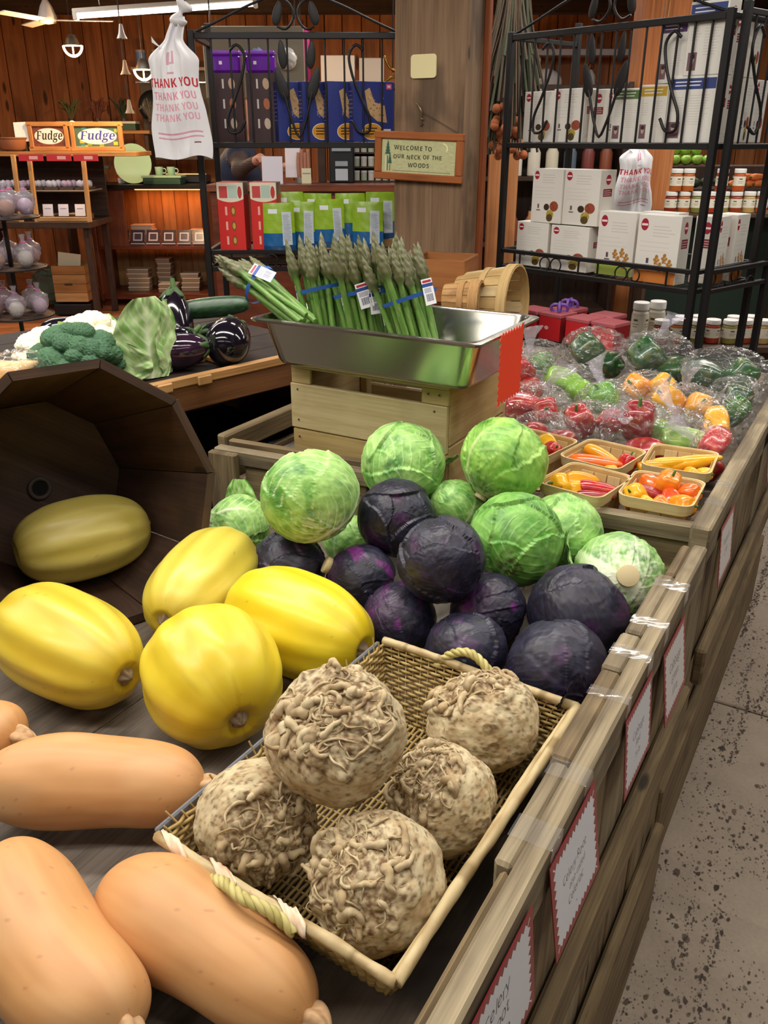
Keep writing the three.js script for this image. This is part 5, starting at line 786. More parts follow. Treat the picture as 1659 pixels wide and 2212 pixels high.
// ---------- wrought-iron racks ----------
const bar = (a, b, r = 0.004, n = 6) => tube([a, b], r, 1, n);
const sq = (a, b, w) => { const d = V3().subVectors(b, a), L = d.length(), g = chBox(w, L, w, 0.002); const m = new THREE.Matrix4().makeRotationFromQuaternion(new THREE.Quaternion().setFromUnitVectors(V3(0, 1, 0), d.normalize())); m.setPosition(V3().addVectors(a, b).multiplyScalar(0.5)); return g.applyMatrix4(m); };
const ironLeaf = (p, rot, L, w) => { const g = blob(14, 18, (d, th, ph, o) => { const s = Math.sin(th); o.p.set(Math.cos(ph) * w * s * (1 - 0.25 * d.y), d.y * L / 2, Math.sin(ph) * 0.004 * s); }, false); return at(g, p.x, p.y, p.z, 0, 0, rot); };
// local frame: x along the front, y up, z towards the viewer; width W, depth D behind
function rack(name, label, pos, turn, W, D, o = {}) {
  const t = thing(name, label, 'rack', pos, turn), top = 1.86, sh = 1.476, lr = 1.066, ls = 0.998;
  for (const [x, z] of [[0, 0], [W, 0], [0, -D], [W, -D]]) part(t, 'post', sq(V3(x, 0, z), V3(x, z ? 1.94 : top + 0.02, z), 0.024), iron);
  const frame = (y, w, nm) => { for (const z of [0, -D]) part(t, nm, sq(V3(0.013, y, z), V3(W - 0.013, y, z), w), iron); for (const x of [0, W]) part(t, nm, sq(V3(x, y, -0.013), V3(x, y, -D + 0.013), w), iron); };
  frame(sh, 0.02, 'shelf_bar'); frame(ls, 0.018, 'shelf_bar'); frame(0.45, 0.018, 'shelf_bar'); frame(lr, 0.016, 'gallery_bar'); part(t, 'top_bar', sq(V3(0.013, top, 0), V3(W - 0.013, top, 0), 0.022), iron); for (const x of [0, W]) part(t, 'top_bar', sq(V3(x, top, -0.013), V3(x, top, -D + 0.013), 0.018), iron);
  for (const y of [sh, ls, 0.45]) { const gs = []; for (let x = 0.03; x < W - 0.02; x += 0.032) gs.push(bar(V3(x, y - 0.004, 0.0), V3(x, y - 0.004, -D), 0.0022, 5)); for (let z = -0.08; z > -D; z -= 0.1) gs.push(bar(V3(0, y - 0.008, z), V3(W, y - 0.008, z), 0.0025, 5)); part(t, 'wire_shelf', join(gs), iron); }
  const n = o.bars || 14; for (let i = 1; i < n; i++) { const x = (W * i) / n; part(t, 'upright_bar', bar(V3(x, sh, 0), V3(x, top, 0), 0.0042), iron); }
  for (const f of [0.18, 0.82]) { const s = f < 0.5 ? 1 : -1, x = W * f, pts = []; for (const [a, b] of [[0.05, 0.09], [0.02, 0.05], [-0.02, 0.05], [-0.025, 0.10], [0.01, 0.17], [0.05, 0.26], [0.06, 0.33], [0.03, 0.36], [0.0, 0.34]]) pts.push(V3(x + s * a * 0.9, sh + b * 0.98, 0.008)); part(t, 'scroll', tube(pts, 0.0055, 40, 7), iron); }
  part(t, 'scroll', tube([V3(W * 0.43, sh + 0.19, 0.008), V3(W * 0.47, sh + 0.08, 0.008), V3(W * 0.5, sh + 0.03, 0.008), V3(W * 0.53, sh + 0.08, 0.008), V3(W * 0.57, sh + 0.19, 0.008)], 0.005, 26, 6), iron);
  part(t, 'leaf', ironLeaf(V3(W * 0.42, sh + 0.22, 0.008), 0.3, 0.12, 0.02), iron); part(t, 'leaf', ironLeaf(V3(W * 0.58, sh + 0.22, 0.008), -0.3, 0.12, 0.02), iron);
  for (const x of [0.43, 0.57]) part(t, 'leaf', ironLeaf(V3(W * x, sh + 0.32, 0.008), x < 0.5 ? 0.1 : -0.1, 0.10, 0.016), iron);
  // crest above the top bar
  for (const s of [-1, 1]) { const c = W / 2, pts = [[0.49, 0.0], [0.4, 0.03], [0.2, 0.10], [0.11, 0.12], [0.03, 0.10], [0.01, 0.05], [0.05, 0.01], [0.09, 0.02]].map(([a, b]) => V3(c + s * a * W * 0.98, top + 0.012 + b * 0.95, 0)); part(t, 'crest', tube(pts, 0.005, 44, 6), iron); part(t, 'leaf', ironLeaf(V3(c + s * 0.085 * W, top + 0.075, 0), s * 0.25, 0.085, 0.017), iron); }
  // ring ornaments in the lower gallery
  for (const x of [0.27, 0.33, 0.67, 0.73]) part(t, 'ring', at(new THREE.TorusGeometry(0.026, 0.0032, 6, 22), W * x, (lr + ls) / 2, 0.004), iron); for (const x of [0.12, 0.45, 0.55, 0.88]) part(t, 'gallery_spindle', bar(V3(W * x, ls, 0), V3(W * x, lr, 0), 0.004), iron);
  for (const x of [0, W]) for (const z of [0.3, 0.7]) part(t, 'ring', at(new THREE.TorusGeometry(0.026, 0.0032, 6, 22), x, (lr + ls) / 2, -D * z, 0, Math.PI / 2, 0), iron);
  return t;
}
// printed cartons: one atlas per design, front on the left 64 %, side on the right
function printBox(w, h, d) {
  const g = chBox(w, h, d, 0.0012), p = g.attributes.position, n = g.attributes.normal, uv = g.attributes.uv;
  for (let i = 0; i < p.count; i++) { const nx = n.getX(i), ny = n.getY(i), nzv = n.getZ(i), v = p.getY(i) / h + 0.5; if (Math.abs(ny) > 0.6) uv.setXY(i, 0.645 + 0.01 * (p.getX(i) / w), 0.985); else if (Math.abs(nx) > Math.abs(nzv)) uv.setXY(i, 0.82 + 0.17 * Math.sign(-nx) * (p.getZ(i) / (d / 2)) , v); else uv.setXY(i, 0.32 + 0.32 * Math.sign(nzv) * (p.getX(i) / (w / 2)) * 0.99, v); }
  return g;
}
const R6 = rng(600);
const lines = (g, x, y, w, n, st, c, hh = 3) => { g.fillStyle = c; for (let i = 0; i < n; i++) g.fillRect(x, y + i * st, w * (0.7 + 0.3 * R6()), hh); };
const roundel = (g, x, y, r) => { g.fillStyle = '#a31d34'; g.beginPath(); g.ellipse(x, y, r * 0.85, r, 0, 0, 7); g.fill(); g.fillStyle = '#f3e6e4'; g.fillRect(x - r * 0.7, y - r * 0.18, r * 1.4, r * 0.36); };
const carton = (draw, side) => canvasTex(512, 384, (g, w, h) => { g.fillStyle = '#e6e4dd'; g.fillRect(0, 0, w, h); g.save(); g.beginPath(); g.rect(0, 0, 326, h); g.clip(); draw(g, 326, h); g.restore(); g.fillStyle = '#dcd8cf'; g.fillRect(332, 0, 180, h); (side || ((q) => { roundel(q, 422, 66, 34); q.fillStyle = '#7c2434'; q.fillRect(372, 128, 100, 52); lines(q, 380, 138, 84, 3, 14, '#d9b7b4', 5); lines(q, 366, 330, 110, 2, 14, '#b8b2a6', 4); }))(g); });
const blobs = (g, list) => { for (const [x, y, r, c] of list) { g.fillStyle = c; g.beginPath(); g.ellipse(x, y, r, r * 0.8, 0, 0, 7); g.fill(); g.fillStyle = 'rgba(40,20,10,0.25)'; for (let i = 0; i < 9; i++) { g.beginPath(); g.arc(x + (R6() - 0.5) * r * 1.3, y + (R6() - 0.5) * r, r * 0.12, 0, 7); g.fill(); } } };
const mac = carton((g, w, h) => { roundel(g, 46, 46, 30); lines(g, 110, 40, 170, 4, 18, '#d3d0c8', 6); lines(g, 30, 130, 240, 4, 24, '#dbd8d0', 5); blobs(g, [[170, 270, 30, '#3a2c1c'], [250, 262, 46, '#9c4c34'], [212, 320, 40, '#b7a548'], [208, 345, 34, '#5a4a22']]); g.fillStyle = '#6a5a58'; g.fillRect(70, 250, 18, 30); g.fillRect(60, 290, 42, 8); });
const cook = (foot) => carton((g, w, h) => { const gr = foot; g.fillStyle = gr; g.fillRect(0, h * 0.82, w, h * 0.18); roundel(g, 52, 56, 34); lines(g, 120, 60, 170, 4, 18, '#d3d0c8', 6); lines(g, 30, 150, 240, 3, 26, '#dbd8d0', 5); const pts = [[170, 250], [230, 240], [270, 270], [200, 290], [250, 310]]; g.fillStyle = '#b07a34'; for (const [x, y] of pts) { g.beginPath(); g.arc(x, y - 16, 13, 0, 7); g.arc(x - 15, y, 9, 0, 7); g.arc(x + 15, y, 9, 0, 7); g.arc(x, y + 4, 15, 0, 7); g.arc(x - 8, y + 20, 9, 0, 7); g.arc(x + 8, y + 20, 9, 0, 7); g.fill(); } g.fillStyle = '#5a4a55'; g.fillRect(90, 244, 20, 30); g.fillRect(78, 282, 46, 8); });
const back = (stripe) => carton((g, w, h) => { g.fillStyle = stripe; g.fillRect(6, 14, w - 20, 62); lines(g, 40, 30, 230, 2, 20, '#e8e6ee', 7); lines(g, 150, 110, 140, 12, 15, '#cbc8bf', 3); lines(g, 30, 120, 90, 6, 15, '#cbc8bf', 3); g.fillStyle = '#7d5f66'; g.fillRect(24, 262, 78, 96); g.fillStyle = '#c9a898'; g.beginPath(); g.ellipse(64, 302, 18, 23, 0, 0, 7); g.fill(); g.fillStyle = '#3a2a2c'; g.beginPath(); g.ellipse(64, 284, 21, 14, 0, 0, 7); g.fill(); });
const boxM = (tex) => std(0xffffff, 0.5, { map: tex });
const M6 = { mac: boxM(mac), ckg: boxM(cook('#a5bb52')), cko: boxM(cook('#cf7c35')), green: boxM(back('#5b7a45')), yellow: boxM(back('#c5a02e')), blue: boxM(back('#33437e')), purple: boxM(back('#5a3a6e')) };
function carton3(parentT, label, group, m, w, h, d, x, y, z, ry = 0) { // in the frame of a rack
  const o = thing('carton', label, 'box', null, 0, group); parentT.updateMatrixWorld(true); o.position.copy(parentT.localToWorld(V3(x, y + h / 2, z))); o.rotation.y = parentT.rotation.y + ry; part(o, 'carton', printBox(w, h, d), m); return o;
}
{
  const aW = 0.91, turn = YAW - 0.847, pos = V(1.10, 0, 3.1);
  // the rack's front runs from its near corner to the left and back
  const ax = V3(-Math.cos(turn), 0, Math.sin(turn)), org = pos.clone().addScaledVector(ax, aW);
  const t = rack('iron_rack', 'black wrought-iron rack with leaf scrolls holding white baking cartons', org, turn, aW, 0.42, { bars: 15 });
  const s = (v) => aW - v, S = 1.488, Lw = 1.009, g = 'white cartons on the right rack';
  carton3(t, 'white carton with macaroon print at the far left of the upper shelf', g, M6.mac, 0.148, 0.182, 0.07, s(0.78), S, -0.07); carton3(t, 'second white macaroon carton on the upper shelf', g, M6.mac, 0.148, 0.186, 0.07, s(0.628), S, -0.06);
  carton3(t, 'carton turned edge-on on the upper shelf, red roundels on its side', g, M6.mac, 0.15, 0.18, 0.075, s(0.507), S, -0.12, Math.PI / 2); carton3(t, 'white carton with a green stripe on the upper shelf', g, M6.green, 0.118, 0.178, 0.06, s(0.385), S, -0.075); carton3(t, 'white carton with a yellow stripe on the upper shelf', g, M6.yellow, 0.108, 0.185, 0.06, s(0.262), S, -0.055);
  carton3(t, 'large white carton with a blue stripe on the upper shelf', g, M6.blue, 0.18, 0.205, 0.075, s(0.108), S, -0.05); carton3(t, 'large white carton with a blue stripe stacked on top at the rack corner', g, M6.blue, 0.135, 0.215, 0.075, s(0.085), S + 0.206, -0.05); carton3(t, 'white carton with a purple stripe beside the topmost one', g, M6.purple, 0.10, 0.19, 0.07, s(0.21), S + 0.187, -0.06);
  carton3(t, 'white carton seen from the side at the right end of the upper shelf', g, M6.mac, 0.10, 0.20, 0.13, s(0.075), S, -0.20, -1.4); carton3(t, 'white carton on its fellow at the right end of the rack', g, M6.mac, 0.10, 0.20, 0.13, s(0.075), S + 0.201, -0.20, -1.4); carton3(t, 'white carton at the back right of the upper shelf', g, M6.mac, 0.10, 0.20, 0.11, s(0.085), S, -0.335, -1.5);
  carton3(t, 'white carton at the bottom left of the lower shelf', g, M6.mac, 0.165, 0.175, 0.1, s(0.775), Lw, -0.09); carton3(t, 'white carton next to it on the lower shelf', g, M6.mac, 0.185, 0.172, 0.16, s(0.585), Lw, -0.12); carton3(t, 'macaroon carton stacked at the left of the lower shelf', g, M6.mac, 0.15, 0.205, 0.1, s(0.715), Lw + 0.1765, -0.09); carton3(t, 'macaroon carton stacked second on the lower shelf', g, M6.mac, 0.17, 0.205, 0.1, s(0.553), Lw + 0.1765, -0.10);
  carton3(t, 'white cookie carton with a green foot on the lower shelf', g, M6.ckg, 0.168, 0.235, 0.07, s(0.385), Lw, -0.10); carton3(t, 'white cookie carton with an orange foot at the rack corner', g, M6.cko, 0.175, 0.238, 0.07, s(0.175), Lw, -0.055); carton3(t, 'white cookie carton behind the one with the orange foot', g, M6.ckg, 0.15, 0.24, 0.07, s(0.235), Lw, -0.15);
  carton3(t, 'cookie carton turned to the right side of the lower shelf', g, M6.cko, 0.10, 0.235, 0.09, s(0.06), Lw, -0.19, -1.45); carton3(t, 'last cookie carton at the right back of the lower shelf', g, M6.cko, 0.11, 0.235, 0.09, s(0.06), Lw, -0.325, -1.5);
  // folding side panel at the near corner
  const f = thing('rack_side_panel', 'black iron folding panel at the near corner of the carton rack', 'rack', V(1.150, 0, 3.10), YAW + 0.70); for (const x of [0, 0.42]) part(f, 'post', sq(V3(x, 0, 0), V3(x, 1.90, 0), 0.024), iron); for (const y of [1.872, 1.476, 1.066, 0.998]) part(f, 'cross_bar', sq(V3(0.013, y, 0), V3(0.407, y, 0), 0.018), iron); for (let i = 1; i < 7; i++) part(f, 'upright_bar', bar(V3(0.06 * i, 1.485, 0), V3(0.06 * i, 1.863, 0), 0.004), iron); part(f, 'scroll', tube([[0.09, 0.33], [0.05, 0.36], [0.02, 0.30], [0.07, 0.2], [0.14, 0.1], [0.12, 0.04], [0.07, 0.06]].map(([a, b]) => V3(a + 0.03, 1.476 + b, 0.006)), 0.0055, 36, 6), iron); for (const x of [0.1, 0.3]) part(f, 'ring', at(new THREE.TorusGeometry(0.028, 0.003, 6, 20, 3.2), x, 1.0, 0), iron);
}
// left rack
{
  const W = 0.80, t = rack('iron_rack', 'black wrought-iron rack with leaf crest holding blue, brown and red boxes', V(-0.735, 0, 3.70), YAW, W, 0.36, { bars: 11 }), S = 1.488, Lw = 1.009;
  const blue = canvasTex(512, 384, (g, w, h) => { g.fillStyle = '#26337f'; g.fillRect(0, 0, w, h); g.fillStyle = '#c5a072'; g.beginPath(); g.moveTo(90, 60); g.lineTo(130, 40); g.lineTo(170, 130); g.lineTo(250, 150); g.lineTo(270, 260); g.lineTo(190, 250); g.lineTo(120, 200); g.fill(); for (let i = 0; i < 60; i++) { g.fillStyle = R6() < 0.5 ? 'rgba(90,60,40,0.5)' : 'rgba(225,200,160,0.5)'; g.beginPath(); g.arc(110 + R6() * 140, 70 + R6() * 170, 5, 0, 7); g.fill(); } g.fillStyle = '#d9972b'; g.beginPath(); g.ellipse(150, 316, 78, 52, 0, 0, 7); g.fill(); g.strokeStyle = '#ece4d2'; g.lineWidth = 5; g.stroke(); g.fillStyle = '#2a1d18'; for (let i = 0; i < 3; i++) g.fillRect(100, 292 + i * 18, 90 - 14 * i, 7); g.fillStyle = '#d65a86'; g.fillRect(262, 14, 44, 34); g.fillStyle = '#efe6ea'; g.fillRect(272, 24, 24, 14); g.fillStyle = '#e6e2ea'; g.fillRect(240, 300, 60, 46); g.fillStyle = '#3c9a8a'; g.fillRect(236, 300, 8, 46); g.fillStyle = '#1d2866'; g.fillRect(332, 0, 180, h); lines(g, 350, 60, 140, 8, 26, '#6f7ac0', 5); });
  const brown = canvasTex(512, 384, (g, w, h) => { g.fillStyle = '#3a2025'; g.fillRect(0, 0, w, h); for (const [y, c] of [[60, '#c9a98c'], [170, '#b7653f'], [280, '#cbb6a4']]) { g.fillStyle = c; g.beginPath(); g.ellipse(215, y, 36, 30, 0.4, 0, 7); g.fill(); g.fillStyle = '#d9cfc8'; g.fillRect(110, y - 26, 20, 52); } g.fillStyle = '#2c171b'; g.fillRect(332, 0, 180, h); lines(g, 360, 40, 110, 10, 30, '#6b4a4a', 5); });
  const red = canvasTex(512, 384, (g, w, h) => { g.fillStyle = '#d42a26'; g.fillRect(0, 0, w, h); g.fillStyle = '#e9e2cc'; g.beginPath(); g.moveTo(0, 0); g.lineTo(326, 0); g.lineTo(326, 92); g.quadraticCurveTo(163, 130, 0, 92); g.fill(); g.fillStyle = '#cc4a4a'; g.fillRect(30, 22, 100, 66); g.fillStyle = '#bcd2c4'; g.fillRect(140, 18, 110, 70); g.fillStyle = '#c43a3a'; g.beginPath(); g.ellipse(282, 56, 26, 34, 0, 0, 7); g.fill(); for (let i = 0; i < 3; i++) { g.fillStyle = '#8a4a22'; g.beginPath(); g.arc(190, 160 + i * 84, 32, 0, 7); g.fill(); g.fillStyle = '#c9a14a'; g.beginPath(); g.arc(190, 160 + i * 84, 18, 0, 7); g.fill(); g.fillStyle = '#f0b0a4'; g.fillRect(90, 136 + i * 84, 26, 48); } g.fillStyle = '#9c1d1c'; g.fillRect(332, 0, 180, h); g.fillStyle = '#6d5a4a'; g.fillRect(332, 0, 180, 70); });
  const bm = boxM(blue), brm = boxM(brown), rm = boxM(red); const gb = 'boxes on the left rack';
  ['first blue box with a pastry picture on the upper shelf, at the left', 'second blue box with a pastry picture on the upper shelf', 'third blue box with a pastry picture on the upper shelf', 'fourth blue box with a pastry picture, beside the post'].forEach((l, i) => carton3(t, l, gb, bm, 0.175, 0.218, 0.05, 0.385 + i * 0.100, S, -0.075 + 0.008 * i, 0.42));
  ['brown box with small pictures at the far left of the upper shelf', 'second brown box with small pictures on the upper shelf'].forEach((l, i) => { carton3(t, l, gb, brm, 0.118, 0.25, 0.07, 0.115 + i * 0.135, S, -0.09); });
  ['glossy purple tin on the left brown box', 'glossy purple tin on the right brown box'].forEach((l, i) => { const o = thing('purple_tin', l, 'tin', null, 0, 'purple tins'); t.updateMatrixWorld(true); o.position.copy(t.localToWorld(V3(0.115 + i * 0.135, S + 0.2505, -0.09))); o.rotation.y = YAW; part(o, 'tin', at(chBox(0.112, 0.062, 0.07, 0.008), 0, 0.031, 0), std(0x6d22a8, 0.2)); part(o, 'lid', at(chBox(0.116, 0.014, 0.074, 0.004), 0, 0.069, 0), std(0x8a3cc4, 0.25)); part(o, 'label', new THREE.BoxGeometry(0.012, 0.012, 0.001), white, [-0.02, 0.034, 0.0355]); });
  ['tall red box with three pictures at the left of the lower shelf', 'second tall red box with three pictures on the lower shelf'].forEach((l, i) => carton3(t, l, gb, rm, 0.112, 0.268, 0.08, 0.105 + i * 0.135, Lw + 0.06, -0.08 - 0.01 * i, -0.12));
  { const o = thing('riser_board', 'dark board on the lower shelf carrying the red boxes', 'board', null); o.position.copy(t.localToWorld(V3(0.40, Lw, -0.17))); o.rotation.y = YAW; part(o, 'board', at(chBox(0.74, 0.058, 0.24, 0.003), 0, 0.029, 0), darkW[0]); }
  // stand-up pouches, lime above and blue below
  const pt = canvasTex(256, 320, (g, w, h) => { g.fillStyle = '#8fb32a'; g.fillRect(0, 0, w, h); for (let i = 0; i < 60; i++) { g.fillStyle = R6() < 0.5 ? 'rgba(60,90,20,0.18)' : 'rgba(190,215,90,0.25)'; g.fillRect(R6() * w, R6() * h, 30, 3); } g.fillStyle = '#1c5d96'; g.fillRect(0, 200, w, 120); g.fillStyle = '#17446f'; g.fillRect(0, 284, w, 36); g.fillStyle = '#c3cbd6'; g.fillRect(150, 60, 78, 220); lines(g, 158, 80, 62, 18, 10, '#7d8898', 3); g.fillStyle = '#dfe6ee'; g.fillRect(40, 40, 74, 30); });
  const pm = std(0xffffff, 0.28, { map: pt });
  const pouch = (() => { const fb = []; for (const s of [1, -1]) { const g = sheet(20, 22, (u, v, o) => { const w = 0.135 * (1 - 0.06 * v), bulge = 0.030 * Math.pow(Math.sin(Math.PI * u), 0.6) * (1 - v) ** 0.8 + 0.002 * fbm(u * 6, v * 6, s, 2) * (v < 0.98 ? 1 : 0); o.p.set((u - 0.5) * w * s, v * 0.19, s * (bulge + 0.0006)); }); fb.push(g); } return join(fb); })();
  const spots = [[0.33, 0, 0.05, 0.2], [0.43, 0.0, -0.02, -0.15], [0.36, 0.035, -0.10, 0.1], [0.50, 0.03, -0.085, -0.3], [0.56, 0.01, -0.02, 0.35], [0.655, 0.03, -0.09, 0.15], [0.74, 0.0, -0.02, -0.1], [0.80, 0.035, -0.10, 0.1]];
  const lab = ['lime green and blue pouch beside the red boxes, front row', 'lime green and blue pouch, second in the front row', 'lime green and blue pouch behind the first one', 'lime green and blue pouch leaning in the back row', 'lime green and blue pouch tilted in the middle of the row', 'lime green and blue pouch in the back row right of the middle', 'lime green and blue pouch, third in the front row', 'lime green and blue pouch nearest the post'];
  spots.forEach(([x, y, z, ry], i) => { const o = thing('snack_pouch', lab[i], 'pouch', null, 0, 'lime pouches on the left rack'); o.position.copy(t.localToWorld(V3(x * 0.9, Lw + 0.0585 + y, z - 0.09))); o.rotation.y = YAW + ry; part(o, 'pouch', pouch, pm); if (y > 0) part(o, 'tray_block', at(chBox(0.1, y, 0.05, 0.002), 0, -y / 2, 0), cardboard); });
}
// plastic carrier bags
function carrier(label, pos, turn, w, h, text, seed, small) {
  const t = thing('carrier_bag', label, 'bag', pos, turn, 'white carrier bags');
  const tex = canvasTex(512, 1024, (g, W, H) => { g.fillStyle = '#f1f0f5'; g.fillRect(0, 0, W, H); g.textAlign = 'center'; g.fillStyle = '#c8232f'; g.font = 'bold 92px sans-serif'; g.fillText('THANK YOU', 250, 500); g.fillStyle = '#e79ab0'; g.font = 'bold 78px sans-serif'; g.fillText('THANK YOU', 250, 590); g.fillStyle = '#ecaec0'; g.font = 'bold 74px sans-serif'; g.fillText('THANK YOU', 250, 670); g.fillText('THANK YOU', 250, 745); g.fillStyle = '#e2a5b8'; g.fillRect(60, 830, 390, 14); g.fillRect(60, 866, 390, 12); g.fillStyle = '#d9a2b4'; g.fillRect(215, 250, 26, 90); g.fillRect(258, 240, 20, 90); g.fillRect(215, 320, 64, 12); g.fillRect(215, 390, 60, 14); g.fillStyle = '#7a5560'; g.fillRect(360, 915, 60, 10); });
  const prof = (v) => v < 0.7 ? lerp(1.0, 0.86, sstep(0, 0.66, v)) + 0.06 * Math.sin(v * 9) : v < 0.86 ? lerp(0.86, 0.3, sstep(0.70, 0.86, v)) : lerp(0.3, 0.22, (v - 0.86) / 0.14);
  const fb = []; for (const s of [1, -1]) fb.push(sheet(44, 60, (u, v, o) => { const x = (u - 0.5) * w * prof(v), fold = 0.013 * fbm(u * 5 + seed, v * 2.2, s, 3) + 0.010 * Math.sin(u * 16 + 3 * v) * sstep(0.3, 0.8, v); o.p.set(x + 0.025 * sstep(0.75, 1, v) + 0.01 * nz(v * 5, seed, 0), v * h + 0.01 * Math.sin(u * 7 + seed) * (1 - v) - 0.012 * (1 - Math.sin(Math.PI * u)) * (1 - v), s * (0.035 * Math.pow(Math.sin(Math.PI * clamp(u, 0.001, 0.999)), 0.7) * (0.25 + sstep(0.05, 0.5, v) * sstep(1, 0.6, v))) + fold * Math.sin(Math.PI * u)); }));
  const m = std(0xffffff, 0.38, { map: tex, transmission: 0.08, thickness: 0 }); part(t, 'front', fb[0], m); part(t, 'back', fb[1], std(0xeceaf0, 0.38, { transmission: 0.08, thickness: 0 }));
  part(t, 'ear', sheet(10, 14, (u, v, o) => o.p.set(-w * 0.16 - v * 0.035 + (u - 0.5) * 0.03 * (1 - v), h * 0.80 + v * 0.03 - 0.02 * u, 0.02 * Math.sin(v * 2) + 0.01)), plastic);
  part(t, 'gathered_top', tube([V3(0.025, h * 0.94, 0), V3(0.03, h, 0), V3(0.06, h + 0.045, 0)], (u) => 0.02 + 0.012 * Math.sin(u * 9), 14, 10), plastic);
  part(t, 'cord', bar(V3(0.055, h + 0.03, 0), V3(0.06, CEILING - pos.y, 0), 0.002, 5), std(0x3a3634, 0.6));
}
carrier('white THANK YOU carrier bag hanging at the corner of the left rack', V(-0.775, 1.437, 3.56), YAW - 0.1, 0.225, 0.47, 1, 2);
carrier('smaller white THANK YOU carrier bag hanging behind the right rack', V(1.19, 1.165, 4.35), YAW + 0.2, 0.20, 0.36, 1, 9, true);

// ---------- behind the racks, right side ----------
const put = (name, label, cat, r, u, f, group, turn = 0) => thing(name, label, cat, V(r, u, f), YAW + turn, group);
{
  // red gift boxes on a wire stand
  const st = put('wire_stand', 'low black wire stand carrying the red gift boxes', 'stand', 0.735, 0, 3.27, undefined, -0.847); for (const [x, z] of [[-0.24, 0.07], [0.24, 0.07], [-0.24, -0.14], [0.24, -0.14]]) part(st, 'leg', sq(V3(x, 0, z), V3(x, 0.78, z), 0.012), iron); for (let i = 0; i < 7; i++) part(st, 'wire', bar(V3(-0.25, 0.785, 0.07 - i * 0.035), V3(0.25, 0.785, 0.07 - i * 0.035), 0.003), iron); for (let i = 0; i < 5; i++) part(st, 'drop_wire', bar(V3(-0.2 + i * 0.1, 0.66, 0.08), V3(-0.2 + i * 0.1, 0.785, 0.08), 0.003), iron);
  st.updateMatrixWorld(true); const redT = canvasTex(256, 192, (g, w, h) => { g.fillStyle = '#c8232a'; g.fillRect(0, 0, w, h); g.fillStyle = '#e4b9b8'; g.beginPath(); g.arc(60, 90, 16, 0, 7); g.fill(); g.fillStyle = '#8c171d'; g.fillRect(166, 0, 90, h); }), rmm = boxM(redT), lidM = std(0xb35b63, 0.5);
  const lb = ['red gift box at the left front of the wire stand', 'red gift box second from the left on the stand', 'red gift box third from the left on the stand', 'red gift box at the right end of the stand', 'red gift box at the left in the back row of the stand', 'red gift box at the right in the back row of the stand'];
  [[-0.18, 0.03], [-0.07, 0.025], [0.06, 0.03], [0.17, 0.025], [-0.1, -0.085], [0.08, -0.085]].forEach(([x, z], i) => { const o = thing('gift_box', lb[i], 'box', st.localToWorld(V3(x, 0.789, z)), st.rotation.y, 'red gift boxes'); part(o, 'box', at(printBox(0.10, 0.088, 0.10), 0, 0.044, 0), rmm); part(o, 'lid', at(chBox(0.103, 0.014, 0.103, 0.002), 0, 0.095, 0), lidM); });
  ['purple ribbon bow on the left back gift box', 'purple ribbon bow on the second front gift box'].forEach((l, i) => { const o = thing('ribbon_bow', l, 'bow', st.localToWorld(V3([-0.1, -0.07][i], 0.893, [-0.085, 0.02][i])), 0.3 * i, 'purple bows'), m = std(0x7a55b0, 0.4); for (let k = 0; k < 4; k++) part(o, 'loop', at(new THREE.TorusGeometry(0.018, 0.006, 6, 14), 0.014 * Math.cos(k * 1.57), 0.012, 0.014 * Math.sin(k * 1.57), 0.5, k * 1.57, 0), m); });
}
// glass jars with white lids
const jarG = { glass: lathe([[0, 0], [0.031, 0], [0.034, 0.004], [0.034, 0.07], [0.029, 0.08], [0, 0.08]], 16), label: new THREE.CylinderGeometry(0.0345, 0.0345, 0.042, 20, 1, true), lid: lathe([[0, 0.08], [0.032, 0.08], [0.033, 0.083], [0.033, 0.098], [0.031, 0.101], [0, 0.101]], 16) };
const labelT = canvasTex(256, 64, (g, w, h) => { g.fillStyle = '#e2dccb'; g.fillRect(0, 0, w, h); for (let k = 0; k < 4; k++) { g.fillStyle = '#55503f'; g.fillRect(20 + k * 64, 14, 22, 8); g.fillStyle = '#a49a80'; g.fillRect(14 + k * 64, 32, 34, 4); g.fillRect(16 + k * 64, 42, 28, 4); } });
const labelM = std(0xffffff, 0.6, { map: labelT, side: THREE.DoubleSide }), lidW = std(0xe8e6e2, 0.4), jam = ['#8a2f1c', '#b0602c', '#7c7a3a', '#a33a22', '#8f8a44', '#9a3f22', '#b89a5c', '#b5562a'].map((c) => std(c, 0.18));
function jar(label, r, u, f, k, sc = 1, sy = 1, group = 'jars on the shelves', turn = 0) { const t = put('jar', label, 'jar', r, u, f, group, turn + k); t.scale.set(sc, sc * sy, sc); part(t, 'glass', jarG.glass, jam[k % 8]); part(t, 'label', jarG.label, labelM, [0, 0.046, 0]); part(t, 'lid', jarG.lid, lidW); }
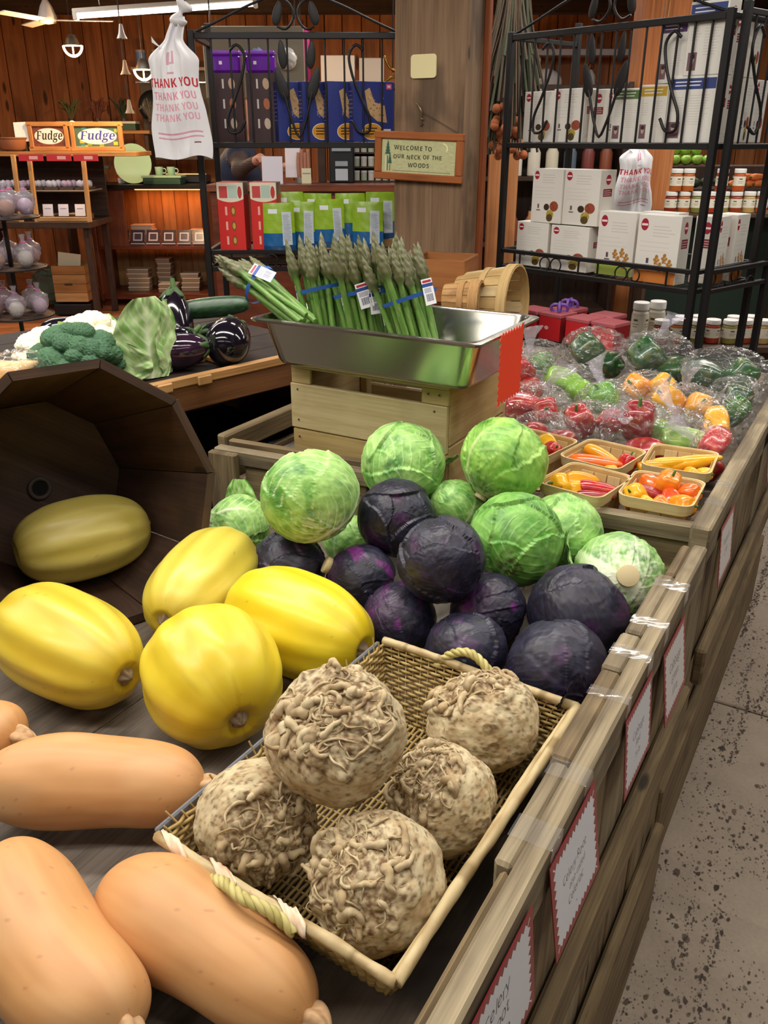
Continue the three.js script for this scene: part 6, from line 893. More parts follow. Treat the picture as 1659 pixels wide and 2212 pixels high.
{
  const unit = put('shelf_unit', 'dark green shelf unit full of jars behind the right rack', 'shelf', 1.85, 0, 5.08), gm = std(0x10271c, 0.6), P = (n, x, y, z, w, h, d, m = gm) => part(unit, n, chBox(w, h, d, 0.003), m, [x, y, z]);
  P('shelf_board', 0.05, 1.112, 0.0, 0.85, 0.022, 0.28, darkW[0]); P('panel', 0.02, 0.555, -0.05, 0.80, 1.085, 0.02); P('side', -0.37, 0.55, 0, 0.02, 1.10, 0.26, darkW[0]); P('side', 0.46, 0.55, 0, 0.02, 1.10, 0.26, darkW[0]);
  const row = ['first', 'second', 'third', 'fourth', 'fifth', 'sixth', 'seventh', 'eighth'];
  row.forEach((w, i) => jar(`white-lidded jar, ${w} from the left in the row on the dark green shelf`, 1.585 + i * 0.072, 1.124, 5.0, i, 0.95, 1.15));
  ['left', 'second', 'third', 'right'].forEach((w, i) => jar(`tall white-lidded jar stacked on the row, ${['at the left end', 'next to the left one', 'in the middle', 'at the right end'][i]}`, [1.60, 1.667, 1.85, 1.945][i], 1.236, 5.0, [1, 1, 3, 7][i], 0.95, 1.2));
  const low = put('jar_table', 'low dark table crowded with white-lidded jars behind the far bin', 'table', 1.52, 0, 3.95); part(low, 'top', chBox(0.72, 0.03, 0.34, 0.004), darkW[0], [0, 0.635, 0]); for (const [x, z] of [[-0.32, 0.13], [0.32, 0.13], [-0.32, -0.13], [0.32, -0.13]]) part(low, 'leg', chBox(0.04, 0.62, 0.04, 0.003), darkW[1], [x, 0.31, z]);
  const L = [[1.25, 3.85], [1.33, 3.86], [1.41, 3.85], [1.485, 3.86], [1.56, 3.85], [1.63, 3.86], [1.71, 3.85], [1.79, 3.86], [1.37, 3.94], [1.45, 3.95], [1.61, 3.94], [1.69, 3.95]];
  const nm = ['front-row jar at the left end of the low table', 'front-row jar second from the left on the low table', 'front-row jar third from the left on the low table', 'front-row jar just left of the rack post on the low table', 'front-row jar just right of the rack post on the low table', 'front-row jar sixth from the left on the low table', 'front-row jar second from the right on the low table', 'front-row jar at the right end of the low table', 'back-row jar at the left of the low table', 'back-row jar second from the left on the low table', 'back-row jar second from the right on the low table', 'back-row jar at the right of the low table'];
  L.forEach(([r, f], i) => jar(nm[i], r, 0.651, f, i, 1.0, 1.05));
  const box = (label, r, f, u) => { const t = put('jar_crate', label, 'jar', r, u, f, 'tall jars'); t.scale.set(1.1, 1.7, 1.1); part(t, 'glass', jarG.glass, std(0xcfc8b8, 0.3)); part(t, 'label', jarG.label, labelM, [0, 0.046, 0]); part(t, 'lid', jarG.lid, lidW); t.name = numbered('tall_jar'); };
  box('tall pale jar at the left behind the dark squash bags', 1.17, 3.92, 0.651); box('second tall pale jar behind the dark squash bags', 1.255, 3.95, 0.651);
  // produce on a stepped shelf further back
  const pr = put('produce_shelf', 'stepped produce shelf behind the jars with limes and carrots', 'shelf', 2.42, 0, 6.6); part(pr, 'step', chBox(1.0, 1.18, 0.3, 0.004), darkW[1], [0, 0.59, 0.05]); part(pr, 'step', chBox(1.0, 1.32, 0.3, 0.004), darkW[0], [0, 0.66, -0.26]);
  const ap = (() => { const g = blob(18, 14, (d, th, ph, o) => { o.p.set(d.x * 0.04, d.y * 0.036 - (th < 0.4 ? 0.02 * (0.4 - th) : 0), d.z * 0.04); mixc(o.c, K('#7fae35'), K('#a3cc52'), clamp(0.5 + nz(d.x * 3, d.y * 3, d.z * 3))); }); return g; })(), apM = vcol(0.35), apS = std(0x5a4a2a, 0.8), stemG = cyl(0.003, 0.02, 5);
  const rows = [[-0.36, 1.321, -0.18], [-0.28, 1.321, -0.18], [-0.20, 1.321, -0.18], [-0.12, 1.321, -0.18], [-0.04, 1.321, -0.18], [-0.32, 1.321, -0.26], [-0.24, 1.321, -0.26], [-0.16, 1.321, -0.26], [-0.08, 1.321, -0.26], [-0.28, 1.385, -0.22], [-0.20, 1.385, -0.22], [-0.12, 1.385, -0.22]];
  pr.updateMatrixWorld(true); const pos9 = ['far left', 'second from the left', 'third from the left', 'second from the right', 'far right'];
  rows.forEach(([x, y, z], i) => { const t = thing('green_apple', i < 5 ? `green apple, ${pos9[i]} in the front row of the produce shelf` : i < 9 ? `green apple, ${['leftmost', 'second from left', 'second from right', 'rightmost'][i - 5]} in the back row of the produce shelf` : `green apple on top of the heap, ${['left', 'middle', 'right'][i - 9]} one`, 'apple', pr.localToWorld(V3(x, y + 0.037, z)), i, 'green apples'); part(t, 'fruit', ap, apM); part(t, 'stem', stemG, apS, [0, 0.032, 0]); });
  const cg = blob(14, 18, (d, th, ph, o) => { const r = 0.028 * Math.pow(Math.sin(th), 0.6) * (0.75 + 0.4 * d.y); o.p.set(Math.cos(ph) * r, d.y * 0.09, Math.sin(ph) * r); mixc(o.c, K('#d9692a'), K('#e88a4a'), clamp(0.5 + nz(d.x * 3, d.y * 9, d.z * 3))); }), cm = vcol(0.5);
  [[0.10, 1.181, 0.1], [0.16, 1.181, 0.1], [0.22, 1.181, 0.1], [0.28, 1.181, 0.1], [0.13, 1.225, 0.1], [0.19, 1.225, 0.1], [0.25, 1.225, 0.1]].forEach(([x, y, z], i) => { const t = thing('carrot', `orange carrot in the heap on the produce shelf, ${['lower row far left', 'lower row second', 'lower row third', 'lower row far right', 'upper row left', 'upper row middle', 'upper row right'][i]}`, 'carrot', pr.localToWorld(V3(x, y + 0.027, z)), 0, 'carrots on the produce shelf'); t.rotation.set(Math.PI / 2, 0, YAW); part(t, 'root', cg, cm); part(t, 'top', cyl(0.008, 0.02, 7, 0.005), stalkM, [0, 0.095, 0]); });
  const av = std(0x24381f, 0.5), avG = blob(14, 12, (d, th, ph, o) => o.p.set(d.x * 0.034, d.y * 0.045, d.z * 0.034), false); [[-0.3], [-0.21], [-0.12], [-0.03]].forEach(([x], i) => { const t = thing('avocado', `dark green avocado below the apples, ${['far left', 'second from left', 'second from right', 'far right'][i]}`, 'avocado', pr.localToWorld(V3(x, 1.215, 0.09)), 0, 'avocados'); t.rotation.z = 1.3; part(t, 'fruit', avG, av); part(t, 'stem', cyl(0.004, 0.008, 6), apS, [0, 0.046, 0]); });
  // second timber pillar
  const pil = put('timber_post', 'orange-brown timber post behind the right rack', 'post', 1.62, 0, 5.7); part(pil, 'shaft', chBox(0.27, CEILING, 0.24, 0.006, 0.4, 0.6, 1), woods(T.pine, [0xfff0e0])[0], [0, CEILING / 2, 0]); part(pil, 'cord', tube([V3(-0.02, 2.6, 0.125), V3(0.0, 2.2, 0.125), V3(-0.03, 1.8, 0.125), V3(0.0, 1.5, 0.125)], 0.003, 20, 5), std(0xd0b070, 0.7), null, null, 'pale cord');
  // white bird figure and lit shelf in the background
  const sh = put('far_shelf', 'dark wall shelf with a pale strip in the far background at the right', 'shelf', 2.05, 1.98, 10.3); part(sh, 'board', chBox(1.5, 0.04, 0.3, 0.004), darkW[0], [0, -0.02, 0]); part(sh, 'board', chBox(1.5, 0.06, 0.02, 0.004), std(0xbdb8c0, 0.5), [0, 0.36, 0.1]); for (const x of [-0.7, 0.7]) part(sh, 'bracket', chBox(0.03, 0.4, 0.28, 0.003), darkW[1], [x, 0.16, 0]);
  const bd = put('white_goose', 'white goose figure on the far wall shelf', 'figurine', 1.78, 1.98, 10.3), bm = std(0xf0eef2, 0.6); part(bd, 'body', at(blob(20, 16, (d, th, ph, o) => o.p.set(d.x * 0.15, d.y * 0.10, d.z * 0.08), false), 0, 0.1, 0, 0, 0, -0.35), bm); part(bd, 'neck', tube([V3(-0.08, 0.14, 0), V3(-0.13, 0.22, 0), V3(-0.12, 0.30, 0), V3(-0.16, 0.32, 0)], (u) => 0.03 - 0.01 * u, 12, 8), bm);
  const ln = put('lantern', 'small white lantern hanging in the far background at the right', 'lantern', 2.22, 1.98, 10.3); part(ln, 'body', lathe([[0, 0], [0.07, 0], [0.06, 0.14], [0.02, 0.2], [0, 0.2]], 10), white); part(ln, 'ring', at(new THREE.TorusGeometry(0.03, 0.006, 6, 14), 0, 0.23, 0), iron);
  // dried flower bunch hanging by the post
  const R = rng(707), hb = put('dried_flowers', 'hanging bunch of dried herbs and flowers between post and right rack', 'dried flowers', 0.60, 1.42, 4.55), gs = [[], [], []];
  for (let i = 0; i < 260; i++) { const a = R() * 6.28, r0 = 0.02 + R() * 0.05, r1 = 0.05 + R() * 0.12, y1 = R() * 0.45, k = (R() * 3) | 0; gs[k].push(tube([V3(Math.cos(a) * r0 * 0.4, 1.15, Math.sin(a) * r0 * 0.4), V3(Math.cos(a) * r0, 0.7, Math.sin(a) * r0), V3(Math.cos(a) * r1, y1, Math.sin(a) * r1)], 0.003 + R() * 0.004, 5, 4)); }
  ['#4a4032', '#3d4230', '#5a4638'].forEach((c, i) => { const m = part(hb, ['stems', 'sprigs', 'twigs'][i], join(gs[i]), std(c, 0.9)); m.userData.kind = 'stuff'; });
  const fl = []; for (let i = 0; i < 26; i++) fl.push(at(blob(8, 6, (d, th, ph, o) => o.p.copy(d).multiplyScalar(0.022), false), (R() - 0.5) * 0.16, R() * 0.22, (R() - 0.3) * 0.16)); part(hb, 'flower_heads', join(fl), std(0xa8603a, 0.9), null, null, 'dried orange flower heads').userData.kind = 'stuff'; part(hb, 'string', bar(V3(0, 1.12, 0), V3(0, CEILING - 1.42, 0), 0.003, 5), std(0x8a7a60, 0.8));
  // things seen between post and rack: perforated stud, pine boards
  const stud = put('slotted_stud', 'slotted shelf upright beside the timber post', 'upright', 0.51, 0, 4.9), sm = std(0x8a7350, 0.6); part(stud, 'strip', chBox(0.05, 2.2, 0.02, 0.003), sm, [0, 1.1, 0]); for (let i = 0; i < 14; i++) part(stud, 'slot', chBox(0.018, 0.04, 0.006, 0.001), black, [0, 0.95 + i * 0.075, 0.011]); part(stud, 'board', chBox(0.16, 1.5, 0.03, 0.003, 0, 0, 1), pineW[0], [0.13, 0.75, -0.02]);
}
// cabinet of mixed goods seen through the right rack
{
  const s = put('open_shelves', 'dark open shelves with bottles seen through the right rack', 'shelf', 0.90, 0, 5.6), P = (n, x, y, z, w, h, d) => part(s, n, chBox(w, h, d, 0.003), darkW[1], [x, y, z]); P('side', -0.52, 0.9, 0, 0.03, 1.8, 0.3); P('side', 0.52, 0.9, 0, 0.03, 1.8, 0.3); P('back', 0, 0.9, -0.15, 1.04, 1.8, 0.02); for (const y of [0.5, 0.9, 1.28, 1.55]) P('shelf_board', 0, y, 0, 1.0, 0.025, 0.28);
  const cols = ['#d9cfb8', '#8a4a30', '#e6e0d4', '#5a6a78', '#b5794a', '#e0d8c8', '#7a3a34', '#cfc7a8'], R = rng(818), shp = lathe([[0, 0], [0.036, 0], [0.038, 0.006], [0.038, 0.12], [0.016, 0.155], [0.015, 0.185], [0, 0.185]], 14), capq = cyl(0.017, 0.02, 10); s.updateMatrixWorld(true);
  for (let sh = 0; sh < 3; sh++) for (let i = 0; i < 9; i++) { const t = thing('bottle', `bottle on the ${['lower', 'middle', 'upper'][sh]} dark shelf, ${['first', 'second', 'third', 'fourth', 'fifth', 'sixth', 'seventh', 'eighth', 'ninth'][i]} from the left`, 'bottle', s.localToWorld(V3(-0.43 + i * 0.108, [0.913, 1.293, 1.563][sh], 0.06)), 0, 'bottles on the dark shelves'); t.scale.y = sh === 1 ? 1.1 : 1; part(t, 'body', shp, std(cols[(i * 3 + sh) % 8], 0.35)); part(t, 'cap', capq, R() < 0.5 ? white : black, [0, 0.193, 0]); }
  const l = put('paper_lamp', 'small glowing square paper lantern in the background beside the rack', 'lamp', 0.93, 1.86, 7.2); part(l, 'shade', chBox(0.09, 0.13, 0.09, 0.004), std(0xe8b870, 0.6, { emissive: 0xf0b060, emissiveIntensity: 0.9 })); part(l, 'cap', chBox(0.1, 0.012, 0.1, 0.003), darkW[0], [0, 0.071, 0]); part(l, 'cord', bar(V3(0, 0.076, 0), V3(0, 0.9, 0), 0.003, 5), black); const pl = new THREE.PointLight(0xffb060, 0.5); pl.position.set(0, 0, 0.07); l.add(pl);
}

// ---------- background left: fudge counter, cabinet, ornaments ----------
{
  // fudge case
  const fc = put('fudge_case', 'glass-fronted fudge display case with light oak frames', 'display case', -2.88, 0, 7.72), P = (n, x, y, z, w, h, d, m, rx = 0) => { const q = part(fc, n, chBox(w, h, d, 0.003), m, [x, y, z]); q.rotation.x = rx; return q; };
  P('plinth', -0.1, 0.84, -0.05, 1.06, 0.05, 0.65, darkW[1]); P('leg', -0.58, 0.41, 0.2, 0.05, 0.80, 0.05, darkW[1]); P('leg', 0.38, 0.41, 0.2, 0.05, 0.80, 0.05, darkW[1]); P('leg', -0.55, 0.41, -0.3, 0.05, 0.80, 0.05, darkW[1]); P('leg', 0.38, 0.41, -0.3, 0.05, 0.80, 0.05, darkW[1]);
  P('top_board', 0.1, 1.385, -0.1, 1.5, 0.035, 0.5, oakW[1]); P('back', -0.1, 1.12, -0.33, 1.05, 0.5, 0.02, darkW[0]); for (const x of [-0.15, -0.02, 0.42, -0.6]) P('frame_post', x, 1.12, 0.2, 0.035, 0.52, 0.03, oakW[0], -0.08); P('frame_rail', -0.38, 0.885, 0.225, 0.43, 0.035, 0.03, oakW[0]); P('frame_rail', 0.2, 0.885, 0.225, 0.41, 0.035, 0.03, oakW[0]); P('inner_shelf', -0.1, 1.1, -0.05, 1.04, 0.012, 0.36, std(0x8a8078, 0.4));
  P('pane', -0.375, 1.12, 0.2, 0.41, 0.46, 0.003, clear, -0.08); P('pane', 0.2, 1.12, 0.2, 0.40, 0.46, 0.003, clear, -0.08);
  const R = rng(31); fc.updateMatrixWorld(true); const fm = [std(0x4a2a1c, 0.5), std(0x6b4630, 0.5), std(0xc9a987, 0.5), std(0x3a2018, 0.5)];
  let k = 0; for (let i = 0; i < 10; i++) { const x = -0.56 + i * 0.1; const t = thing('fudge_slab', `fudge slab low in the case, ${['first', 'second', 'third', 'fourth', 'fifth', 'sixth', 'seventh', 'eighth', 'ninth', 'tenth'][i]} from the left`, 'fudge', fc.localToWorld(V3(x, 0.866, 0.05)), YAW, 'fudge in the case'); part(t, 'slab', at(chBox(0.085, 0.05, 0.16, 0.006), 0, 0.025, 0), fm[i % 4]); part(t, 'topping', at(chBox(0.07, 0.006, 0.14, 0.002), 0, 0.053, 0), fm[(i + 2) % 4]); }
  const cm = std(0xe6dfe8, 0.6); for (let i = 0; i < 5; i++) { const t = thing('price_card', `small white card at the front of the fudge case, ${['first', 'second', 'third', 'fourth', 'fifth'][i]} from the left`, 'price card', fc.localToWorld(V3([-0.50, -0.33, 0.06, 0.19, 0.33][i], 0.905, 0.165)), YAW, 'cards in the fudge case'); t.rotation.set(-0.2, YAW, 0, 'YXZ'); part(t, 'card', at(chBox(0.085, 0.095, 0.003, 0.0005), 0, 0.0475, 0), cm); part(t, 'text', at(new THREE.BoxGeometry(0.05, 0.006, 0.001), 0, 0.06, 0.0022), std(0x9a94a0, 0.6)); }
  for (let i = 0; i < 8; i++) { const t = thing('candy_tray', `tray of wrapped sweets high in the fudge case, ${['first', 'second', 'third', 'fourth', 'fifth', 'sixth', 'seventh', 'eighth'][i]} from the left`, 'tray', fc.localToWorld(V3(-0.55 + i * 0.128, 1.107, 0.0)), YAW, 'trays in the fudge case'); part(t, 'tray', at(chBox(0.115, 0.02, 0.2, 0.003), 0, 0.01, 0), std(0x57463c, 0.5)); for (let q = 0; q < 3; q++) part(t, 'sweet', at(blob(10, 8, (d, th, ph, o) => o.p.copy(d).multiplyScalar(0.03 * (1 + 0.2 * nz(d.x * 4 + i, d.y * 4, d.z * 4 + q))), false), -0.03 + 0.03 * q, 0.045, 0.04 - q * 0.03), i % 3 ? cm : std(0xd0b4c8, 0.4)); }
  // framed fudge boards on the case
  const sign = (label, r, u, w, h, bg, pat, ink) => { const t = put('fudge_sign', label, 'sign', r * 0.945, u, 7.80, undefined, 0); const tx = canvasTex(256, 128, (g, W, H) => { g.fillStyle = bg; g.fillRect(0, 0, W, H); const q = rng(9); for (let i = 0; i < 26; i++) { g.fillStyle = pat[i % pat.length]; g.fillRect(q() * W, q() * H, 24, 18); } g.fillStyle = '#d9d6d2'; g.beginPath(); g.ellipse(130, 62, 104, 42, 0, 0, 7); g.fill(); g.fillStyle = ink; g.font = 'italic bold 62px serif'; g.textAlign = 'center'; g.fillText('Fudge', 128, 80); }); part(t, 'panel', new THREE.BoxGeometry(w, h, 0.01), std(0xffffff, 0.5, { map: tx }), [0, h / 2, 0]); for (const [x, y, ww, hh] of [[0, h, w + 0.05, 0.035], [-w / 2, h / 2, 0.035, h], [w / 2, h / 2, 0.035, h], [0, 0.0, w + 0.05, 0.035]]) part(t, 'frame_bar', chBox(ww, hh, 0.03, 0.003), oakW[1], [x, y, 0.004]); };
  sign('framed board reading Fudge in black script', -2.97, 1.422, 0.30, 0.19, '#6a3a2c', ['#5a2f24', '#7a4434'], '#1c1618'); sign('framed board reading Fudge in blue script on a colourful ground', -2.545, 1.422, 0.40, 0.19, '#3f5a4a', ['#b8a23a', '#3a8a84', '#5a4a7a', '#7a8a3a'], '#2a2f8a');
  for (const [i, r] of [-3.02, -2.78, -2.55].entries()) { const t = put('shelf_talker', `red paper tag along the fudge case edge, ${['left', 'middle', 'right'][i]} one`, 'tag', r * 0.945, 1.36, 7.455, 'red tags on the fudge case'); part(t, 'paper', new THREE.BoxGeometry(0.2, 0.05, 0.002), std(0xc62a34, 0.6)); part(t, 'print', new THREE.BoxGeometry(0.07, 0.025, 0.003), std(0xe8a8a0, 0.6), [0.02, 0, 0]); }
  const pp = put('paper_notice', 'plain white paper notice left of the fudge boards', 'paper', -3.03, 1.483, 7.8); part(pp, 'sheet', new THREE.BoxGeometry(0.12, 0.15, 0.002), white, [0, 0.07, 0], [-0.12, 0, 0.04]); part(pp, 'stand', chBox(0.06, 0.08, 0.04, 0.003), darkW[0], [0, -0.04, -0.02]);
  const bk = put('wicker_basket', 'small brown wicker basket left of the fudge boards', 'basket', -3.12, 1.405, 7.8); part(bk, 'bowl', new THREE.LatheGeometry([[0.06, 0], [0.1, 0.02], [0.12, 0.1], [0.125, 0.1], [0.105, 0.018], [0.06, -0.0]].map((q) => new THREE.Vector2(...q)), 24), std(0x8a5a3c, 0.8)); part(bk, 'rim', at(new THREE.TorusGeometry(0.122, 0.008, 6, 24), 0, 0.1, 0, Math.PI / 2), std(0x7a4c30, 0.8));
  // back shelf of green boxes behind the boards
  const gsf = put('back_shelf', 'shelf behind the fudge boards carrying green boxes', 'shelf', -2.8, 0, 9.3); part(gsf, 'board', chBox(1.0, 0.03, 0.3, 0.003), oakW[1], [0, 1.56, 0]); for (const x of [-0.45, 0.45]) part(gsf, 'support', chBox(0.04, 1.54, 0.2, 0.003), darkW[1], [x, 0.77, 0]);
  ['long green box with a white lid at the left of the back shelf', 'long green box with a white lid at the right of the back shelf'].forEach((l, i) => { const t = put('green_box', l, 'box', -3.05 + i * 0.42, 1.576, 9.3, 'green boxes'); part(t, 'box', at(chBox(0.36, 0.06, 0.16, 0.003), 0, 0.03, 0), std(0x2c4a34, 0.5)); part(t, 'lid', at(chBox(0.37, 0.022, 0.17, 0.003), 0, 0.071, 0), std(0xc8d2cc, 0.5)); });
  const R9 = rng(92); ['olive', 'red-brown', 'dark green', 'grey'].forEach((n, i) => { const t = put('dried_plant', `${n} dried plant on top of the green boxes`, 'plant', -3.1 + i * 0.26, 1.66, 9.3, 'dried plants on the back shelf'), gs = []; for (let k = 0; k < 26; k++) { const a = R9() * 6.28, r = 0.03 + R9() * 0.1; gs.push(tube([V3(0, 0, 0), V3(Math.cos(a) * r * 0.5, 0.08 + R9() * 0.08, Math.sin(a) * r * 0.5), V3(Math.cos(a) * r, 0.1 + R9() * 0.12, Math.sin(a) * r)], 0.007, 4, 4)); } part(t, 'stems', join(gs), std(['#5a5a34', '#6a3a2c', '#2c3a2a', '#6a665c'][i], 0.9)).userData.kind = 'stuff'; part(t, 'pot', cyl(0.03, 0.03, 10), darkW[0], [0, 0.01, 0]); });
  const gar = put('cloth_garland', 'white and grey cloth draped between the fudge boards', 'cloth', -2.6, 1.61, 7.83); part(gar, 'cloth', sheet(20, 16, (u, v, o) => o.p.set((u - 0.5) * 0.22, -v * 0.14 - 0.03 * Math.sin(u * 3), 0.03 * Math.sin(u * 12 + v * 3))), std(0xb8b0a8, 0.8)); part(gar, 'knot', at(blob(12, 10, (d, th, ph, o) => o.p.copy(d).multiplyScalar(0.03), false), 0, 0.0, 0.02), std(0xcfc8c2, 0.8));

  // cherry cabinet with lit shelf
  const cb = put('cherry_cabinet', 'open cherry-wood cabinet with a lit upper compartment and black top', 'cabinet', -2.17, 0, 8.55), Q = (n, x, y, z, w, h, d, m) => part(cb, n, chBox(w, h, d, 0.004, x, y), m, [x, y, z]);
  Q('top', 0.02, 1.10, 0, 1.14, 0.035, 0.62, std(0x15110f, 0.35)); Q('side_panel', -0.52, 0.58, 0, 0.035, 1.0, 0.56, cherryW[0]); Q('side_panel', 0.53, 0.58, 0, 0.035, 1.0, 0.56, cherryW[0]); Q('bottom', 0, 0.12, 0, 1.02, 0.05, 0.56, cherryW[1]); Q('front_panel', -0.36, 0.82, 0.24, 0.28, 0.5, 0.02, cherryW[0]);
  for (let i = 0; i < 8; i++) Q('back_board', -0.44 + i * 0.127, 0.6, -0.27, 0.124, 0.95, 0.015, oakW[i % 2]); Q('shelf', 0, 0.565, 0.02, 1.02, 0.03, 0.5, cherryW[1]); for (const x of [-0.48, 0.48]) Q('foot', x, 0.05, 0.1, 0.08, 0.09, 0.3, cherryW[1]);
  const bulb = part(cb, 'shelf_light', at(cyl(0.012, 0.7, 8), 0.15, 1.065, -0.1, 0, 0, Math.PI / 2), std(0xffffff, 0.5, { emissive: 0xff9a50, emissiveIntensity: 2 }), null, null, 'warm strip light'); const rl = new THREE.RectAreaLight(0xff9a55, 15, 0.7, 0.05); rl.position.set(0.15, 1.048, -0.1); rl.rotation.x = -Math.PI / 2; cb.add(rl);
  cb.updateMatrixWorld(true); const lab5 = ['first', 'second', 'third', 'fourth', 'fifth', 'sixth', 'seventh'];
  const bxT = canvasTex(64, 64, (g) => { g.fillStyle = '#4a3a3c'; g.fillRect(0, 0, 64, 64); g.fillStyle = '#d8ccd0'; g.fillRect(10, 12, 44, 40); g.fillStyle = '#5a464c'; g.fillRect(16, 18, 32, 28); }), bxM = std(0xffffff, 0.25, { map: bxT });
  for (let i = 0; i < 7; i++) { const t = thing('chocolate_box', `clear boxed chocolates leaning on the cabinet shelf, ${lab5[i]} from the left`, 'box', cb.localToWorld(V3(-0.43 + i * 0.145, 0.582, 0.22)), YAW, 'boxed chocolates on the cabinet shelf'); t.rotation.set(-0.5, YAW, 0, 'YXZ'); part(t, 'box', at(new THREE.BoxGeometry(0.125, 0.13, 0.03), 0, 0.08, 0), bxM); part(t, 'rim', at(chBox(0.13, 0.008, 0.036, 0.002), 0, 0.012, 0), std(0xd8ccd4, 0.3)); }
  const stack = (x, y, z, n, m, w, what) => { for (let k = 0; k < n; k++) { const t = thing('candy_box', `${what}, ${lab5[k]} from the bottom`, 'box', cb.localToWorld(V3(x + 0.006 * ((k * 7) % 3 - 1), y + k * 0.042, z)), YAW, what); part(t, 'tray', at(chBox(w, 0.03, 0.14, 0.002), 0, 0.015, 0), m); part(t, 'lid', at(chBox(w + 0.006, 0.011, 0.146, 0.002), 0, 0.0355, 0), std(0xcdb8a4, 0.3)); } };
  const c1 = std(0xd8b8a0, 0.4), c2 = std(0x8a7a66, 0.5); stack(-0.14, 0.581, -0.05, 4, c1, 0.2, 'clear candy box in the stack on the lit shelf'); stack(0.40, 0.581, -0.05, 3, c1, 0.18, 'clear candy box in the right stack on the lit shelf'); stack(-0.20, 0.146, 0.05, 5, c2, 0.2, 'candy box in the left stack in the lower compartment'); stack(0.03, 0.146, -0.05, 7, c2, 0.13, 'candy box in the tall stack in the lower compartment'); stack(0.1, 0.146, 0.14, 2, c2, 0.17, 'candy box in the low front stack in the lower compartment'); stack(0.30, 0.146, 0.05, 4, c2, 0.17, 'candy box in the right stack in the lower compartment');
  // green crockery on the cabinet
  const gr = std(0x8fb29c, 0.3), gd = std(0x2c4a38, 0.4); const lidp = put('green_platter', 'pale green platter standing behind the cabinet', 'platter', -2.30, 1.118, 8.45); part(lidp, 'disc', at(lathe([[0, 0], [0.12, 0.004], [0.17, 0.02], [0.172, 0.028], [0.115, 0.014], [0, 0.01]], 32), 0, 0.17, 0, Math.PI / 2 - 0.15, 0, 0), gr); part(lidp, 'stand', chBox(0.1, 0.02, 0.1, 0.003), darkW[0], [0, 0.01, -0.02]);
  ['left', 'right'].forEach((s, i) => { const t = put('green_mug', `small pale green mug, ${s} one, by the green platter`, 'mug', -2.06 + i * 0.11, 1.195, 8.4, 'green mugs'); part(t, 'cup', lathe([[0, 0], [0.032, 0], [0.038, 0.07], [0.034, 0.07], [0.03, 0.006], [0, 0.006]], 18), gr); part(t, 'handle', at(new THREE.TorusGeometry(0.02, 0.005, 6, 14), 0.045, 0.036, 0), gr); });
  const tb = put('green_case', 'dark green box under the pale green mugs', 'box', -2.02, 1.118, 8.4); part(tb, 'case', at(chBox(0.34, 0.055, 0.22, 0.004), 0, 0.0275, 0), gd); part(tb, 'lid', at(chBox(0.36, 0.02, 0.23, 0.003), 0, 0.066, 0), gr);
  const tr = put('black_tray', 'black tray with a cream edge on the cabinet', 'tray', -1.86, 1.118, 8.68); part(tr, 'tray', at(chBox(0.4, 0.07, 0.2, 0.01), 0, 0.035, 0), std(0x12161c, 0.4)); part(tr, 'edge', at(chBox(0.38, 0.012, 0.02, 0.003), 0, 0.078, 0.08), std(0xcfc79a, 0.5));
  const sm = put('statuette', 'small pale statuette with dark legs on the cabinet at the left', 'figurine', -2.62, 1.118, 8.5); part(sm, 'frame', tube([V3(-0.05, 0, 0), V3(0, 0.13, 0), V3(0.05, 0, 0)], 0.008, 10, 6), iron); part(sm, 'top', at(chBox(0.16, 0.03, 0.06, 0.004), 0, 0.14, 0), std(0x3a3c40, 0.4)); part(sm, 'bundle', at(blob(12, 10, (d, th, ph, o) => o.p.set(d.x * 0.04, d.y * 0.03, d.z * 0.04), false), -0.06, 0.03, 0.02), std(0xcfc7a8, 0.7));
  // white paper tubs between
  ['white paper bag with red print on the cabinet', 'pale yellow tub on the cabinet', 'grey tub on the cabinet'].forEach((l, i) => { const t = put('paper_tub', l, 'tub', -2.47 + i * 0.1, 1.118, 8.62); part(t, 'tub', lathe([[0, 0], [0.04, 0], [0.05, 0.12], [0.046, 0.12], [0.038, 0.006], [0, 0.006]], 16), std(['#ddd8de', '#d6d0a0', '#a8a8ac'][i], 0.6)); part(t, 'band', at(new THREE.CylinderGeometry(0.047, 0.045, 0.03, 16, 1, true), 0, 0.06, 0), std(['#b84a50', '#c8c08a', '#8a8a90'][i], 0.6)); });

  // hanging pans on a rail
  const rail = put('pan_rail', 'pale shelf and rail with hooks on the far wall holding the pans', 'rail', -2.1, 0, 9.7); part(rail, 'shelf', chBox(0.85, 0.03, 0.3, 0.003), std(0x9a8c84, 0.6), [0, 2.14, 0]); part(rail, 'rail', sq(V3(-0.4, 2.02, 0.12), V3(0.4, 2.02, 0.12), 0.014), chrome); part(rail, 'back_board', chBox(0.85, 0.85, 0.02, 0.003), std(0x5e5650, 0.7), [0, 1.72, -0.14]);
  const skil = (label, r, u, R0, f) => { const t = put('frying_pan', label, 'pan', r, u, f, 'hanging pans'); part(t, 'pan', at(lathe([[0, 0], [R0 * 0.8, 0], [R0, 0.045], [R0 * 0.98, 0.047], [R0 * 0.78, 0.006], [0, 0.006]], 36), 0, 0, -0.03, Math.PI / 2, 0, 0), std(0x22262c, 0.3, { metalness: 0.4 })); part(t, 'handle', chBox(0.03, 0.2, 0.015, 0.004), black, [0, R0 + 0.09, 0]); };
  skil('round dark frying pan hanging on the far wall', -2.33, 1.80, 0.15, 9.54); skil('second dark frying pan hanging behind the carrier bag', -2.03, 1.82, 0.13, 9.54);
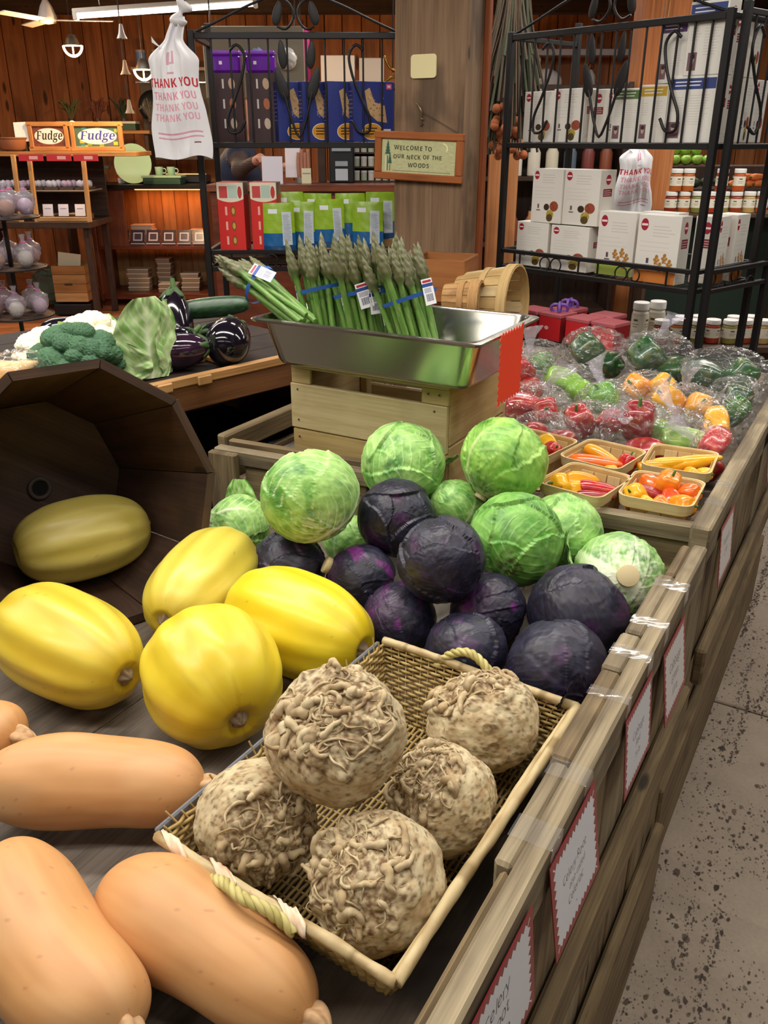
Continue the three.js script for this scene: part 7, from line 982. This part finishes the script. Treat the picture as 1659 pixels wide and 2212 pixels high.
  ['blue', 'dark grey', 'brown'].forEach((c, i) => { const t = put('canister', `${c} canister on the pale wall shelf`, 'canister', -2.45 + i * 0.16, 2.156, 9.7, 'canisters'); part(t, 'body', at(cyl(0.05, 0.14, 16), 0, 0.07, 0), std(['#6a86c0', '#33363c', '#6a4636'][i], 0.4)); part(t, 'lid', at(cyl(0.052, 0.02, 16), 0, 0.15, 0), std(0x9a948c, 0.4)); });

  // pendant lamps with half-ring tubes
  const pend = (label, r, u, f) => { const t = put('pendant_lamp', label, 'lamp', r, u, f, 'pendant lamps'); part(t, 'shade', lathe([[0.0, 0.09], [0.03, 0.085], [0.045, 0.05], [0.06, 0.015], [0.056, 0.012], [0.0, 0.07]], 24), std(0x4a4642, 0.4, { metalness: 0.5 })); part(t, 'ring_tube', at(new THREE.TorusGeometry(0.072, 0.009, 8, 28, Math.PI), 0, 0.012, 0, 0, 0, Math.PI), std(0xffffff, 0.5, { emissive: 0xffd89a, emissiveIntensity: 5 }), null, null, 'glowing half ring'); part(t, 'cross_bar', at(cyl(0.006, 0.14, 8), 0, 0.012, 0, 0, 0, Math.PI / 2), white); part(t, 'centre_pin', bar(V3(0, 0.01, 0), V3(0, -0.055, 0), 0.006), std(0xffffff, 0.5, { emissive: 0xffd89a, emissiveIntensity: 2 })); part(t, 'cord', bar(V3(0, 0.09, 0), V3(0, CEILING - u, 0), 0.004, 5), black); const L = new THREE.PointLight(0xffc987, 2.2); L.position.set(0, -0.085, 0.02); t.add(L); };
  pend('pendant lamp with a glowing half ring in front of the pine wall', -2.415, 2.15, 7.5); pend('lower pendant lamp with a glowing half ring, in front of the pans', -1.885, 1.985, 7.5);
  // ceiling fan
  const fan = put('ceiling_fan', 'white three-bladed ceiling fan at the top left', 'fan', -2.58, 2.335, 7.5); part(fan, 'hub', lathe([[0, -0.03], [0.06, -0.02], [0.07, 0.02], [0.045, 0.09], [0.016, 0.14], [0, 0.14]], 24), std(0xcfcac6, 0.4)); part(fan, 'rod', bar(V3(0, 0.12, 0), V3(0, CEILING - 2.335, 0), 0.012, 8), std(0xcfcac6, 0.4)); for (let k = 0; k < 3; k++) { const a = 0.15 + k * 2.094, b = part(fan, 'blade', at(chBox(0.42, 0.008, 0.09, 0.003), 0.28, 0, 0), white, [0, 0.0, 0]); b.rotation.set(0, a, 0); b.rotateX(0.15); }
  // string of bells
  const bl = put('bell_string', 'string of three small hanging bells in front of the pine wall', 'bells', -1.755, 1.66, 6.5); part(bl, 'cord', tube([V3(0, 0, 0), V3(-0.01, 0.3, 0), V3(-0.005, 0.6, 0), V3(0, CEILING - 1.66, 0)], 0.004, 12, 5), std(0x4a3c34, 0.7)); [[0, 0xc8a888], [0.24, 0xc9a07c], [0.455, 0xcfc8c4]].forEach(([y, c], i) => part(bl, 'bell', lathe([[0.0, 0.09], [0.01, 0.085], [0.02, 0.03], [0.035, 0.0], [0.03, 0.0], [0.012, 0.05], [0, 0.07]], 16), std(c, 0.4, { metalness: 0.3 }), [0.0, y, 0]));
  // wire stand with bagged sweets at the left edge
  const ws = put('bag_stand', 'tiered wire stand of bagged sweets at the left edge', 'stand', -2.12, 0, 5.0); part(ws, 'pole', sq(V3(0, 0, 0), V3(0, 1.25, 0), 0.02), iron); for (const y of [0.56, 0.83, 1.1]) { part(ws, 'tier', at(new THREE.TorusGeometry(0.19, 0.006, 6, 28), 0, y, 0, Math.PI / 2), iron); part(ws, 'tier_plate', at(cyl(0.185, 0.006, 28), 0, y, 0), darkW[0]); } for (let i = 0; i < 4; i++) part(ws, 'leg', bar(V3(0, 0.12, 0), V3(0.2 * Math.cos(i * 1.57 + 0.6), 0, 0.2 * Math.sin(i * 1.57 + 0.6)), 0.008), iron);
  const cello = new THREE.MeshPhysicalMaterial({ color: 0xe9e4ee, roughness: 0.15, transmission: 0.8, thickness: 0 }), ribbon = std(0xc05a90, 0.4), bagG = (() => { const g = blob(24, 26, (d, th, ph, o) => { const y = d.y, r = y > 0.25 ? lerp(0.55, 0.16, sstep(0.25, 0.6, y)) + (y > 0.75 ? 0.35 * (y - 0.75) : 0) : Math.sqrt(Math.max(0, 1 - ((y - 0.0) / 1.02) ** 2)) * lerp(0.75, 0.75, 1); o.p.set(Math.cos(ph) * 0.07 * r * (1 + 0.3 * nz(Math.cos(ph) * 3, y * 6, Math.sin(ph) * 3)) + 0, (y + 1) * 0.09, Math.sin(ph) * 0.07 * r * (1 + 0.3 * nz(Math.cos(ph) * 3 + 7, y * 6, Math.sin(ph) * 3))); }, false); return g; })(); ws.updateMatrixWorld(true);
  const sweets = [std(0xd8c4cc, 0.6), std(0xcfd0b8, 0.6), std(0xb58a6a, 0.6)];
  [0.566, 0.836, 1.106].forEach((y, j) => { for (let i = 0; i < 5; i++) { const a = i * 1.2566 + j * 0.5, t = thing('sweet_bag', `ribboned sweet bag, ${['lowest', 'middle', 'top'][j]} tier of the wire stand, ${['facing right', 'at back right', 'at back left', 'facing left', 'at the front'][i]}`, 'bag', ws.localToWorld(V3(0.125 * Math.cos(a), y, 0.125 * Math.sin(a))), i, 'bags of sweets on the wire stand'); part(t, 'wrap', bagG, cello); part(t, 'filling', at(blob(14, 10, (d, th, ph, o) => o.p.set(d.x * 0.042, d.y * 0.045 + 0.05, d.z * 0.042), false), 0, 0, 0), sweets[(i + j) % 3]); part(t, 'ribbon', at(new THREE.TorusGeometry(0.014, 0.005, 6, 12), 0, 0.137, 0, Math.PI / 2), ribbon); } });
  // crate, sack and clutter on the floor
  const wc = put('pine_crate', 'pine crate with a pale card flap on the floor by the cabinet', 'crate', -2.80, 0.0315, 7.92); for (let k = 0; k < 4; k++) { part(wc, 'front_slat', chBox(0.29, 0.076, 0.016, 0.002, k * 0.3, 0.2), oakW[k % 2], [0, 0.165 + k * 0.079, 0.15]); part(wc, 'back_slat', chBox(0.29, 0.076, 0.016, 0.002), oakW[0], [0, 0.165 + k * 0.079, -0.15]); for (const s of [-1, 1]) part(wc, 'side_slat', chBox(0.016, 0.076, 0.284, 0.002), oakW[1], [s * 0.137, 0.165 + k * 0.079, 0]); } part(wc, 'base', chBox(0.33, 0.09, 0.34, 0.004), black, [0, 0.06, 0]); part(wc, 'card_flap', chBox(0.2, 0.12, 0.006, 0.001), std(0xd8cbb0, 0.7), [0.0, 0.48, 0.08], [-0.1, 0, -0.12]); part(wc, 'stamp', new THREE.BoxGeometry(0.07, 0.02, 0.001), std(0x4a3a26, 0.8), [-0.01, 0.28, 0.159]);
  const sk = put('cloth_sack', 'rumpled grey-green cloth sack on the floor beside the pine crate', 'sack', -3.12, 0.028, 8.18); part(sk, 'sack', at(blob(40, 28, (d, th, ph, o) => { const k = 1 + 0.18 * fbm(d.x * 2, d.y * 2, d.z * 2, 3); o.p.set(d.x * 0.2 * k, d.y * 0.18 * k, d.z * 0.15 * k); mixc(o.c, K('#5a5648'), K('#5a7058'), clamp(0.5 + fbm(d.x * 2 + 4, d.y * 2, d.z * 2, 2))); }), 0, 0.19, 0), vcol(0.9)); part(sk, 'tie', at(new THREE.TorusGeometry(0.05, 0.012, 6, 16), 0, 0.36, 0, Math.PI / 2), std(0x7a6a50, 0.8));
  const bt = put('gift_carton', 'patterned carton on the lower shelf of the fudge counter', 'box', -3.3, 0.0315, 8.55); part(bt, 'carton', at(chBox(0.2, 0.28, 0.14, 0.003), 0, 0.14, 0), std(0x9a8468, 0.6)); part(bt, 'picture', new THREE.BoxGeometry(0.14, 0.12, 0.002), std(0x5a4a44, 0.5), [0, 0.19, 0.071]);
}

// ---------- middle background behind the left rack: sales counter and a person ----------
{
  const ct = put('sales_counter', 'cluttered sales counter behind the left rack', 'counter', -0.40, 0, 5.9); part(ct, 'top', chBox(1.4, 0.04, 0.6, 0.004), cherryW[0], [0, 1.22, 0]); part(ct, 'front', chBox(1.36, 1.2, 0.03, 0.004), cherryW[1], [0, 0.6, 0.26]); for (const x of [-0.665, 0.665]) part(ct, 'side', chBox(0.03, 1.2, 0.5, 0.004), cherryW[1], [x, 0.6, 0]);
  const rg = put('cash_register', 'black cash register with pale printer slots on the counter', 'register', -0.27, 1.24, 5.95); part(rg, 'body', at(chBox(0.16, 0.25, 0.2, 0.008), 0, 0.125, 0), std(0x1a1c20, 0.4)); part(rg, 'display', at(chBox(0.12, 0.06, 0.01, 0.002), 0, 0.215, 0.102, -0.3), std(0x8a929c, 0.3)); part(rg, 'receipt', at(chBox(0.08, 0.07, 0.004, 0.001), 0.0, 0.05, 0.105), std(0xbcc4cc, 0.5)); part(rg, 'receipt', at(chBox(0.08, 0.03, 0.004, 0.001), 0.0, 0.115, 0.105), std(0x9aa4ae, 0.5)); part(rg, 'pole', at(chBox(0.05, 0.26, 0.05, 0.003), -0.13, 0.13, 0), darkW[1]);
  ['white paper sheet held up behind the counter', 'white paper pinned beside the person’s hand', 'cream card standing on the counter'].forEach((l, i) => { const t = put('paper_sheet', l, 'paper', [-0.70, -0.585, -0.49][i], 1.24, [5.75, 5.92, 5.78][i]); part(t, 'sheet', at(chBox([0.13, 0.1, 0.06][i], [0.16, 0.2, 0.09][i], 0.003, 0.0005), 0, [0.08, 0.13, 0.045][i], 0, -0.1), std(['#d8d4e0', '#e8e0e6', '#d6cfae'][i], 0.7)); part(t, 'lines', at(new THREE.BoxGeometry(0.05, 0.006, 0.001), 0, [0.1, 0.16, 0.06][i], [-0.007, -0.013, -0.003][i] + 0.004, -0.1), std(0x8a8690, 0.7)); });
  const fig = put('hand_ornament', 'terracotta ornament of upright fingers on the counter', 'ornament', -0.515, 1.24, 5.9); for (let k = 0; k < 4; k++) part(fig, 'stem', tube([V3(-0.03 + k * 0.02, 0, 0), V3(-0.035 + k * 0.022, 0.12, 0), V3(-0.03 + k * 0.02, 0.18 + 0.02 * (k % 2), 0)], 0.012, 8, 7), std(0xb07a62, 0.7)); part(fig, 'foot', at(cyl(0.05, 0.03, 14), 0, 0.015, 0), std(0x9aa09a, 0.6));
  // rack of little jars
  const jr = put('spice_rack', 'rack of small jars at the right of the counter', 'rack', -0.06, 1.24, 6.0); part(jr, 'back', chBox(0.3, 0.30, 0.01, 0.002), darkW[1], [0, 0.15, -0.05]); for (let k = 0; k < 3; k++) part(jr, 'shelf', chBox(0.3, 0.01, 0.09, 0.002), darkW[0], [0, 0.005 + k * 0.085, 0]); for (const s of [-1, 1]) part(jr, 'side', chBox(0.01, 0.30, 0.09, 0.002), darkW[0], [s * 0.15, 0.15, 0]); jr.updateMatrixWorld(true);
  for (let k = 0; k < 3; k++) for (let i = 0; i < 6; i++) { const t = thing('spice_jar', `small pale jar, ${['first', 'second', 'third', 'fourth', 'fifth', 'sixth'][i]} from left, ${['bottom', 'middle', 'top'][k]} row of the counter rack`, 'jar', jr.localToWorld(V3(-0.118 + i * 0.047, 0.011 + k * 0.085, 0.012)), 0, 'spice jars'); part(t, 'jar', at(cyl(0.02, 0.045, 10), 0, 0.0225, 0), std(['#cfd2c0', '#b8c4b0', '#d8d4cc'][(i + k) % 3], 0.3)); part(t, 'lid', at(cyl(0.021, 0.014, 10), 0, 0.053, 0), std(0xe0e0dc, 0.4)); }
  // hangings high up behind the rack
  const pk = put('pink_banner', 'hot pink fabric strip hanging behind the left rack', 'banner', -0.60, 1.80, 7.0); part(pk, 'fabric', sheet(8, 24, (u, v, o) => o.p.set((u - 0.5) * 0.125, v * 0.42, 0.01 * Math.sin(u * 6 + v * 4))), std(0xd93a94, 0.7, { side: THREE.DoubleSide })); part(pk, 'rod', at(cyl(0.006, 0.16, 8), 0, 0.42, 0, 0, 0, Math.PI / 2), iron); part(pk, 'cord', bar(V3(0, 0.42, 0), V3(0, CEILING - 1.80, 0), 0.003, 5), iron);
  const wb = put('white_boxes', 'white boxes on a dark shelf behind the left rack', 'shelf', -0.25, 0, 8.6); part(wb, 'board', chBox(0.75, 0.04, 0.3, 0.003), darkW[1], [0, 1.93, 0]); for (const s of [-1, 1]) part(wb, 'upright', chBox(0.04, 1.9, 0.2, 0.003), darkW[0], [s * 0.34, 0.95, 0]); part(wb, 'box', chBox(0.3, 0.22, 0.2, 0.004), white, [-0.16, 2.065, 0]); part(wb, 'box', chBox(0.22, 0.2, 0.2, 0.004), std(0xd0cdc6, 0.6), [0.14, 2.055, 0]);
  const br = put('brass_ornament', 'curled brass ornament beside the timber post', 'ornament', 0.06, 1.86, 6.6); part(br, 'curl', tube([V3(-0.06, 0.16, 0), V3(-0.02, 0.09, 0), V3(0.05, 0.06, 0), V3(0.09, 0.1, 0), V3(0.05, 0.15, 0)], 0.009, 24, 8), std(0xb08a3a, 0.25, { metalness: 0.9 })); part(br, 'foot', tube([V3(-0.06, 0.0, 0), V3(0.0, 0.03, 0), V3(0.09, 0.01, 0)], 0.009, 14, 8), std(0xb08a3a, 0.25, { metalness: 0.9 })); part(br, 'rod', bar(V3(0, 0.06, 0), V3(0, CEILING - 1.86, 0), 0.005, 6), iron);
  const pz = put('room_divider', 'grey-beige divider with bags behind the purple tins', 'divider', -0.93, 0, 6.9); part(pz, 'panel', chBox(0.72, 0.46, 0.03, 0.004), std(0x8f8878, 0.7), [0, 2.0, 0]); for (const x of [-0.3, 0.3]) part(pz, 'hanger', bar(V3(x, 2.2, 0), V3(x, CEILING, 0), 0.005), iron); part(pz, 'bag', at(crumple(0.07, 0.09, 0.04, 5, 24, 18), 0.03, 2.0, 0.06), std(0x8ea4d8, 0.4)); part(pz, 'bag', at(crumple(0.07, 0.07, 0.04, 8, 24, 18), 0.24, 2.02, 0.06), std(0xc9c6c2, 0.3));
  // person behind the counter, facing right, forearm held out over the counter
  const t = put('person', 'person in a navy vest and brown sleeves behind the counter, arm held out', 'person', -1.02, 0, 6.42, undefined, 0);
  const skin = K('#c88f78'), navy = K('#1c2440'), brown = K('#4a3a34'), jean = K('#2a2c36'), hair = K('#3a2a20');
  const J = { pelvis: V3(0, 0.92, 0), chest: V3(0.0, 1.28, 0), neck: V3(0.01, 1.46, 0), head: V3(0.03, 1.60, 0), shR: V3(0.03, 1.40, 0.17), shL: V3(0.03, 1.40, -0.17), elR: V3(0.06, 1.31, 0.30), wrR: V3(0.185, 1.365, 0.47), elL: V3(0.05, 1.13, -0.2), wrL: V3(0.25, 1.27, -0.16), hipR: V3(0, 0.9, 0.09), hipL: V3(0, 0.9, -0.09), knR: V3(0.02, 0.5, 0.1), knL: V3(0.02, 0.5, -0.1), anR: V3(0, 0.09, 0.1), anL: V3(0, 0.09, -0.1), toR: V3(0.15, 0.03, 0.11), toL: V3(0.15, 0.03, -0.11) };
  const bones = [[J.pelvis, J.chest, 0.14, 0.155, navy], [J.chest, J.neck, 0.14, 0.07, navy], [J.neck, J.head, 0.055, 0.06, skin], [J.shR, J.shL, 0.07, 0.07, navy], [J.shR, J.elR, 0.058, 0.047, brown], [J.elR, J.wrR, 0.046, 0.033, brown], [J.shL, J.elL, 0.058, 0.047, brown], [J.elL, J.wrL, 0.046, 0.033, brown], [J.hipR, J.knR, 0.09, 0.065, jean], [J.hipL, J.knL, 0.09, 0.065, jean], [J.knR, J.anR, 0.06, 0.045, jean], [J.knL, J.anL, 0.06, 0.045, jean], [J.anR, J.toR, 0.045, 0.035, brown], [J.anL, J.toL, 0.045, 0.035, brown], [V3(0.03, 1.60, 0), V3(0.03, 1.66, 0), 0.085, 0.09, skin], [V3(0.10, 1.59, 0), V3(0.135, 1.585, 0), 0.02, 0.014, skin], [V3(0.03, 1.62, 0.088), V3(0.025, 1.64, 0.092), 0.018, 0.014, skin], [V3(0.03, 1.62, -0.088), V3(0.025, 1.64, -0.092), 0.018, 0.014, skin], [V3(-0.01, 1.66, 0), V3(0.01, 1.71, 0), 0.092, 0.075, hair]];
  const hand = (w, dir, up, out) => { const side = V3().crossVectors(dir, up).normalize(), pc = w.clone().addScaledVector(dir, 0.05), b = [[w, pc.clone().addScaledVector(dir, 0.03), 0.028, 0.03, skin]]; for (let k = 0; k < 4; k++) { const o = (k - 1.5) * 0.019, L = [0.062, 0.074, 0.07, 0.055][k], a = pc.clone().addScaledVector(dir, 0.035).addScaledVector(side, o), m = a.clone().addScaledVector(dir, L * 0.55).addScaledVector(up, -0.008), e = m.clone().addScaledVector(dir, L * 0.25).addScaledVector(up, -L * 0.4); b.push([a, m, 0.0098, 0.009, skin], [m, e, 0.009, 0.008, skin]); } const th = w.clone().addScaledVector(dir, 0.035).addScaledVector(side, -0.03), t2 = th.clone().addScaledVector(side, -0.022).addScaledVector(dir, 0.035).addScaledVector(up, -0.006), t3 = t2.clone().addScaledVector(dir, 0.028).addScaledVector(up, -0.01); b.push([th, t2, 0.012, 0.0105, skin], [t2, t3, 0.0105, 0.009, skin]); return b; };
  const dir = V3().subVectors(J.wrR, J.elR).normalize(), dl = V3().subVectors(J.wrL, J.elL).normalize();
  function fieldMesh(bs, c, size, res, k) {
    const mc = new MarchingCubes(res, new THREE.MeshBasicMaterial(), false, false, 120000), cell = size / res, p = V3(), pa = V3(), ba = V3(); mc.isolation = 0;
    const cap = (p, [a, b, r0, r1]) => { pa.subVectors(p, a); ba.subVectors(b, a); const h = clamp(pa.dot(ba) / Math.max(1e-9, ba.lengthSq())); return pa.addScaledVector(ba, -h).length() - lerp(r0, r1, h); };
    const smin = (a, b) => { const h = Math.max(k - Math.abs(a - b), 0) / k; return Math.min(a, b) - h * h * k * 0.25; };
    for (let z = 0; z < res; z++) for (let y = 0; y < res; y++) for (let x = 0; x < res; x++) { p.set((x - res / 2) * cell, (y - res / 2) * cell, (z - res / 2) * cell).add(c); let d = 1e9; for (const b of bs) d = smin(d, cap(p, b)); mc.field[z * res * res + y * res + x] = -d; }
    mc.update(); const n = mc.count * 3, P = new Float32Array(mc.positionArray.slice(0, n)), C = new Float32Array(n); for (let i = 0; i < n; i += 3) { p.set(P[i], P[i + 1], P[i + 2]).multiplyScalar(size / 2).add(c); P[i] = p.x; P[i + 1] = p.y; P[i + 2] = p.z; let best = 1e9, q = bs[0]; for (const b of bs) { const d = cap(p, b); if (d < best) { best = d; q = b; } } C[i] = q[4].r; C[i + 1] = q[4].g; C[i + 2] = q[4].b; }
    const g = new THREE.BufferGeometry(); g.setAttribute('position', new THREE.BufferAttribute(P, 3)); g.setAttribute('color', new THREE.BufferAttribute(C, 3)); g.computeVertexNormals(); return g;
  }
  const body = fieldMesh(bones, V3(0.05, 0.88, 0.05), 1.9, 120, 0.05), h1 = fieldMesh(hand(J.wrR, dir, V3(0, 1, 0)), J.wrR.clone().addScaledVector(dir, 0.08), 0.30, 72, 0.012), h2 = fieldMesh(hand(J.wrL, dl, V3(0, 1, 0)), J.wrL.clone().addScaledVector(dl, 0.08), 0.30, 72, 0.012);
  part(t, 'body', join([body, h1, h2]), vcol(0.8)); const eye = [at(blob(8, 6, (d, th, ph, o) => o.p.copy(d).multiplyScalar(0.011), false), 0.108, 1.628, 0.032), at(blob(8, 6, (d, th, ph, o) => o.p.copy(d).multiplyScalar(0.011), false), 0.108, 1.628, -0.032)]; part(t, 'eyes', join(eye), std(0x2a2420, 0.3)); part(t, 'mouth', at(blob(10, 6, (d, th, ph, o) => o.p.set(d.x * 0.006, d.y * 0.006, d.z * 0.022), false), 0.108, 1.548, 0), std(0x9a5a50, 0.6));
}

// ---------- rest the loose produce on what carries it ----------
{
  for (const n of ['butternut_squash', 'butternut_squash_001', 'butternut_squash_002', 'butternut_squash_003', 'spaghetti_squash_001', 'spaghetti_squash_002', 'spaghetti_squash_003', 'spaghetti_squash_004', 'wooden_tub', 'green_cabbage_007', 'green_cabbage_008', 'red_cabbage_002', 'red_cabbage_003', 'red_cabbage_004']) settle(scene.getObjectByName(n), DECK + 0.0006);
  for (const n of ['celeriac_001', 'celeriac_002', 'celeriac_003', 'celeriac_004']) settle(scene.getObjectByName(n), 0.7125);
  settle(scene.getObjectByName('spaghetti_squash'), 0.728); settle(scene.getObjectByName('green_cabbage_005'), 0.716);
  for (const n of ['cauliflower', 'cauliflower_001', 'cauliflower_002', 'eggplant', 'eggplant_001', 'eggplant_002', 'eggplant_003', 'eggplant_004', 'eggplant_005', 'bag_of_parsnips']) settle(scene.getObjectByName(n), 0.9765);
  settle(scene.getObjectByName('white_goose'), 1.981); settle(scene.getObjectByName('lantern'), 1.981);
  for (const o of scene.children) if (/^produce_bag/.test(o.name)) settle(o, 0.7905);
}

scene.traverse((m) => { if (m.isMesh) { m.castShadow = true; m.receiveShadow = true; } });
renderer.render(scene, camera);
